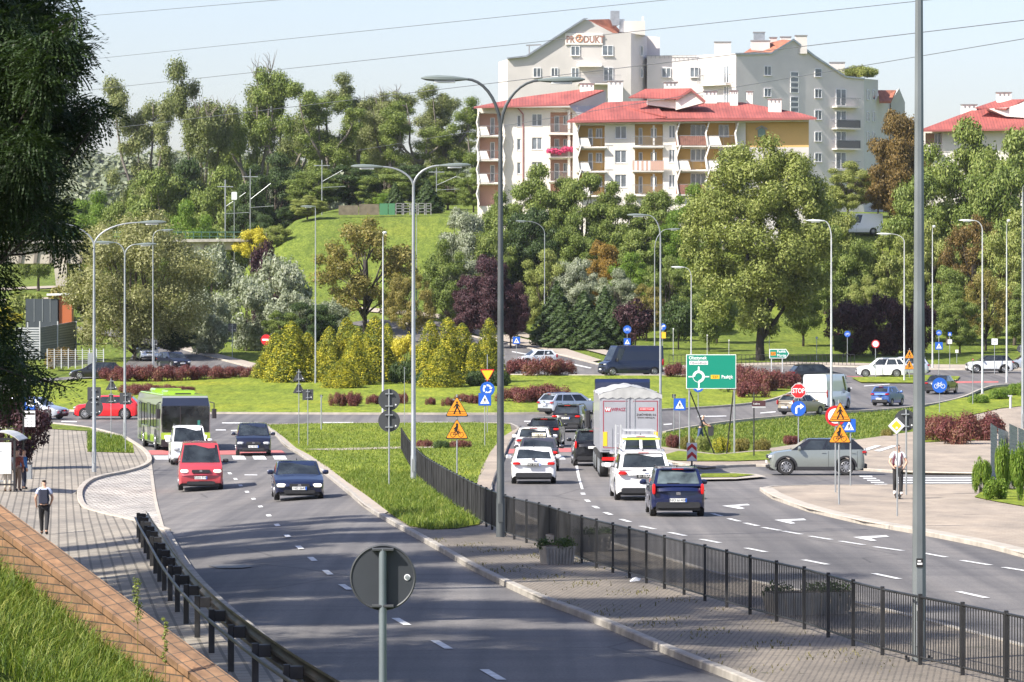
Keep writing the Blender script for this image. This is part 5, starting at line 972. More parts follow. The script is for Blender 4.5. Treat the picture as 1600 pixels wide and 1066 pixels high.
# ---------------------------------------------------------------- bus stop
o = G(36.5, 748); e = thing('bus_stop_sign', o, 0, 'bus stop post with a blue bus plate and a white timetable case', 'bus stop sign'); s = o.y / F; X = lambda x: (x - 36.5) * s; Z = lambda y: CZ - (y - HOR) * s - o.z
MB().tube([(0, 0, -.1), (0, 0, Z(618))], .035, 8).build('post', M_BLK, e); pl = MB().box(X(38), X(55), -.03, .0, Z(640), Z(620)).build('plate', M_SBLU, e); MB().box(X(41), X(53), -.038, -.031, Z(635), Z(622)).build('face', M_SWHT, pl); mb = MB(); mb.box(X(42.5), X(51.5), -.045, -.039, Z(630.5), Z(627)).box(X(43), X(45), -.045, -.039, Z(632), Z(630.5)).box(X(49), X(51), -.045, -.039, Z(632), Z(630.5)); mb.build('pictogram', M_SBLK, pl)
pl = MB().box(X(38.5), X(55), -.05, .03, Z(667), Z(642)).build('timetable_case', M_SWHT, e); mb = MB(); mb.box(X(39), X(54.5), -.056, -.051, Z(648.5), Z(645)); mb.build('lettering_band', mat('dark_print', (.08,.07,.07), .6), pl); mb = MB(); [mb.box(X(39), X(54.5), -.056, -.051, Z(z + .5), Z(z)) for z in (653, 658, 663)]; [mb.box(X(x), X(x + .5), -.056, -.051, Z(667), Z(649)) for x in (43, 49)]; mb.build('grid', M_GALV, pl)
o = G(5, 772); e = thing('bus_shelter', o, 0, 'bus shelter with curved pale roof and white poster panel at the left edge', 'bus shelter'); s = o.y / F; X = lambda x: (x - 5) * s; Z = lambda y: CZ - (y - HOR) * s - o.z
mb = MB(); n = 8
for i in range(n): 
    a = math.radians(180 * i / n * .5 + 45); b = math.radians(180 * (i + 1) / n * .5 + 45); R_ = 1.15; f_ = lambda t: (X(5) + 0.0 + math.cos(t) * R_ - .15, Z(690) + math.sin(t) * R_ - .78)
    (xa, za), (xb, zb) = f_(a), f_(b); mb.add([(xa, -.4, za), (xb, -.4, zb), (xb, 2.6, zb), (xa, 2.6, za), (xa, -.4, za + .03), (xb, -.4, zb + .03), (xb, 2.6, zb + .03), (xa, 2.6, za + .03)], [(0,1,2,3), (7,6,5,4), (0,4,5,1), (2,6,7,3)])
mb.build('roof', mat('shelter_roof', (.50, .48, .44), .35, noise=.1, nscale=2), e, True); fr = MB()
for x in (X(24), X(-40)):
    for y in (-.3, 2.5): fr.box(x - .04, x + .04, y - .04, y + .04, 0, Z(685))
fr.box(X(-40), X(24), -.34, -.26, Z(688), Z(684)); fr.box(X(-40), X(24), -.32, -.28, .35, .42); fr.build('frame', M_BLK, e); pn = MB().box(X(-34), X(19), -.33, -.27, Z(740), Z(691)).build('poster_panel', mat('poster_white', (.62, .63, .62), .4), e); MB().box(X(2), X(4), -.335, -.331, Z(706), Z(704)).build('print', M_GALV, pn); MB().rbox(X(-36), X(16), 1.2, 1.6, .42, .47, .01).build('bench', M_GALV, e)
o = G(44, 752); e = thing('litter_bin', o, 0, 'grey litter bin standing beside the waiting person in blue', 'litter bin'); MB().rbox(-.17, .17, -.15, .15, .06, .75, .03, 2).build('bin_body', M_GALV, e); MB().rbox(-.19, .19, -.17, .17, .75, .8, .03, 2).build('lid', M_BLK, e); MB().box(-.03, .03, -.03, .03, -.05, .06).build('foot', M_BLK, e)
# ---------------------------------------------------------------- black median railing
fb = [(627,706),(642,735),(659,758),(688,782),(740,818),(769,834),(800,849),(844,860),(898,884),(974,907),(1032,926),(1101,947),(1186,973),(1252,990),(1305,1009),(1362,1029),(1430,1047),(1500,1064),(1600,1090),(1720,1122)]
pts = [G(*p, dz=.1) for p in fb]; pts = smooth_poly(pts, 1); o = pts[0].copy(); rail = thing('railing', o, 0, 'long black bar railing running down the median', 'railing'); dl = [0]
for a, b in zip(pts[:-1], pts[1:]): dl.append(dl[-1] + (b.xy - a.xy).length)
def along(t):
    k = int(np.clip(np.searchsorted(dl, t) - 1, 0, len(pts) - 2)); u = (t - dl[k]) / max(1e-6, dl[k + 1] - dl[k]); p = pts[k].lerp(pts[k + 1], u); return Vector((p.x, p.y, float(ZG(p.x, p.y)) + .1)) - o
tot = dl[-1]; npn = int(tot / 2.05); h = 1.08; M_WORN = mat('worn_black_paint', (.018, .018, .019), .45, noise=.8, nscale=1.3)
for i in range(npn):
    a, b = along(i * tot / npn), along((i + 1) * tot / npn); t = (b - a); L = t.length; t.normalize(); lean = random.uniform(-.02, .02)
    mb = MB(); mb.tube([a + Vector((0, 0, h)), b + Vector((0, 0, h))], .022, 6).tube([a + Vector((0, 0, .12)), b + Vector((0, 0, .12))], .018, 6); nb = 16
    for k in range(1, nb): p = a.lerp(b, k / nb); mb.tube([p + Vector((0, 0, .12)), p + Vector((lean * .3, 0, h))], .0085, 4, False)
    mb.build('railing_panel', M_WORN, rail); MB().rbox(a.x - .032, a.x + .032, a.y - .032, a.y + .032, a.z - .2, a.z + h + .05, .008, 2).build('post', M_WORN, rail)
def planter(px, py, w, d_, h_, label):
    o = G(px, py, .1); e = thing('planter', o, .35, label, 'planter'); bx = MB(); t_ = .05
    bx.add([(x * k, y * k, z) for z, k in ((0, .86), (h_, 1)) for y in (-d_/2, d_/2) for x in (-w/2, w/2)], [(0,2,3,1), (4,5,7,6), (0,1,5,4), (2,6,7,3), (0,4,6,2), (1,3,7,5)]); bx.build('box', M_CONC, e)
    rb = MB(); n = 9
    for k in range(n): x = -w/2 * .9 + w * .9 * k / (n - 1); rb.add([(x*.9 - .02, -d_/2*.86 - .025, 0), (x*.9 + .02, -d_/2*.86 - .025, 0), (x + .02, -d_/2 - .025, h_ - .04), (x - .02, -d_/2 - .025, h_ - .04), (x*.9 - .02, -d_/2*.86, 0), (x*.9 + .02, -d_/2*.86, 0), (x + .02, -d_/2, h_ - .04), (x - .02, -d_/2, h_ - .04)], [(0,1,2,3), (0,3,7,4), (1,5,6,2), (3,2,6,7)])
    rb.build('rib', M_CONC, e); so_ = MB().box(-w/2 + t_, w/2 - t_, -d_/2 + t_, d_/2 - t_, h_, h_ + .02).build('soil', M_BARK, e)
    l = leaves_from_clumps('weeds', [(random.uniform(-w/2, w/2), random.uniform(-d_/2, d_/2), h_ + .05, .16) for _ in range(14)], 900, .035, LM['dark']); c = bpy.data.objects.new('weeds', l); C.objects.link(c); c.parent = e
planter(870, 888, .75, .5, .42, 'ribbed concrete planter with dry weeds on the near side of the black railing'); planter(905, 868, 1.6, .5, .42, 'weedy concrete planter behind the black railing beside the ribbed one'); planter(1262, 968, 1.7, .55, .42, 'weedy concrete planter behind the black railing near the thick column')
# ---------------------------------------------------------------- left crash barrier
gb = [(216,845),(222,860),(232,879),(244,905),(258,933),(282,971),(304,999),(326,1025),(358,1056),(400,1094),(450,1134),(510,1178)]
pts = smooth_poly([G(*p, dz=.09) for p in gb], 1); o = pts[0].copy(); bar = thing('crash_barrier', o, 0, 'black steel crash barrier between left pavement and near road', 'crash barrier'); dl = [0]
for a, b in zip(pts[:-1], pts[1:]): dl.append(dl[-1] + (b.xy - a.xy).length)
tot = dl[-1]; nn = int(tot / 3.9); ax = [along(i * tot / nn) for i in range(nn + 1)]
M_BAR = mat('barrier_steel', (.045, .038, .034), .45, .5, noise=.6, nscale=3)
fine = [along(i * tot / (nn * 6)) for i in range(nn * 6 + 1)]; vs = []; fs = []; prof = [(.0, .44), (.0, .49), (.075, .53), (.0, .60), (.0, .64), (.075, .71), (.0, .75), (.0, .79)]
for i, p in enumerate(fine):
    t = (fine[min(i + 1, len(fine) - 1)] - fine[max(i - 1, 0)]); t.z = 0; t.normalize(); n = Vector((-t.y, t.x, 0)); n = n if n.x > 0 else -n
    vs += [tuple(p + n * (.22 + a) + Vector((0, 0, z))) for a, z in prof]; K = len(prof)
    if i: fs += [((i-1)*K+k, (i-1)*K+k+1, i*K+k+1, i*K+k) for k in range(K - 1)]
bm_ = MB(); bm_.add(vs, fs); bm_.build('guard_beam', M_BAR, bar, True); tb = MB(); tb.tube([p + Vector((-.09, 0, .58)) for p in fine], .03, 7); tb.build('hand_rail', M_BAR, bar, True)
for p in ax: MB().rbox(p.x - .05, p.x + .05, p.y - .035, p.y + .035, p.z - .15, p.z + .72, .01, 2).build('post', M_BLK, bar); MB().rbox(p.x + .05, p.x + .23, p.y - .06, p.y + .06, p.z + .52, p.z + .70, .01, 0).build('spacer', M_BLK, bar)
# ---------------------------------------------------------------- vehicles
def paint(name, col, metal=.0, rough=.28): return mat(name, col, rough, metal, coat=.8, spec=.5)
M_TYRE = mat('tyre_rubber', (.018, .018, .018), .8); M_RIM = mat('alloy_rim', (.50, .50, .52), .3, .8); M_RIMD = mat('dark_rim', (.12, .12, .13), .35, .7); M_PLAS = mat('black_plastic', (.022, .022, .024), .55); M_CGL = mat('car_glass', (.022, .027, .03), .03, spec=.7, noise=.8, nscale=1.6); M_CGL2 = mat('light_car_glass', (.09, .115, .12), .05, spec=.7, noise=.7, nscale=1.8)
M_HLT = mat('headlight_glass', (.5, .51, .53), .12, coat=1.0); M_TLT = mat('taillight_red', (.36, .006, .008), .2, coat=1.0); M_BRK = mat('brake_light_lit', (.48, .008, .008), .25, emit=(1, .03, .02, .12)); M_HON = mat('headlight_lit', (.9, .85, .75), .2, emit=(1, .92, .78, .6)); M_PLT = mat('number_plate', (.75, .75, .72), .5); M_IND = mat('orange_lens', (.75, .25, .02), .3); M_SEAM = mat('panel_gap', (.01, .01, .01), .8); M_CHR = mat('chrome', (.65, .65, .67), .12, 1.0); M_CABIN = mat('cabin_interior', (.03, .03, .03), .9)
def lerp(a, b, t): return a + (b - a) * t
def wheel(parent, x, y, r, side, rim=M_RIM, w=.20, spokes=10):
    mb = MB(); R = [(-.5, .62), (-.5, .93), (-.38, 1), (.38, 1), (.5, .93), (.5, .62)]; n = 26; c = Vector((x, y, r))
    vs = [c + Vector((math.cos(2 * math.pi * k / n) * r * q, p * w, math.sin(2 * math.pi * k / n) * r * q)) for p, q in R for k in range(n)]
    fs = [(i * n + k, i * n + (k + 1) % n, (i + 1) * n + (k + 1) % n, (i + 1) * n + k) for i in range(5) for k in range(n)] + [tuple(range(n)), tuple(range(5 * n, 6 * n))]
    mb.add(vs, fs); o = mb.build('wheel', M_TYRE, parent, True); rb = MB(); yo = y + side * w * .46; rr = r * .63
    rb.cyl((x, yo, r), r * .16, .05, 'Y', 12)
    for k in range(spokes):
        a = 2 * math.pi * k / spokes; d = Vector((math.cos(a), 0, math.sin(a))); q = Vector((-d.z, 0, d.x)); p0 = c + d * r * .1; p1 = c + d * rr; wd = r * .055
        vs = [Vector((p.x, yo + s, p.z)) for s in (-.015, .018) for p in (p0 - q * wd, p0 + q * wd, p1 + q * wd * .8, p1 - q * wd * .8)]; rb.add(vs, [(0,1,2,3), (7,6,5,4), (0,4,5,1), (1,5,6,2), (2,6,7,3), (3,7,4,0)])
    rb.tube([(x + math.cos(a) * rr, yo, r + math.sin(a) * rr) for a in [i * math.pi / 10 for i in range(21)]], r * .045, 5, False); rb.build('rim', rim, o, True); return o
# profile kinds: x as fraction of L (front = +.5); hood heights in metres
KIND = dict(
    hatch=dict(hood=[(.5,.52),(.47,.66),(.40,.76),(.24,.90)], rear=[(-.46,.96),(-.5,.78)], gh=(.26,.06,-.36,-.475), belt=(.90,.98)),
    suv=dict(hood=[(.5,.66),(.48,.84),(.42,.95),(.25,1.04)], rear=[(-.47,1.08),(-.5,.88)], gh=(.27,.09,-.36,-.475), belt=(1.04,1.10)),
    sedan=dict(hood=[(.5,.50),(.475,.64),(.41,.74),(.22,.90)], rear=[(-.30,.97),(-.44,.99),(-.49,.92),(-.5,.75)], gh=(.24,.04,-.20,-.36), belt=(.90,.96)),
    wagon=dict(hood=[(.5,.52),(.475,.66),(.40,.77),(.24,.92)], rear=[(-.47,.98),(-.5,.8)], gh=(.25,.06,-.38,-.475), belt=(.92,.98)),
    mpv=dict(hood=[(.5,.58),(.47,.74),(.42,.86),(.31,.98)], rear=[(-.47,1.04),(-.5,.8)], gh=(.34,.10,-.39,-.475), belt=(.98,1.04)),
    van=dict(hood=[(.5,.62),(.485,.86),(.45,.98),(.375,1.12)], rear=[(-.49,1.2),(-.5,1.15)], gh=(.385,.235,-.485,-.495), belt=(1.12,1.2)),
    bigvan=dict(hood=[(.5,.75),(.49,1.0),(.46,1.12),(.385,1.28)], rear=[(-.492,1.32),(-.5,1.28)], gh=(.39,.275,-.488,-.495), belt=(1.28,1.32)))
def vehicle(name, kind, L, W, H, col, loc, yaw, label, cat='car', wb=None, wr=.32, cladding=None, roofm=None, side=None, rear='win', lit=None, plate=None, sill=.22, tumble=.14, rails=False, glass=None, rim=M_RIM, belt2=0.0, grille=True, tail='wide', driver=False, platem=None, bumper=None, spokes=10, blind_rear=False, group=None):
    K = KIND[kind]; e = thing(name, loc, yaw, label, cat, group); h = L / 2; wb = wb or L * .60; xf = wb / 2 + L * .015; xr = xf - wb; ra = wr * 1.17; Wh = W / 2; glass = glass or M_CGL
    top = sorted([(-a * 0 + a * L, z) for a, z in K['hood']] + [(a * L, z) for a, z in K['rear']]); tx = [t[0] for t in top]; tz = [t[1] for t in top]
    xs = sorted(set([round(v, 4) for v in list(np.linspace(-h, h, 44)) + [xf + ra * math.cos(a) for a in np.linspace(0, math.pi, 13)] + [xr + ra * math.cos(a) for a in np.linspace(0, math.pi, 13)] + [h - .03, -h + .03, h - .08, -h + .08] + tx if -h <= v <= h]))
    def bot(x):
        z = sill + (.10 * max(0, (abs(x) - h * .86) / (h * .14)))
        for c in (xf, xr):
            if abs(x - c) < ra: z = max(z, wr + math.sqrt(max(0, ra * ra - (x - c) ** 2)))
        return z
    def plan(x): u = abs(x) / h; return 1 - .04 * u ** 3 - .10 * max(0, (u - .86) / .14) ** 2
    def sect(z): return 1 - .05 * max(0, (.5 - z) / .35) ** 2 - .055 * max(0, (z - .62) / .5) ** 1.5
    vs = []; K7 = 7; T = 9
    def push(x, y, z):
        u = (abs(x) / h); s = 1 if x > 0 else -1; yy = abs(y) / Wh
        x2 = x - s * (u ** 12) * (.16 * yy ** 2.5) - s * (u ** 14) * (max(0, z - .55) * (.22 if kind not in ('van', 'bigvan') else .10)) * (1 if s > 0 else .35) - s * (u ** 14) * max(0, .38 - z) * .3
        vs.append((x2, y, z))
    for x in xs:
        zt = float(np.interp(x, tx, tz)); zb = min(bot(x), zt - .04); pw = plan(x) * Wh
        for k in range(K7): z = lerp(zb, zt, (k / (K7 - 1)) ** .9); push(x, pw * sect(z), z)
        for k in range(1, T - 1): t = 1 - 2 * k / (T - 1); crown = .035 * (1 - t * t) * (1 if x > 0 else .6); push(x, pw * sect(zt) * t, zt + crown)
        for k in range(K7 - 1, -1, -1): z = lerp(zb, zt, (k / (K7 - 1)) ** .9); push(x, -pw * sect(z), z)
    M_ = K7 * 2 + T - 2; n = len(xs); fs = []
    for i in range(n - 1):
        for k in range(M_ - 1): a = i * M_ + k; fs.append((a, a + 1, a + M_ + 1, a + M_))
    for i in (0, n - 1):       # closing faces front and rear, row by row
        for k in range(K7 - 1): fs.append((i * M_ + k, i * M_ + k + 1, i * M_ + M_ - 2 - k, i * M_ + M_ - 1 - k))
        fs.append(tuple(i * M_ + k for k in range(K7 - 1, K7 + T - 1)))
    body = MB(); body.add(vs, fs); bo = body.build('body', col, e, True)
    MB().box(-h * .93, h * .93, -Wh * .80, Wh * .80, sill - .03, .62).build('underbody', M_PLAS, e)
    # greenhouse
    g = K['gh']; b0, b1 = K['belt']; yb0 = Wh * sect(b0) * .985; yr = yb0 - tumble; xa, xb, xc, xd = [q * L for q in g]; zr = H - .03; dz = zr - b0; c8 = []
    lo = [(xa, b0 - .03), (xd, b1 - .03)]; hi = [(xb, zr - .02), (xc, zr - .035)]
    def ghp(u, v, sd):   # u 0 front..1 rear, v 0 belt..1 roof
        x = lerp(lerp(lo[0][0], lo[1][0], u), lerp(hi[0][0], hi[1][0], u), v); z = lerp(lerp(lo[0][1], lo[1][1], u), lerp(hi[0][1], hi[1][1], u), v); y = lerp(yb0, yr, v) * (1 - .05 * (2 * u - 1) ** 2 * (1 if kind not in ('van', 'bigvan') else .3)); return Vector((x, sd * y, z))
    NU, NT = 14, 10; vs = []; fs = []
    for i in range(NU + 1):
        u = i / NU; row = [ghp(u, v, 1) for v in (0, .5, .93)]; a = ghp(u, 1, 1); b = ghp(u, 1, -1); row.append(Vector((a.x, a.y * .97, a.z + .006)))
        for k in range(1, NT): t = k / NT; q = a.lerp(b, t); q.z += (H - zr) * (1 - (2 * t - 1) ** 4) * (.55 + .45 * math.sin(math.pi * min(1, max(0, u * .9 + .05)))) + .006; row.append(q)
        row.append(Vector((b.x, b.y * .97, b.z + .006))); row += [ghp(u, v, -1) for v in (.93, .5, 0)]; vs += row
    R_ = 3 + NT + 1 + 3
    for i in range(NU):
        for k in range(R_ - 1): a = i * R_ + k; fs.append((a, a + 1, a + R_ + 1, a + R_))
    fs += [tuple(range(R_)), tuple(NU * R_ + k for k in range(R_ - 1, -1, -1))]; cb = MB(); cb.add(vs, fs); cb.build('roof', roofm or col, e, True)
    def quad(name, ps, m, off=.006, n=1, parent=e, thick=.012):
        a, b, c, d = ps; nn = (b - a).cross(d - a).normalized(); ctr = (a + b + c + d) / 4
        if nn.dot(ctr - Vector((0, 0, .8))) < 0: nn = -nn
        V = [p + nn * off for p in ps] + [p - nn * thick for p in ps]; q = MB(); q.add(V, [(0,1,2,3), (7,6,5,4), (0,4,5,1), (1,5,6,2), (2,6,7,3), (3,7,4,0)]); return q.build(name, m, parent)
    sd_ = side if side is not None else ([(.10,.44),(.47,.76),(.79,.95)] if kind in ('suv','wagon','mpv') else [(.12,.50),(.53,.90)])
    for s in (1, -1):
        for (u0, u1) in sd_: quad('side_window', [ghp(u0 + (.02 if u0 < .2 else 0), .07, s), ghp(u1, .07, s), ghp(lerp(u0, u1, .97) if u1 > .85 else u1, .88, s), ghp(u0 + (.0), .88, s)], glass)
    fq = lambda ya, yb, va, vb, u: [Vector((lerp(ghp(u, va, 1).x, 0, 0), ghp(u, va, 1).y * ya, ghp(u, va, 1).z)), Vector((ghp(u, va, 1).x, ghp(u, va, 1).y * yb, ghp(u, va, 1).z)), Vector((ghp(u, vb, 1).x, ghp(u, vb, 1).y * yb, ghp(u, vb, 1).z)), Vector((ghp(u, vb, 1).x, ghp(u, vb, 1).y * ya, ghp(u, vb, 1).z))]
    ws = quad('windscreen', fq(-.93, .93, .07, .92, 0), glass, .008); 
    w1 = fq(-.5, -.02, .06, .09, 0); quad('wiper', w1, M_PLAS, .018, parent=ws); w1 = fq(.08, .62, .06, .09, 0); quad('wiper', w1, M_PLAS, .018, parent=ws)
    if rear == 'win': 
        rw = quad('rear_window', fq(-.86, .86, .14 if kind != 'sedan' else .1, .90, 1), glass, .008); quad('wiper', fq(-.05, .45, .14, .17, 1), M_PLAS, .02, parent=rw) if kind != 'sedan' else None
    elif rear == 'two':
        for a, b in ((-.84, -.08), (.08, .84)): quad('rear_window', fq(a, b, .18, .82, 1), glass, .008)
    # lights
    zf = float(np.interp(h * .95, tx, tz)); lz = zf - .06; yl = Wh * .72
    def blob(name, x, y, z, sx, sy, sz, m, parent=e):
        q = MB(); N1, N2 = 8, 5; V = []
        for i in range(N2 + 1):
            ph = math.pi * (i / N2 - .5)
            for j in range(N1): a = 2 * math.pi * (j + .5) / N1; sg = lambda t, p: math.copysign(abs(t) ** p, t); V.append((x + sx * sg(math.cos(ph), .6) * sg(math.cos(a), .6), y + sy * sg(math.cos(ph), .6) * sg(math.sin(a), .6), z + sz * sg(math.sin(ph), .7)))
        F_ = [(i * N1 + j, i * N1 + (j + 1) % N1, (i + 1) * N1 + (j + 1) % N1, (i + 1) * N1 + j) for i in range(N2) for j in range(N1)] + [tuple(range(N1)), tuple(N2 * N1 + j for j in range(N1))]
        q.add(V, F_); return q.build(name, m, parent, True)
    for s in (1, -1):
        blob('headlight', h - .17, s * yl, lz - .02, .15, .17, .07, M_HON if lit == 'front' else M_HLT)
        if tail == 'tall': blob('taillight', -h + .10, s * Wh * .88, b1 - .12 if kind not in ('van','bigvan') else 1.15, .10, .055, .17 if kind not in ('bigvan',) else .30, M_BRK if lit == 'rear' else M_TLT)
        else: blob('taillight', -h + .12, s * Wh * .76, (b1 - .14), .13, .16, .062, M_BRK if lit == 'rear' else M_TLT)
        m0 = ghp(.10, .05, s); mi = blob('mirror', m0.x - .02, s * (Wh + .10), b0 + .09, .07, .12, .085 if kind not in ('bigvan',) else .17, M_PLAS if kind in ('van','bigvan') else col); MB().box(m0.x - .03, m0.x + .02, min(s * (Wh - .12), s * (Wh + .02)), max(s * (Wh - .12), s * (Wh + .02)), b0 + .03, b0 + .06).build('stalk', M_PLAS, mi)
        for u in ((.50, .90) if kind not in ('van', 'bigvan') else (.30,)):
            x = lerp(xa, xd, u) + .08; MB().rbox(x, x + .17, min(s * (Wh * sect(.85) + .0), s * (Wh * sect(.85) + .022)), max(s * (Wh * sect(.85)), s * (Wh * sect(.85) + .022)), b0 - .12, b0 - .09, .008).build('handle', M_PLAS if kind in ('van', 'bigvan') else col, e)
        sm = MB()
        for u in ((.03, .51, .90) if kind not in ('van', 'bigvan') else (.03, .36)):
            x = lerp(xa, xd, u); yv = Wh + .004
            if abs(x - xr) > ra and abs(x - xf) > ra:
                for q in range(6):
                    za, zb = lerp(sill + .06, b0 - .03, q / 6), lerp(sill + .06, b0 - .03, (q + 1) / 6); ya, yb = Wh * plan(x) * sect(za) + .003, Wh * plan(x) * sect(zb) + .003; sm.add([(x - .006, s * ya, za), (x + .006, s * ya, za), (x + .006, s * yb, zb), (x - .006, s * yb, zb)], [(0, 1, 2, 3)])
        if sm.v: sm.build('door_gap', M_SEAM, e)
        if cladding:
            for c in (xf, xr):
                ar = MB(); V = []
                for j in range(13):
                    a = math.pi * j / 12; 
                    for rr in (ra - .01, ra + .075): xx = c + rr * math.cos(a); zz = wr + rr * math.sin(a); yy = Wh * plan(np.clip(xx, -h, h)) * sect(zz) + .008; V.append((xx, s * yy, zz))
                ar.add(V, [(2*j, 2*j+1, 2*j+3, 2*j+2) for j in range(12)]); ar.build('arch_trim', M_PLAS, e)
            MB().rbox(xr + ra, xf - ra, min(s * (Wh - .05), s * (Wh + .012)), max(s * (Wh - .05), s * (Wh + .012)), sill - .02, sill + .14, .02).build('sill_trim', M_PLAS, e)
        if rails: MB().tube([(xb - .25, s * (yr - .06), H - .03), (xb - .3, s * (yr - .06), H + .02), (xc + .25, s * (yr - .06), H + .01), (xc + .2, s * (yr - .06), H - .04)], .018, 6).build('roof_rail', M_CHR if rails == 'chrome' else M_PLAS, e, True)
        for x in (xf, xr): wheel(e, x, s * (Wh - .115), wr, s, rim, spokes=spokes)
    if grille:
        g_ = MB().rbox(h - .10, h + .006, -Wh * .40, Wh * .40, lz - .09, lz + .04, .03).build('grille', M_PLAS, e); MB().rbox(h - .02, h + .014, -.06, .06, lz - .05, lz + .03, .02).build('badge', M_CHR, g_)
    MB().rbox(h - .13, h + .004, -Wh * .62, Wh * .62, .27, .40, .04).build('air_intake', M_PLAS, e)
    MB().rbox(-h - .006, -h + .12, -Wh * .80, Wh * .80, sill + .06, sill + .24, .05).build('rear_diffuser', bumper or M_PLAS, e)
    pz = .46 if kind in ('sedan', 'hatch', 'wagon', 'mpv') else .55; zrp = dict(sedan=.78, suv=.86, hatch=.52, wagon=.72, mpv=.8, van=.62, bigvan=.5)[kind]
    for x0, x1, z, sg in ((h - .01, h + .028, pz, 1), (-h - .028, -h + .02, zrp, -1)):
        p = MB().box(x0, x1, -.26, .26, z - .056, z + .056).build('number_plate', platem or M_PLT, e); sb = MB().box(x1 if sg > 0 else x0 - .003, x1 + .003 if sg > 0 else x0, -.26 if sg < 0 else .21, -.21 if sg < 0 else .26, z - .056, z + .056); sb.v = [(a, -b if sg < 0 else b, c) for a, b, c in sb.v] if 0 else sb.v; sb.build('band', M_SBLU, p)
        if plate: text_mesh('plate_text', plate, .115, M_SBLK if not platem else M_PLT, p, Matrix.Translation(((x1 + .004) if sg > 0 else (x0 - .004), 0, z)) @ Matrix.Rotation(math.pi / 2 * sg, 4, 'Z') @ UPR, ext=.001)
    if kind != 'sedan' and kind not in ('van', 'bigvan'):
        bz = ghp(1, .97, 1).z; xx = ghp(1, .97, 1).x; MB().rbox(xx - .10, xx + .03, -yr * .8, yr * .8, bz - .005, bz + .035, .012).build('spoiler', col, e); MB().box(xx - .112, xx - .10, -.18, .18, bz + .003, bz + .024).build('third_brake_light', M_BRK if lit == 'rear' else M_TLT, e)
    b_ = MB().rbox(-h - .003, -h + .02, -.07, .07, zrp + .16, zrp + .25, .02); b_.build('badge', M_CHR, e)
    sh = MB(); sh.tube([(xc + .25, 0, H - .01), (xc + .12, 0, H + .07)], [.022, .006], 5); sh.build('aerial', M_PLAS, e)
    if driver: blob('driver', xb - .25, .35, b0 + .25, .10, .09, .13, mat('skin', (.42, .25, .18), .6))
    return e
def yaw_of(p, q):     # heading from pixel p to pixel q on the ground
    a, b = G(*p), G(*q); return math.atan2(b.y - a.y, b.x - a.x)
def put(px, py, yaw, L, end='near', dz=.015):     # py = row of the bumper end nearest to us
    g_ = G(px, py); d = Vector((math.cos(yaw), math.sin(yaw), 0)); s = abs(d.y) * L / 2 if end == 'near' else 0; p = Vector((g_.x, g_.y + s, 0)); p.x = (px - 800) * g_.y / F + (d.x * (1 if d.y > 0 else -1)) * L / 2 * (1 if end == 'near' else 0); return gz(p.x, p.y, dz)
YD = yaw_of((396,780), (488,874)); YU = yaw_of((1012,825), (931,793))      # down and up the road
print('yaws', math.degrees(YD), math.degrees(YU))
def car(px, py, yaw, kind, L, W, H, col, label, name='car', end='near', **k): return vehicle(name, kind, L, W, H, col, put(px, py, yaw, L, end), yaw, label, **k)
D_ = math.radians
car(314, 768, YD, 'van', 4.85, 1.86, 1.96, paint('van_red', (.38, .045, .055)), 'red passenger van with black bumper driving toward the viewer ahead of the bus', 'van', cat='van', lit='front', plate='GGO 7195', side=[(.10,.34),(.37,.66),(.69,.95)], bumper=M_PLAS, wr=.33, wb=2.92, tumble=.15, tail='tall')
car(468, 782, YD, 'sedan', 4.58, 1.80, 1.40, paint('car_night_blue', (.010, .016, .05), .3), 'dark blue coupe with ring headlights driving toward the viewer', lit='front', plate='NO 5647', wr=.33, driver=True)
car(396, 713, YD - .02, 'mpv', 4.6, 1.78, 1.60, paint('car_dark_navy', (.014, .016, .035), .3), 'dark navy people carrier on the zebra crossing, facing the viewer', plate='NLI 30187', lit=None)
car(297, 728, YD + .03, 'suv', 4.35, 1.80, 1.84, paint('car_white', (.78, .78, .77)), 'white van with a roof light bar, squeezed between bus and red van', 'van', cat='van', plate=None, rails=True)
car(834, 757, D_(89.8), 'sedan', 4.63, 1.78, 1.44, paint('taxi_white', (.80, .80, .80)), 'white saloon nearest in the left queue, seen from behind', lit='rear', plate='NO 2VE15', platem=M_SBLK, wr=.31)
car(841, 737, D_(89), 'sedan', 4.7, 1.80, 1.46, paint('car_grey_wine', (.085, .08, .09), .5), 'dark grey taxi with a yellow roof sign, second in the left queue', lit='rear', plate=None)
car(833, 716, D_(88), 'hatch', 4.3, 1.80, 1.50, paint('car_white', (.78, .78, .77)), 'white hatchback third in the left queue, roof above the taxi', lit=None, rails=True)
car(849, 699, D_(85), 'suv', 4.2, 1.80, 1.56, paint('car_black', (.012, .012, .014), .2), 'black small crossover fourth in the left queue', lit='rear')
car(884, 676, D_(79), 'suv', 4.65, 1.88, 1.68, paint('car_black', (.012, .012, .014), .2), 'black crossover entering the roundabout behind the silver estate', lit='rear', plate='NE 8542H', rails=True)
car(893, 648, D_(38), 'wagon', 4.86, 1.86, 1.50, paint('car_silver', (.50, .54, .60), .5), 'silver estate car turning right on the roundabout beyond the black crossover', end='mid', rails='chrome')
car(1060, 808, D_(91.3), 'hatch', 3.75, 1.70, 1.53, paint('hatch_blue', (.004, .009, .05), .0), 'small dark blue hatchback nearest in the right queue, seen from behind', lit='rear', plate='NO 6140K', rails=True, tail='tall', wr=.30, driver=False, glass=M_CGL2)
car(1007, 783, D_(91.6), 'suv', 5.05, 1.97, 1.72, paint('car_white', (.78, .78, .77)), 'large white off-roader with black plate behind the blue hatchback', lit='rear', plate='E1 OBAJ', platem=M_SBLK, wr=.38, rails='chrome')
car(928, 729, D_(91), 'suv', 4.5, 1.85, 1.66, paint('car_black', (.012, .012, .014), .2), 'dark car beside the truck with its red tail lamp showing', lit='rear', tail='tall')
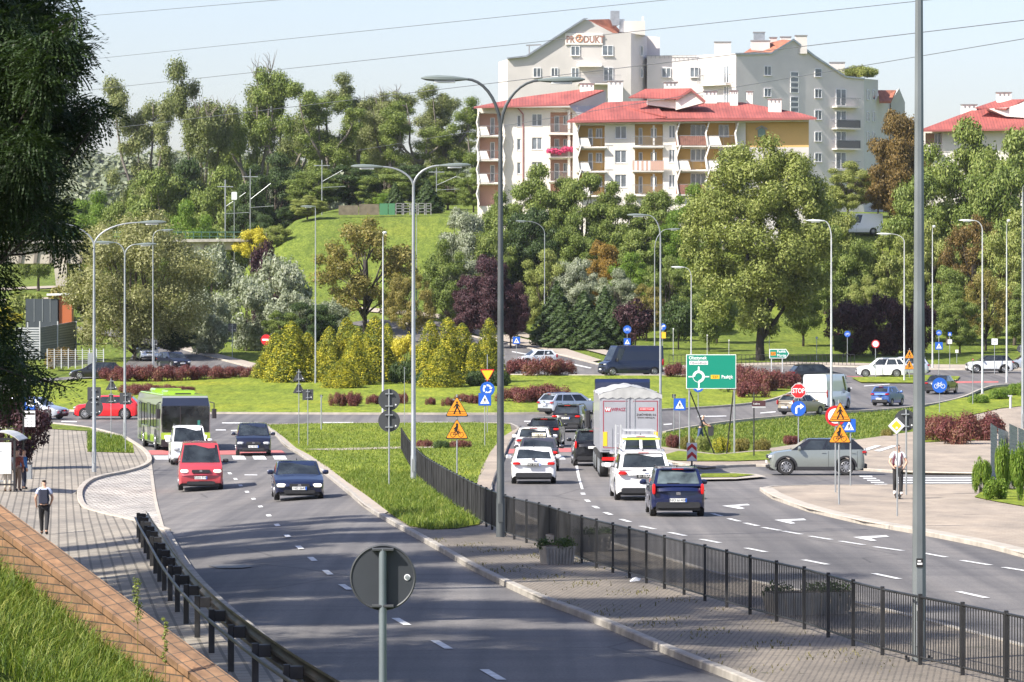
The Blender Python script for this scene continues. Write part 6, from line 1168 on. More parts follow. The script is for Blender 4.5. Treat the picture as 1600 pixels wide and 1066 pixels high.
v = car(1002, 752, D_(91.5), 'mpv', 4.4, 1.80, 1.86, paint('car_white', (.78, .78, .77)), 'white service van with yellow stripe and ladder rack behind the truck', 'van', cat='van', rear='two', side=[(.12,.42)]); MB().box(-2.2, -2.19, -.75, .75, 1.66, 1.74).build('stripe', mat('hivis_yellow', (.55, .70, .05), .5), v)
mb = MB()
for x in (-1.5, -.3, .9): mb.tube([(x, -.62, 1.86), (x, -.62, 2.0), (x, .62, 2.0), (x, .62, 1.86)], .018, 5)
for y in (.80, 1.0): mb.tube([(-1.9, y, .95 if y > .9 else 1.0), (-1.9, y - .02, 2.25)], .02, 5); mb.tube([(-1.3, y, .95), (-1.3, y - .02, 2.25)], .02, 5)
for z in (1.1, 1.5, 1.9, 2.2): mb.tube([(-1.9, .9, z), (-1.3, .9, z)], .015, 5)
mb.build('ladder_rack', M_GALVL, v)
car(1275, 742, D_(180), 'suv', 4.18, 1.77, 1.56, paint('car_sage', (.25, .27, .25), .4, .3), 'sage green crossover with black roof leaving the side road at right', end='mid', cladding=True, roofm=paint('car_black', (.012, .012, .014), .2), wr=.345, rails=False, driver=True, spokes=10, side=[(.10,.42),(.46,.74)])
e = car(985, 587, D_(200), 'bigvan', 5.6, 2.05, 2.62, paint('van_navy', (.012, .018, .045), .3), 'long dark blue panel van on the far side of the roundabout', 'van', cat='van', end='mid', side=[(.06,.19)], rear='none', wr=.35, wb=3.9, tumble=.10, tail='tall', driver=True)
car(838, 571, D_(200), 'hatch', 3.7, 1.66, 1.46, paint('car_pearl', (.62, .64, .66)), 'small white hatchback on the centre road behind barberry shrubs', end='mid', tail='tall')
v = car(1292, 640, D_(67), 'bigvan', 5.4, 2.05, 2.54, paint('van_white', (.76, .77, .77)), 'white panel van with red tail lamps on the right of the roundabout', 'van', cat='van', end='mid', side=[(.06,.17)], rear='none', wr=.36, wb=3.45, tumble=.09, tail='tall', plate='NO 27145')
car(1277, 598, D_(12), 'wagon', 4.7, 1.85, 1.55, paint('car_black', (.012, .012, .014), .2), 'black estate mostly hidden behind the white panel van', end='mid', rails=True)
car(1252, 648, D_(48), 'hatch', 3.69, 1.56, 1.42, paint('car_beige', (.33, .29, .22), .4), 'old beige three door hatchback passing behind the STOP sign', end='mid', tail='tall', plate='NO 38RC', wr=.27, rails=True, bumper=M_PLAS, side=[(.12,.46),(.5,.9)])
car(1387, 634, D_(63), 'hatch', 3.25, 1.49, 1.43, paint('car_mid_blue', (.05, .12, .36), .3), 'small blue hatchback right of the white panel van', end='mid', plate='NO 71840', wr=.26, side=[(.12,.46),(.5,.9)])
car(1378, 590, D_(175), 'suv', 4.43, 1.81, 1.70, paint('car_white', (.78, .78, .77)), 'white crossover on the far right exit behind the red edged disc', end='mid', wr=.35, rails='chrome')
car(1412, 587, D_(172), 'mpv', 4.6, 1.80, 1.65, paint('car_silver', (.50, .54, .60), .5), 'silver people carrier partly behind the thick lamp column', end='mid')
car(1471, 615, D_(70), 'sedan', 4.5, 1.75, 1.44, paint('car_black', (.012, .012, .014), .2), 'black saloon behind the blue cycle disc', end='mid', plate='NO 91226')
car(1546, 583, D_(184), 'suv', 4.15, 1.79, 1.58, paint('car_pearl', (.62, .64, .66)), 'pearl white crossover with black roof near the right frame edge', end='mid', cladding=True, roofm=paint('car_black', (.012, .012, .014), .2), wr=.33)
car(1606, 578, D_(184), 'hatch', 4.2, 1.77, 1.5, paint('car_silver', (.50, .54, .60), .5), 'silver hatchback cut by the right frame edge', end='mid')
car(168, 655, D_(178), 'suv', 4.45, 1.83, 1.62, paint('car_red', (.62, .012, .018)), 'bright red crossover behind the sign backs at left', end='mid', wr=.36, side=[(.10,.44),(.47,.76),(.79,.93)])
car(54, 655, D_(-24), 'wagon', 4.6, 1.78, 1.50, paint('car_silver', (.50, .54, .60), .5), 'silver car coming round at the far left behind the bus stop sign', end='mid', plate='NO 55H2')
car(150, 593, D_(187), 'hatch', 4.48, 1.76, 1.49, paint('car_black', (.012, .012, .014), .2), 'black sloping hatchback at the left behind the barberry hedge', end='mid')
car(234, 565, D_(-78), 'suv', 4.4, 1.80, 1.60, paint('car_silver', (.50, .54, .60), .5), 'silver car driving out of the left road towards the roundabout', lit=None, plate='NO 1JP')
car(286, 577, D_(-62), 'hatch', 4.3, 1.80, 1.50, paint('car_dark_navy', (.014, .016, .035), .3), 'dark car waiting behind the barberry hedge at left', lit=None)
v = vehicle('camper_van', 'bigvan', 5.6, 2.1, 2.5, paint('van_white', (.76, .77, .77)), G(1343, 366), D_(178), 'white van glimpsed high between the trees at right', 'van', side=[(.06,.17),(.3,.45)], rear='none', wr=.36)
# taxi roof sign
sgn = put(841, 737, D_(89), 4.7); e = thing('taxi_sign', sgn + Vector((0, 0, 1.46)), D_(89), 'yellowish TAXI sign on the roof of the dark grey taxi', 'taxi sign'); MB().rbox(-.09, .09, -.3, .3, -.01, .15, .03, 1).build('sign_body', mat('taxi_yellow', (.80, .75, .55), .4), e); text_mesh('lettering', 'TAXI', .15, M_SBLK, e, Matrix.Translation((-.095, 0, .07)) @ Matrix.Rotation(-math.pi / 2, 4, 'Z') @ UPR, ext=.001)
# ---------------------------------------------------------------- city bus
YB = D_(-79); M_LIME = paint('bus_lime', (.34, .52, .05)); M_BSIL = paint('bus_silver', (.30, .315, .29), .2, .35)
ob = put(290, 705, YB, 12.0); b = thing('city_bus', ob, YB, 'green and silver city bus turning out of the roundabout toward the viewer', 'bus'); h = 6.0; w_ = 1.275
mb = MB(); prof = [(-h, .35), (-h, 2.5), (-h + .12, 2.86), (h - .45, 2.86), (h - .1, 2.72), (h, 2.35), (h, .35)]; mb.prism(prof, -w_, w_); 
mb.v = [(x, y * (1 if z < 2.6 else .93), z) for x, y, z in mb.v]; mb.build('body', M_BSIL, b); MB().rbox(-h + .15, h - .55, -w_ * .90, w_ * .90, 2.84, 2.93, .06).build('roof', M_LIME, b)
for x0, x1, y0, y1 in ((1.2, 4.0, -.75, .75), (-4.6, -2.2, -.75, .75)): MB().rbox(x0, x1, y0, y1, 2.92, 3.12, .09).build('roof_pod', M_LIME, b)
MB().rbox(h - 1.4, h - 1.0, -.4, .4, 2.92, 2.99, .02).build('roof_hatch', M_PLAS, b)
fw = MB().rbox(h - .02, h + .018, -w_ * .96, w_ * .96, .98, 2.36, .06).build('windscreen', M_CGL, b); MB().add([(h + .02, -w_ * .96, 2.34), (h + .02, w_ * .96, 2.34), (h - .10, w_ * .93, 2.76), (h - .10, -w_ * .93, 2.76), (h - .2, -w_ * .9, 2.3), (h - .2, w_ * .9, 2.3), (h - .3, w_ * .9, 2.78), (h - .3, -w_ * .9, 2.78)], [(0,1,2,3), (7,6,5,4), (0,4,5,1), (1,5,6,2), (2,6,7,3), (3,7,4,0)]).build('destination_display', mat('display_glass', (.02, .025, .045), .15, coat=1), b)
MB().box(h + .019, h + .026, -.30, -.25, .98, 2.36).build('wiper', M_PLAS, fw); MB().box(h + .02, h + .03, .62, .75, 1.2, 1.6).build('plant_pot', mat('teal_cloth', (.03, .22, .18), .8), fw)
MB().rbox(h - .02, h + .02, -w_, w_, .62, .97, .03).build('front_panel', M_LIME, b); MB().rbox(h - .05, h + .05, -w_, w_, .26, .62, .05).build('bumper', M_PLAS, b)
for s in (-1, 1):
    MB().rbox(h - .03, h + .04, s * .88 - .22, s * .88 + .22, .66, .84, .03).build('headlight', M_HON, b)
    mi = MB().rbox(h + .1, h + .32, s * (w_ + .18) - .12, s * (w_ + .18) + .12, 1.7, 2.2, .05, 2).build('mirror', M_PLAS, b); MB().tube([(h - .1, s * w_, 2.55), (h + .2, s * (w_ + .18), 2.5), (h + .2, s * (w_ + .18), 2.2)], .03, 6).build('mirror_arm', M_PLAS, mi)
    y0, y1 = sorted((s * (w_ - .01), s * (w_ + .012)))
    if s < 0:      # door side towards the pavement
        doors = [(3.9, 5.2), (-.7, .7), (-5.2, -3.9)]; wins = [(.9, 2.2), (2.3, 3.75), (-2.2, -.85), (-3.75, -2.3)]
        for a, c in doors:
            dr = MB().rbox(a, c, y0, y1, .42, 2.42, .03).build('door', M_CGL2, b); MB().box((a + c) / 2 - .03, (a + c) / 2 + .03, y0 - .008, y1 + .008, .42, 2.42).box(a, a + .05, y0 - .006, y1 + .006, .42, 2.42).box(c - .05, c, y0 - .006, y1 + .006, .42, 2.42).build('door_frame', M_PLAS, dr)
    else: wins = [(a, a + 1.35) for a in (-5.6, -4.15, -2.7, -1.25, .2, 1.65, 3.1)]
    for a, c in wins: MB().rbox(a, c, y0, y1, 1.18, 2.36, .04).build('side_window', M_CGL, b)
    for a, c in ((.75, 2.3), (-2.2, -.75), (-3.8, -2.3)): MB().rbox(a, c, y0 - .002, y1 + .002, .40, .78, .02).build('side_stripe', M_LIME, b)
    for x in (3.25, -2.75):
        mb = MB(); mb.cyl((x, s * (w_ + .004), .52), .60, .03, 'Y', 24); mb.build('wheel_arch', M_PLAS, b); wheel(b, x, s * (w_ - .10), .48, s, M_RIM, .28, 8)
MB().box(-h + .1, h - .1, -w_ + .1, w_ - .1, .22, .5).build('underbody', M_PLAS, b); nb = text_mesh('number', '113', .30, M_SBLK, b, Matrix.Translation((h + .03, w_ * .62, .80)) @ Matrix.Rotation(math.pi / 2, 4, 'Z') @ UPR, ext=.002) if 0 else None
MB().box(h + .05, h + .06, -.26, .26, .36, .47).build('number_plate', M_PLT, b); MB().rbox(-h - .015, -h + .02, -w_ * .8, w_ * .8, 1.6, 2.4, .05).build('rear_window', M_CGL, b)
# ---------------------------------------------------------------- truck
YT = D_(90.2); ot = put(985, 746, YT, 13.0); t = thing('truck', ot, YT, 'tall white box lorry with sheeted trailer top, seen from behind in the right queue', 'truck'); t.scale = (1, 1, .935); M_TRL = mat('trailer_silver', (.33, .335, .36), .45, .1, noise=.06, nscale=1.5, coat=.3)
xr = -6.5; MB().rbox(xr, 3.9, -1.275, 1.275, 1.15, 3.72, .03, 0).build('trailer_body', M_TRL, t)
mb = MB(); n = 14; V = []
for i, x in enumerate(np.linspace(xr - .03, 3.9, 12)):
    for j in range(n + 1): y = -1.31 + 2.62 * j / n; V.append((x, y, 3.70 + .34 * (1 - (abs(y) / 1.31) ** 1.5) + .03 * math.sin(j * 2.1 + i * 1.3) - (.04 if i % 2 else 0)))
mb.add(V, [(i*(n+1)+j, i*(n+1)+j+1, (i+1)*(n+1)+j+1, (i+1)*(n+1)+j) for i in range(11) for j in range(n)]); V0 = [(xr - .05, -1.32, 3.55), (xr - .05, 1.32, 3.55)]; mb.prism([], 0, 0) if 0 else None
tp = mb.build('tarpaulin', mat('grey_tarpaulin', (.36, .36, .35), .7, noise=.15, nscale=3, bump=.4), t, True); mb = MB()
for j in range(n): y0 = -1.31 + 2.62 * j / n; y1 = -1.31 + 2.62 * (j + 1) / n; zf = lambda y: 3.70 + .34 * (1 - (abs(y) / 1.31) ** 1.5); mb.add([(xr - .05, y0, 3.50 + .07 * (j % 2)), (xr - .05, y1, 3.50 + .07 * ((j + 1) % 2)), (xr - .02, y1, zf(y1)), (xr - .02, y0, zf(y0))], [(0, 1, 2, 3)])
mb.build('flap', MATS['grey_tarpaulin'], tp)
for s in (-1, 1):
    y0, y1 = sorted((s * .04, s * 1.2)); dr = MB().rbox(xr - .03, xr, y0, y1, 1.25, 3.52, .02).build('rear_door', M_TRL, t)
    MB().box(xr - .045, xr - .03, s * .18 - .018, s * .18 + .018, 1.3, 3.5).box(xr - .045, xr - .03, s * .75 - .012, s * .75 + .012, 1.3, 2.2).build('lock_rod', M_GALV, dr)
    yy = sorted((s * 1.10, s * 1.13)); mb = MB(); mb.box(xr - .036, xr - .031, *yy, 1.35, 3.42); mb.box(xr - .036, xr - .031, *sorted((s * .12, s * 1.10)), 3.39, 3.42); mb.box(xr - .036, xr - .031, *sorted((s * .12, s * 1.10)), 1.33, 1.36); mb.build('outline_tape', mat('tape_red', (.30, .02, .04), .5), dr)
    MB().box(xr - .042, xr - .036, *sorted((s * .96, s * 1.13)), 1.42, 2.05).build('reflector_panel', M_SYEL, dr)
    MB().rbox(xr - .06, xr + .02, s * .9 - .28, s * .9 + .28, .78, .93, .02).build('taillight', M_BRK, t)
    MB().box(-6.4, -2.9, *sorted((s * 1.15, s * 1.27)), .9, 1.14).build('side_rail', M_PLAS, t)
    for x in (-5.6, -4.3, -3.0, .9, 3.1, 5.0): wheel(t, x, s * 1.08, .50, s, M_GALV, .36, 8)
TR = Matrix.Rotation(-math.pi / 2, 4, 'Z') @ UPR; mb = MB(); mb.box(xr - .04, xr - .032, .82, 1.05, 2.94, 3.12); mb.build('logo', M_SRED, t)
text_mesh('lettering', 'W', .2, M_SWHT, t, Matrix.Translation((xr - .043, .935, 3.03)) @ TR, ext=.001, bold=.01); text_mesh('lettering', 'WIPASZ', .21, mat('wine_print', (.28, .03, .06), .5), t, Matrix.Translation((xr - .036, .80, 3.03)) @ TR @ Matrix.Diagonal((.8, 1, 1, 1)), 'LEFT', .001, .004)
MB().box(xr - .04, xr - .032, -.98, -.35, 2.98, 3.12).build('label_field', M_SRED, t); text_mesh('lettering', 'DOBRE PASZE', .10, M_SWHT, t, Matrix.Translation((xr - .043, -.665, 3.05)) @ TR @ Matrix.Diagonal((.85, 1, 1, 1)), ext=.001)
text_mesh('lettering', 'ZAMÓWIENIA: 0-6', .135, mat('dark_print', (.08, .07, .07), .6), t, Matrix.Translation((xr - .036, -.65, 2.80)) @ TR @ Matrix.Diagonal((.72, 1, 1, 1)), ext=.001, bold=.003); text_mesh('lettering', 'WWW.WIPASZ.PL', .10, MATS['dark_print'], t, Matrix.Translation((xr - .036, -.65, 2.67)) @ TR @ Matrix.Diagonal((.9, 1, 1, 1)), ext=.001, bold=.002)
MB().box(xr + .05, 4.4, -.45, .45, .75, 1.14).build('chassis', M_PLAS, t); MB().rbox(xr - .06, xr + .05, -1.2, 1.2, .52, .70, .04).build('underrun_bar', M_GALVL, t); MB().box(xr - .07, xr - .06, -.1, .42, .74, .86).build('number_plate', M_PLT, t)
MB().rbox(4.2, 6.4, -1.24, 1.24, 1.0, 3.2, .12).build('cab', paint('cab_navy', (.012, .02, .06), .2), t); MB().rbox(4.0, 5.2, -1.2, 1.2, 3.2, 4.22, .15, 1).build('roof_fairing', MATS['cab_navy'], t)
for s in (-1, 1): MB().rbox(5.9, 6.2, s * 1.48 - .12, s * 1.48 + .12, 1.9, 2.7, .05, 2).build('mirror', M_PLAS, t)
# ---------------------------------------------------------------- people
def skin_mesh(name, verts, edges, m, parent, sub=1, root=0):
    me = bpy.data.meshes.new(name); me.from_pydata([v[:3] for v in verts], edges, []); ob = bpy.data.objects.new(name + '_cage', me); C.objects.link(ob)
    md = ob.modifiers.new('Skin', 'SKIN'); md.use_smooth_shade = True
    for i, v in enumerate(verts): me.skin_vertices[0].data[i].radius = (v[3], v[4] if len(v) > 4 else v[3])
    me.skin_vertices[0].data[root].use_root = True; s_ = ob.modifiers.new('Sub', 'SUBSURF'); s_.levels = sub; s_.render_levels = sub
    dg = bpy.context.evaluated_depsgraph_get(); ev = bpy.data.meshes.new_from_object(ob.evaluated_get(dg)); bpy.data.objects.remove(ob)
    ev.materials.clear(); ev.materials.append(m); ev.name = name; o = bpy.data.objects.new(name, ev); C.objects.link(o); o.parent = parent; return o
M_SKIN = mat('skin_tone', (.50, .30, .21), .6); M_HAIR = mat('hair_dark', (.035, .025, .02), .7)
def person(loc, yaw, H, label, top, legs, shoes=None, hair=None, stride=.0, armL=(.05, 1), armR=(-.05, 1), sleeve='short', lean=0.0, cap=None, group=None, shorts=False):
    """arms: list of (elbow xyz, wrist xyz) offsets in a 1.75 m frame"""
    k = H / 1.75; e = thing('person', loc, yaw, label, 'person', group); S = lambda p: (p[0] * k, p[1] * k, p[2] * k, *[r * k for r in p[3:]])
    lf = lean; hipz = .93 - abs(stride) * .08; J = {}
    J['pel'] = (0, 0, hipz, .125, .10); J['che'] = (lf * .5, 0, 1.24, .155, .105); J['neb'] = (lf, 0, 1.44, .075); J['nec'] = (lf + .01, 0, 1.51, .052); J['hd1'] = (lf + .02, 0, 1.60, .078, .085); J['hd2'] = (lf + .015, 0, 1.69, .080, .088); J['nos'] = (lf + .115, 0, 1.61, .013)
    for s, sd, arm in ((1, 'L', armL), (-1, 'R', armR)):
        st = stride * s; J['sh' + sd] = (lf, s * .17, 1.40, .06); J['el' + sd] = (arm[0][0], s * .20 + arm[0][1], arm[0][2], .042); J['wr' + sd] = (arm[1][0], s * .20 + arm[1][1], arm[1][2], .028)
        d = Vector(arm[1]) - Vector(arm[0]); d.normalize(); w = Vector(J['wr' + sd][:3]); pm = w + d * .07; J['pa' + sd] = (*pm, .034, .020)
        for f in range(5):
            off = Vector(((f - 2) * .017, 0, 0)); a = pm + off + d * (.035 if f < 4 else -.01); L = (.050, .062, .066, .058, .040)[f]; b = a + d * L * .6 + Vector((.006 * (f == 4) + .004, -s * .012, 0)) + (Vector((.03, 0, 0)) if f == 4 else Vector((0, 0, 0))); c_ = b + d * L * .4 + Vector((.004, -s * .016, 0)); J['f%da' % f + sd] = (*b, .0085); J['f%db' % f + sd] = (*c_, .0075)
        J['hi' + sd] = (0, s * .09, hipz - .04, .095); J['kn' + sd] = (st * .55 + .03, s * .10, .50 - .02 * abs(stride), .062); J['an' + sd] = (st * 1.0 - (.08 if st < 0 else 0), s * .10, .09 + (.05 if st < 0 else 0), .040); J['to' + sd] = (J['an' + sd][0] + .15, s * .11, .035 + (.0 if st < 0 else 0), .038)
    E = [('pel','che'),('che','neb'),('neb','nec'),('nec','hd1'),('hd1','hd2'),('hd1','nos')]
    for sd in 'LR': E += [('neb','sh'+sd),('sh'+sd,'el'+sd),('el'+sd,'wr'+sd),('wr'+sd,'pa'+sd),('pel','hi'+sd),('hi'+sd,'kn'+sd),('kn'+sd,'an'+sd),('an'+sd,'to'+sd)] + [p for f in range(5) for p in (('pa'+sd,'f%da'%f+sd),('f%da'%f+sd,'f%db'%f+sd))]
    names = list(J); ix = {n: i for i, n in enumerate(names)}; skin_mesh('body', [S(J[n]) for n in names], [(ix[a], ix[b]) for a, b in E], M_SKIN, e, 2)
    def garment(name, keys, edges, grow, m, cut=None):
        V = []; 
        for q in keys: p = J[q] if isinstance(q, str) else q; V.append(S((*p[:3], *[r + grow for r in p[3:]])))
        return skin_mesh(name, V, edges, m, e, 2)
    el = lambda sd, t: tuple(lerp(J['sh'+sd][i], J['el'+sd][i], t) for i in range(3)) + (.052,)
    if sleeve == 'short': garment('shirt', ['pel','che','neb','shL','shR', el('L', .6), el('R', .6)], [(0,1),(1,2),(2,3),(2,4),(3,5),(4,6)], .018, top)
    else: garment('jacket', ['pel','che','neb','shL','shR','elL','elR','wrL','wrR'], [(0,1),(1,2),(2,3),(2,4),(3,5),(4,6),(5,7),(6,8)], .022, top)
    garment('trousers', ['pel','hiL','hiR','knL','knR','anL','anR'], [(0,1),(0,2),(1,3),(2,4),(3,5),(4,6)], .017, legs)
    for sd in 'LR': garment('shoe', ['an'+sd, 'to'+sd], [(0,1)], .014, shoes or M_PLAS)
    hx = J['hd2']; hp = [S((hx[0] - .015, 0, 1.715, .086, .090)), S((hx[0] - .05, 0, 1.64, .072, .062))]
    skin_mesh('cap' if cap else 'hair', hp, [(0,1)], cap or hair or M_HAIR, e, 2)
    if cap: MB().rbox((hx[0] + .04) * k, (hx[0] + .16) * k, -.06 * k, .06 * k, 1.69 * k, 1.705 * k, .004).build('cap_peak', cap, e)
    for s in (-1, 1):
        mb = MB(); mb.cyl(((J['hd1'][0] + .082) * k, s * .032 * k, 1.632 * k), .010 * k, .008, 'X', 8); mb.build('eye', M_SBLK, e)
        mb = MB(); mb.cyl((J['hd1'][0] * k, s * .082 * k, 1.62 * k), .024 * k, .014, 'Y', 8); mb.build('ear', M_SKIN, e)
    MB().rbox((J['hd1'][0] + .078) * k, (J['hd1'][0] + .088) * k, -.022 * k, .022 * k, 1.562 * k, 1.57 * k, .002).build('mouth', mat('lips', (.35, .14, .11), .6), e)
    return e
M_TEE = mat('tee_pale_blue', (.40, .45, .60), .85, noise=.08, nscale=9); M_TEEW = mat('tee_white', (.75, .75, .76), .85); M_TRSR = mat('trousers_black', (.02, .02, .022), .85); M_NAVYC = mat('navy_canvas', (.02, .024, .045), .8); M_COATB = mat('jacket_blue', (.03, .13, .34), .75); M_PLAID = mat('jacket_rust', (.20, .055, .04), .85, noise=.6, nscale=14); M_JEANS = mat('jeans_blue', (.06, .09, .17), .85); M_SHOEW = mat('shoe_white', (.65, .65, .63), .6)
def backpack(loc, yaw, H, m, label, front=False):
    k = H / 1.75; e = thing('backpack', loc, yaw, label, 'backpack'); mb = MB(); mb.rbox(-.29 * k, -.12 * k, -.16 * k, .16 * k, .98 * k, 1.42 * k, .05 * k, 2); mb.build('bag', m, e, True); MB().rbox(-.33 * k, -.28 * k, -.12 * k, .12 * k, 1.0 * k, 1.2 * k, .03 * k, 0).build('pocket', m, e)
    for s in (-1, 1): MB().tube([(-.13 * k, s * .10 * k, 1.40 * k), (.0, s * .115 * k, 1.475 * k), (.10 * k, s * .115 * k, 1.42 * k), (.15 * k, s * .12 * k, 1.25 * k), (.05 * k, s * .15 * k, 1.08 * k), (-.13 * k, s * .14 * k, 1.03 * k)], .018 * k, 6).build('strap', m, e, True)
    return e
pl_ = G(69, 840, .09); Hm = 87 * pl_.y / F
person(pl_, D_(92), Hm, 'man in pale blue T-shirt and black trousers walking away with a dark backpack', M_TEE, M_TRSR, M_TRSR, stride=.34, armL=((-.02, .07, 1.16), (.10, .06, .95)), armR=((.0, -.07, 1.15), (.12, .0, .98))); backpack(pl_, D_(92), Hm, M_NAVYC, 'dark backpack on the back of the man walking away at left')
pr_ = G(1403, 784, .10); Hr = 85 * pr_.y / F
person(pr_ + Vector((0, 0, .12)), D_(-88), Hr - .10, 'young man in white T-shirt and dark trousers riding a kick scooter towards the viewer', M_TEEW, M_TRSR, M_SHOEW, stride=.06, armL=((.06, .10, 1.13), (.20, .0, .98)), armR=((.06, -.10, 1.13), (.20, .0, .98))); backpack(pr_ + Vector((0, 0, .12)), D_(-88), Hr - .10, mat('wine_canvas', (.10, .02, .04), .8), 'dark red backpack worn by the scooter rider')
e = thing('kick_scooter', pr_, D_(-88), 'black kick scooter ridden behind the diamond sign post', 'kick scooter'); MB().rbox(-.42, .38, -.08, .08, .09, .13, .01).build('deck', M_PLAS, e); MB().tube([(.40, 0, .1), (.36, 0, .9), (.34, 0, 1.02)], .02, 8).build('stem', M_PLAS, e); MB().tube([(.33, -.24, 1.02), (.33, .24, 1.02)], .016, 8).build('handlebar', M_PLAS, e)
for x in (-.48, .44): mb = MB(); mb.cyl((x, 0, .10), .10, .045, 'Y', 18); mb.build('wheel', M_TYRE, e)
pw_ = G(37, 768, .09); person(pw_, D_(20), 1.62, 'waiting person in a blue jacket and dark trousers standing at the bus stop', M_COATB, M_NAVYC, None, sleeve='long', armL=((.05, .05, 1.15), (.2, -.02, 1.1)), armR=((.02, -.06, 1.14), (.08, -.03, .92)), hair=mat('hair_auburn', (.16, .06, .03), .7))
pw_ = G(27, 771, .09); person(pw_, D_(60), 1.70, 'waiting person in a rust coloured checked jacket beside the shelter', M_PLAID, mat('trousers_tan', (.22, .15, .11), .85), None, sleeve='long', armL=((.02, .05, 1.14), (.06, .02, .90)), armR=((.02, -.06, 1.14), (.08, -.03, .92)))
pw_ = G(12, 772, .09); person(pw_, D_(90), 1.68, 'person seen only by the pale trousers behind the shelter poster', M_TEEW, mat('trousers_cream', (.45, .40, .33), .85), None, sleeve='long', armL=((.02, .05, 1.14), (.06, .02, .90)), armR=((.02, -.06, 1.14), (.08, -.03, .92)))
pw_ = G(1094, 697, .10); person(pw_, D_(-10), 1.60, 'man in a white cap and dark checked shirt bending forward behind the low shrubs', mat('shirt_dark_check', (.05, .055, .07), .85, noise=.8, nscale=18), M_JEANS, None, stride=.2, lean=.16, armL=((.30, .02, 1.22), (.52, .0, 1.12)), armR=((.28, -.02, 1.2), (.50, .0, 1.10)), cap=mat('cap_cream', (.65, .58, .50), .8))
e = thing('bag', pw_ + Vector((.56, -.09, 0)), D_(-10), 'black bulky bag held out by the man in the white cap', 'bag'); mb = MB(); mb.rbox(-.12, .16, -.14, .14, .45, 1.0, .06, 1); mb.build('bag_body', M_PLAS, e, True); MB().tube([(-.05, 0, .98), (0, 0, 1.1), (.08, 0, .98)], .014, 6).build('handle', M_PLAS, e)
# ---------------------------------------------------------------- brick wall and grass bank, foreground left
W1 = P(0, 790, 45); W2 = P(370, 1066, 40.6); wd = (W2 - W1); hd = Vector((wd.x, wd.y, 0)); hl = hd.length; hd.normalize(); yw = math.atan2(hd.y, hd.x); nn_ = Vector((-hd.y, hd.x, 0)); pitch = math.atan2(wd.z, hl)
def brickm(name, rotx, bw, bh, off=.5):
    m, t, b, pos = new_mat(name); tc = t.nodes.new('ShaderNodeTexCoord'); mp = t.nodes.new('ShaderNodeMapping'); mp.inputs['Rotation'].default_value = (rotx, 0, 0); t.links.new(tc.outputs['Object'], mp.inputs[0])
    br = N(t, 'ShaderNodeTexBrick', Scale=1.0); br.offset = off; br.inputs['Brick Width'].default_value = bw; br.inputs['Row Height'].default_value = bh; br.inputs['Mortar Size'].default_value = .007; br.inputs['Color1'].default_value = (.25, .145, .08, 1); br.inputs['Color2'].default_value = (.17, .105, .062, 1); br.inputs['Mortar'].default_value = (.06, .05, .04, 1); t.links.new(mp.outputs[0], br.inputs['Vector'])
    c = mixc(t, 1.0, br.outputs['Color'], ramp(t, noise(t, tc.outputs['Object'], 6, 5, .65), [(.3, (.65, .62, .6)), (.7, (1.35, 1.3, 1.2))]), 'MULTIPLY'); t.links.new(c, b.inputs['Base Color']); b.inputs['Roughness'].default_value = .75
    bp = N(t, 'ShaderNodeBump', Strength=.6, Distance=.008); bp.invert = True; t.links.new(br.outputs['Fac'], bp.inputs['Height']); t.links.new(bp.outputs[0], b.inputs['Normal']); return m
ew = thing('brick_wall', W1, yw, 'sloping orange brown clinker brick wall with a broad brick coping in the bottom left corner', 'brick wall')
LW = wd.length; cp = MB().box(-1.5, LW + 1.5, -.30, .02, -.075, 0).build('coping', brickm('coping_brick', 0, .24, .125, .0), ew); cp.rotation_euler = (math.radians(9), -pitch, 0)
fc = MB(); sl_ = math.tan(pitch); fc.prism([(-1.4, -1.4 * sl_ - .085), (hl + 1.4, (hl + 1.4) * sl_ - .085), (hl + 1.4, (hl + 1.4) * sl_ - 3.4), (-1.4, -1.4 * sl_ - 3.4)], -.24, -.03); fc.v = [(x, y, z) for x, y, z in fc.v]; fc.build('wall_face', brickm('face_brick', math.radians(-90), .27, .085), ew)
A1 = Vector((W1.x, W1.y, W1.z - .55)) - nn_ * .3; A2 = Vector((W2.x, W2.y, W2.z - .52)) - nn_ * .3; A3 = P(0, 1066, 36.0) ; pn_ = (A2 - A1).cross(A3 - A1).normalized()
def bank_z(x, y):
    z = A1.z - (pn_.x * (x - A1.x) + pn_.y * (y - A1.y)) / pn_.z; cap_ = 6 - .0884 * y - .25 - .3 * np.maximum(0, (34 - y) / 30); return np.where(y < 37, np.minimum(z, cap_), z) + .03 * np.sin(x * 3 + y * 2)
bx = np.linspace(0, 1, 24); by = np.linspace(-3.0, hl + 14, 40); vs = []; fs = []
for i, t_ in enumerate(by):
    for j, u in enumerate(bx):
        p = W1 + hd * t_ - nn_ * (.2 + u * 16); x, y = p.x, p.y; vs.append((x, y, float(bank_z(x, y)) - .02))
fs = [(i*24+j, i*24+j+1, (i+1)*24+j+1, (i+1)*24+j) for i in range(39) for j in range(23)]; o = mesh_obj('grass_bank', vs, fs, M_GRASS, smooth=True); o['kind'] = 'structure'
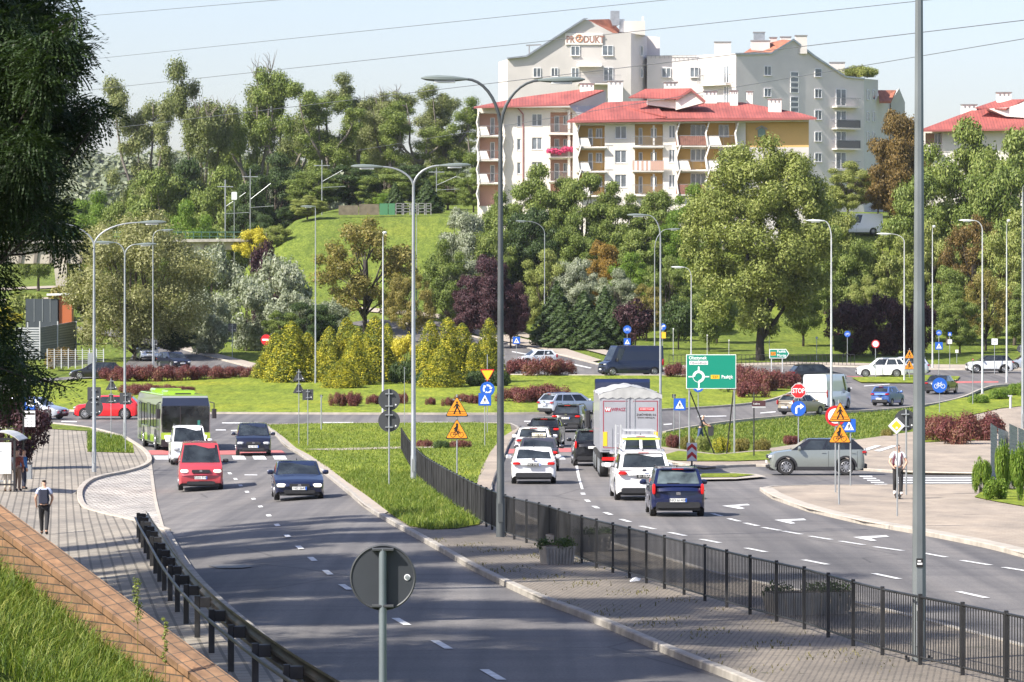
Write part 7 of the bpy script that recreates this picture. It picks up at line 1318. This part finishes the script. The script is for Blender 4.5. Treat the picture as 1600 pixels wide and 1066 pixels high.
def blades(name, n, sampler, h0, h1, w, m, lean=.35, label='', cat='grass'):
    x, y, z = sampler(n); n = len(x); a = rng.random(n) * 6.283; L = h0 + (h1 - h0) * rng.random(n) ** 1.3; ln = lean * (.3 + rng.random(n)); dx, dy = np.cos(a), np.sin(a); ca = rng.random(n) * 6.283; wx, wy = np.cos(ca) * w * .5, np.sin(ca) * w * .5
    b = np.stack([x, y, z], 1); mid = b + np.stack([dx * ln * L * .35, dy * ln * L * .35, L * .6], 1); tip = b + np.stack([dx * ln * L, dy * ln * L, L * (1 - .25 * ln)], 1); W_ = np.stack([wx, wy, wx * 0], 1)
    co = np.stack([b - W_, b + W_, mid + W_ * .8, mid - W_ * .8, tip], 1).reshape(-1, 3); k = np.arange(n) * 5; q = np.stack([k, k+1, k+2, k+3, k+3, k+2, k+4], 1).ravel()
    me = bpy.data.meshes.new(name); me.vertices.add(5 * n); me.vertices.foreach_set('co', co.astype(np.float32).ravel()); me.loops.add(7 * n); me.loops.foreach_set('vertex_index', q.astype(np.int32)); me.polygons.add(2 * n)
    me.polygons.foreach_set('loop_start', np.stack([np.arange(n) * 7, np.arange(n) * 7 + 4], 1).ravel().astype(np.int32)); me.polygons.foreach_set('loop_total', np.tile([4, 3], n).astype(np.int32)); me.update(calc_edges=True); me.materials.append(m)
    o = bpy.data.objects.new(name, me); C.objects.link(o); tag(o, label, cat, kind='stuff'); return o
LM['blade'] = leaf_material('grass_blades', [(.03, .055, .008), (.075, .125, .014), (.14, .20, .024), (.30, .31, .075)], .3, s=1.6)
def s_bank(n):
    t = rng.random(n) * (hl + 6.5) - 1.4; u = rng.random(n) ** 1.1 * 7 + .18; x = W1.x + hd.x * t - nn_.x * u; y = W1.y + hd.y * t - nn_.y * u; return x, y, bank_z(x, y) - .03
blades('grass', 90000, s_bank, .06, .36, .010, LM['blade'], .8, 'lush long grass on the bank below the brick wall, bottom left')
def region(pix):
    w_ = [G(*p) for p in pix]; X0, X1 = min(p.x for p in w_), max(p.x for p in w_); Y0, Y1 = min(p.y for p in w_), max(p.y for p in w_); px = np.array([p.x for p in w_]); py = np.array([p.y for p in w_])
    def f(n):
        x = X0 + rng.random(n) * (X1 - X0); y = Y0 + rng.random(n) * (Y1 - Y0); ins = np.zeros(n, bool); j = len(px) - 1
        for i in range(len(px)):
            c = ((py[i] > y) != (py[j] > y)) & (x < (px[j] - px[i]) * (y - py[i]) / (py[j] - py[i] + 1e-12) + px[i]); ins ^= c; j = i
        x, y = x[ins], y[ins]; return x, y, ZG(x, y) + .08
    return f
blades('grass', 60000, region([(532,750),(560,742),(640,745),(690,782),(750,825),(715,832),(672,834),(640,829),(606,806),(570,778)]), .10, .34, .02, LM['blade'], .7, 'long uncut grass at the lower tip of the median beside the railing')
blades('grass', 70000, region([(416,667),(480,665),(740,663),(797,666),(765,712),(745,760),(690,770),(640,745),(532,750),(485,716),(445,688)]), .06, .20, .03, LM['blade'], .9, 'shaggy grass of the median lawn with dry tips')
blades('grass', 30000, region([(137,678),(190,687),(209,711),(137,709)]), .08, .35, .03, LM['blade'], .7, 'uncut grass on the corner verge between bay and pavement')
blades('grass', 60000, region([(985,690),(1072,672),(1223,655),(1364,646),(1445,638),(1430,676),(1340,688),(1200,697),(1040,700)]), .06, .20, .04, LM['blade'], .9, 'mown grass between roundabout and right pavement')
LM['dryweed'] = leaf_material('dry_weeds', [(.06, .07, .02), (.13, .12, .04), (.20, .17, .07)], .2)
def s_joints(n):
    x, y, z = region([(600,815),(700,850),(860,860),(1101,950),(1305,1012),(1420,1045),(1380,1066),(1150,1062),(1006,1005),(840,938),(676,853)])(n); k = (np.sin(x * 2.1 + y * .7) + np.sin(y * 1.3 - x * 3.1) + rng.normal(size=len(x)) * .9) > 1.35; return x[k], y[k], z[k] + .02
blades('weeds', 26000, s_joints, .02, .09, .02, LM['dryweed'], 1.0, 'dry weeds growing in the joints of the median paving', 'weeds')
for px, py, h_, lab in ((214, 1004, .62, 'tall yellowish weed standing in front of the brick coping, left one'), (257, 1068, .62, 'tall thin weed at the bottom edge in front of the brick wall, right one')):
    o = P(px, py, 40.5 if px < 230 else 39.5); e = thing('weed_stalk', o, 0, lab, 'weed'); MB().tube([(0, 0, -.4), (.01, 0, .2), (0, 0, h_)], [.004, .003, .001], 5).build('stem', LM['olive'], e)
    cl = [(random.uniform(-.02, .02), random.uniform(-.02, .02), h_ * q, .045 if px < 230 else .022) for q in np.linspace(.35, 1, 12)]; l = leaves_from_clumps('leaves', cl, 420, .013, LM['linden'], shell=.2); c = bpy.data.objects.new('leaves', l); C.objects.link(c); c.parent = e
# ---------------------------------------------------------------- near robinia at the left frame edge and the row that shades the road
def fronds(name, ell, n, m, flen=.26):
    ell = np.array(ell, float); wgt = ell[:, 3] ** 2; k = rng.choice(len(ell), size=n, p=wgt / wgt.sum()); d = rng.normal(size=(n, 3)); d /= np.linalg.norm(d, axis=1, keepdims=True)
    c = ell[k, :3] + d * (ell[k, 3] * (rng.random(n) ** .45))[:, None]; out = d * np.array([1, 1, .3]) + rng.normal(size=(n, 3)) * .5; out[:, 2] -= .35; out /= np.linalg.norm(out, axis=1, keepdims=True)
    side = np.cross(out, np.array([0, 0, 1.0]) + rng.normal(size=(n, 3)) * .3); side /= np.linalg.norm(side, axis=1, keepdims=True); up = np.cross(side, out); cs = []; ns = []; us = []
    for j in range(7):
        t = (j + 1) / 8; base = c + out * (flen * t) - np.array([0, 0, 1]) * (flen * .35 * t * t)
        for s in (-1, 1): cs.append(base + side * s * .035); ns.append(up + rng.normal(size=(n, 3)) * .25); us.append(out)
    cs, ns, us = map(np.concatenate, (cs, ns, us)); return quads_mesh(name, cs, ns, np.full(len(cs), .034), .5, m, up=us * 1.0)
ell = []
for px, py, r in [(-30,20,85),(35,15,55),(85,25,34),(10,75,75),(75,80,42),(112,68,18),(20,130,62),(70,128,34),(-10,190,80),(55,190,55),(105,178,36),(140,168,24),(163,176,12),(120,28,12),(130,72,14),(112,110,16),(105,210,28),(40,240,50),(85,262,22),(10,290,60),(55,320,42),(90,352,26),(104,384,15),(-4,352,38),(70,345,16),(-15,430,32),(-25,500,42),(8,528,24),(30,552,18),(52,578,12),(76,598,9),(-10,570,45),(20,602,22),(40,590,16),(100,604,8)]:
    d = 58 + random.uniform(-1.5, 2.5); p = P(px, py, d); ell.append((p.x, p.y, p.z, r * d / F))
base = gz(-10.6, 60); e = thing('robinia_tree', base, 0, 'dark overhanging robinia with feathery leaves filling the left frame edge', 'tree'); me = fronds('crown', [(a - base.x, b - base.y, c - base.z, r) for a, b, c, r in ell], 9500, LM['acacia'], .34); c = bpy.data.objects.new('crown', me); C.objects.link(c); c.parent = e
mb = MB(); mb.tube([(0, 0, -.5), (.1, 0, 3), (.2, .2, 7), (.8, 0, 11)], [.24, .19, .13, .04], 9)
for a, b, c_, r in ell[::1]: limb(mb, (.1, 0, random.uniform(2.5, 7)), (a - base.x, b - base.y, c_ - base.z), .05, .012, .02, 6, 5, .03)
mb.build('trunk', M_BARKD, e, True)
rb_ = plant('plum_bush', 'bush', gz(-22.6, 186), 3.6, 'dark red plum bush behind the bus stop, half hidden by the robinia', 'bush', wx=.75, lm='purple')
for i, (d, X, H_) in enumerate([(43,-15.5,18),(52,-14,22),(61,-13.6,22),(71,-14.8,23),(81,-15.8,23),(91,-17,23),(101,-18.2,23),(111,-19.4,22),(58,-20,22),(70,-21,24),(83,-23,24),(96,-25,24)]):
    plant('shade_tree', 'shade_a' if i % 2 else 'shade_b', gz(X, d), H_, 'tall tree of the roadside row left of the frame that shades the near road', 'tree', 'roadside row shading the near road', .95, rz=i * 2.1)
# ---------------------------------------------------------------- bridge, masts, fences, wires
b = Bld('road_bridge', 500, 120, 'pale concrete girder bridge with a railing at the left, behind the big willow', 'bridge', base_py=412); M_GIRD = mat('girder_concrete', (.40, .36, .30), .85, noise=.15, nscale=.6)
b.poly('girder', M_GIRD, [(-60,381),(130,381),(385,377),(385,388),(270,398),(130,412),(-60,412)], 9); b.poly('deck', M_CONC, [(-60,376),(388,373),(388,377.5),(-60,381.5)], 10, dd=-.8)
for k in range(17): x = -40 + k * 24; b.poly('stiffener', mat('stiffener_dark', (.16, .14, .12), .9), [(x, 382), (x + 5, 382), (x + 1, 411 if x < 130 else 392), (x - 4, 411 if x < 130 else 392)], .25, dd=-.22) if x < 350 else None  # slanted stiffener ribs, a darker tone than the girder
b.poly('pier', M_GIRD, [(84,412),(104,412),(104,495),(92,495)], 3); mb = MB()
for k in range(36): x = b.x(-60 + k * 12.5); mb.box(x, x + .07, -.5, -.42, b.z(376 - k * .09), b.z(363 - k * .05))
mb.box(b.x(-60), b.x(385), -.5, -.42, b.z(363.5), b.z(362.3)).box(b.x(-60), b.x(385), -.5, -.44, b.z(370), b.z(369.4)); mb.build('railing', mat('green_railing', (.05, .12, .10), .6), b.e)
for px, t_, b_, w_, lab in ((352,281,392,2.6,'thick concrete catenary mast at the bridge end'),(391,264,390,1.6,'slender lattice catenary mast with cross arms right of the thick one'),(503,250,340,1.8,'catenary mast on the left shoulder of the mound'),(682,262,335,1.6,'catenary mast on the mound behind the twin lamp'),(366,305,384,1.4,'short signal mast between the two catenary masts')):
    d = 520; o = P(px, b_, d); e = thing('catenary_mast', o, 0, lab, 'mast'); H_ = (b_ - t_) * d / F; MB().tube([(0, 0, -8), (0, 0, H_)], w_ * d / F / 2.4, 6).build('mast', M_GALV, e)
    if px != 366:
        mb = MB(); mb.tube([(0, 0, H_ * .62), (2.6, 0, H_ * .82)], .03, 4).tube([(0, 0, H_ * .52), (3.0, 0, H_ * .54)], .03, 4).tube([(-1.0, 0, H_ * .9), (1.0, 0, H_ * .9)], .06, 4); mb.build('cantilever', M_GALV, e)
    else: MB().rbox(-.35, .35, -.2, .2, H_ - .6, H_ + .4, .08, 1).build('signal_box', M_HEADL, e)
e = Bld('fence', 506, 605, 'patchwork fence of tan, green and wire panels along the top of the mound', 'fence', base_py=336)
for x0, x1, y0, m in ((529,560,321,mat('tan_fence', (.13,.11,.075), .85, noise=.3, nscale=2)),(561,592,319,MATS['tan_fence']),(593,606,318,mat('green_screen', (.05,.17,.08), .6)),(607,617,318,MATS['green_screen'])): e.poly('fence_panel', m, [(x0,y0),(x1,y0),(x1,336),(x0,336)], .08)
for x0, x1 in ((618,629),(630,641),(642,652),(653,664),(665,674)):
    mb = MB(); a, c = e.x(x0), e.x(x1); mb.box(a, a + .1, 0, .06, 0, e.z(318)).box(c - .1, c, 0, .06, 0, e.z(318)); [mb.box(a, c, 0, .05, e.z(y) - .03, e.z(y) + .03) for y in (318, 322, 326, 331)]; mb.build('fence_panel', M_RAIL, e.e)
e = Bld('noise_barrier', 376, 70, 'grey corrugated enclosure wall with horizontal ribs at far left', 'barrier wall', base_py=560); M_CORR = mat('corrugated_grey', (.20, .22, .23), .5, .4)
for pl4, nm in (([(24,512,0),(62,512,0),(62,562,0),(24,562,0)], 1), ([(62,512,0),(119,502,14),(119,556,14),(62,562,0)], 2)):
    e.slab('panel', M_CORR, [e.L(*p) for p in pl4], .15)
    for k in range(13): t0, t1 = k / 13, (k + .5) / 13; q = [e.L(*p) for p in pl4]; a, bb, c, d = q; e.slab('rib', M_GALVL, [a.lerp(d, t0), bb.lerp(c, t0), bb.lerp(c, t1), a.lerp(d, t1)], .10, (-.3, -1, 0))
for px in (62, 90, 119, 43): e.poly('post', M_GALVL, [(px-.8,502+(62-px)*-.0),(px+.8,502),(px+.8,562),(px-.8,562)], .2, dd=-.1 if px <= 62 else (px - 62) * .245 - .3)
e = Bld('kiosk', 420, 90, 'dark panelled kiosk with an orange corner and white canopy behind the corrugated wall', 'kiosk', base_py=502)
e.poly('wall', mat('kiosk_dark', (.045, .055, .065), .5), [(40,467),(90,467),(90,540),(40,540)], 3); e.poly('corner', mat('kiosk_orange', (.38, .10, .03), .6), [(92,462),(112,462),(112,540),(92,540)], 2, dd=.3); e.poly('canopy', M_SWHT, [(73,459),(114,458),(114,461),(73,462)], 2.5, dd=-.3)
for x in (53, 66, 78): e.poly('seam', M_GALV, [(x,467),(x+.7,467),(x+.7,503),(x,503)], .05, dd=-.04)
e = Bld('wire_fence', 362, 120, 'light wire mesh fence with pale posts beside the big willow trunk', 'fence', base_py=575); mb = MB()
for k in range(9): mb.box(e.x(73 + k * 11), e.x(73 + k * 11) + .08, 0, .08, e.z(576), e.z(545))
for y in range(548, 575, 3): mb.box(e.x(73), e.x(161), .02, .05, e.z(y) - .012, e.z(y) + .012)
mb.build('mesh', M_GALVL, e.e); e.poly('box', M_GALV, [(137,552),(144,552),(144,575),(137,575)], .6, dd=-.6)
plant('reed_bush', 'leafy', at(95, 368), 2.4, 'brownish reedy bush inside the wire fence at far left', 'bush', wx=.8, lm='brown'); fit('leafy_bush', 'leafy', 40, 470, 440, 90, 'yellow green shrubbery below the bridge at far left', 'linden', cat='bush'); fit('leafy_bush', 'leafy', 110, 500, 430, 90, 'round ochre shrub under the bridge pier', 'olive', cat='bush'); fit('leafy_bush', 'bush', 5, 440, 480, 60, 'yellow flowering bush at the far left edge', 'yellow', cat='bush')
drape('path', [(-40,470),(60,466),(120,462),(130,465),(60,470),(-40,476)], M_PATH, .05); drape('path', [(-40,452),(80,447),(130,449),(80,450.5),(-40,456)], M_PATH, .05)
o = gz(*(G(1040, 575).xy)); e = thing('railing', o, 0, 'low dark railing along the far pavement in front of the linden', 'railing'); mb = MB(); q0, q1 = G(1045, 572) - o, G(1335, 571) - o; n_ = 46
for k in range(n_ + 1): p = q0.lerp(q1, k / n_); mb.box(p.x, p.x + .04, p.y, p.y + .04, p.z - .3, p.z + 1.0)
mb.tube([q0 + Vector((0, 0, 1.0)), q1 + Vector((0, 0, 1.0))], .03, 5).tube([q0 + Vector((0, 0, .3)), q1 + Vector((0, 0, .3))], .02, 5); mb.build('bars', M_BLK, e)
e = Bld('garden_fence', 168, 1565, 'stepped grey slatted fence panels overgrown with vine at the right frame edge', 'fence', base_py=765)
for x0, x1, y0, y1, b0, b1, dd in ((1548,1558,661,668,762,758,0),(1560,1576,669,675,758,754,2.5),(1577,1590,662,668,757,752,4),(1591,1610,668,676,754,750,6.5)):
    e.slab('slat_panel', mat('slat_grey', (.34,.36,.36), .5, .2), [e.L(x0, y0, dd), e.L(x1, y1, dd + 2.4), e.L(x1, b1, dd + 2.4), e.L(x0, b0, dd)], .05)
    for k in range(16): a, bb, c, d = e.L(x0, y0, dd), e.L(x1, y1, dd + 2.4), e.L(x1, b1, dd + 2.4), e.L(x0, b0, dd); t0, t1 = (k + .1) / 16, (k + .42) / 16; e.slab('slat', M_SWHT, [a.lerp(d, t0), bb.lerp(c, t0), bb.lerp(c, t1), a.lerp(d, t1)], .03, (-.4, -1, 0))
for i, (px, by, top, w_) in enumerate(((1536,775,700,36),(1566,782,668,34),(1592,788,672,40),(1555,786,735,50),(1580,770,690,36))): fit('vine_bush', 'leafy', px, 0, top, w_, 'bright green vine thicket climbing the slatted fence at the right edge', 'bright', 'vine thicket on the slatted fence', base_py=by, cat='vine')
o = G(1579, 640); e = thing('bollard', o, 0, 'short pale bollard post beside the right barberry hedge', 'bollard'); MB().tube([(0, 0, -.1), (0, 0, 1.0)], .09, 10).build('post', M_GALVL, e); MB().rbox(-.18, .12, -.08, .08, .92, 1.02, .02, 1).build('cap', M_GALVL, e)
o = G(985, 917, .11); e = thing('litter', o, .4, 'crumpled pale litter scrap lying on the median paving', 'litter'); mb = MB(); mb.add([(0,0,0),(.22,.02,.01),(.30,.12,.05),(.1,.1,.07),(.02,.09,.01),(.16,.05,.09)], [(0,1,5),(1,2,5),(2,3,5),(3,4,5),(4,0,5),(0,4,3,2,1)]); mb.build('scrap', M_SWHT, e)
M_WIRE = mat('wire', (.10, .10, .11), .5)
for i, (pa, pb, r) in enumerate([((104,28,330),(470,-3,250),.016),((90,98,430),(1060,-2,250),.018),((-40,160,480),(1470,-2,260),.022),((-40,226,520),(1640,27,260),.026),((560,235,520),(1640,54,250),.022),((500,128,480),(1480,-8,262),.014)][:5]):
    a, b_ = P(*pa), P(*pb); mb = MB(); mb.tube([a.lerp(b_, t) - Vector((0, 0, 2.2 * math.sin(math.pi * t) * 0)) for t in np.linspace(0, 1, 12)], r, 4); o = mb.build('overhead_wire', M_WIRE); tag(o, ('short overhead wire crossing the top left sky', 'overhead wire running from the left poplars up to the top centre', 'overhead wire passing in front of the tower gable', 'lowest long overhead wire reaching the right edge above the maple', 'overhead wire crossing the right tower and the red roof')[i], 'wire')
# ---------------------------------------------------------------- air
hz = MB().box(-560, 560, -45, 2300, -6, 140).build('haze', None); hz['kind'] = 'stuff'; hm = bpy.data.materials.new('haze'); hm.use_nodes = True; t = hm.node_tree; t.nodes.remove(t.nodes['Principled BSDF']); v_ = t.nodes.new('ShaderNodeVolumePrincipled'); v_.inputs['Color'].default_value = (.92, .95, 1, 1); v_.inputs['Density'].default_value = .00005; v_.inputs['Anisotropy'].default_value = .3; t.links.new(v_.outputs[0], t.nodes['Material Output'].inputs['Volume']); hz.data.materials.append(hm); hz['label'] = 'thin summer haze over the junction'
import OpenImageIO as oiio, numpy as np, sys
b=oiio.ImageBuf('/workdir/render_main.png'); a=b.get_pixels(oiio.UINT8)
for n,(x,y) in dict(sky_top=(600,30),sky_l=(140,60),sky_low=(880,120),road_sun=(560,500),road_shade=(300,620),lawn=(300,400),lawnmed=(350,470),paveR=(900,520),roof=(690,115),wallfront=(560,130),tower=(640,60),poplar=(260,130),linden=(760,230),med=(700,600),wallbrick=(80,620)).items():
    print(n,a[y-4:y+5,x-4:x+5,:3].reshape(-1,3).mean(0).round())
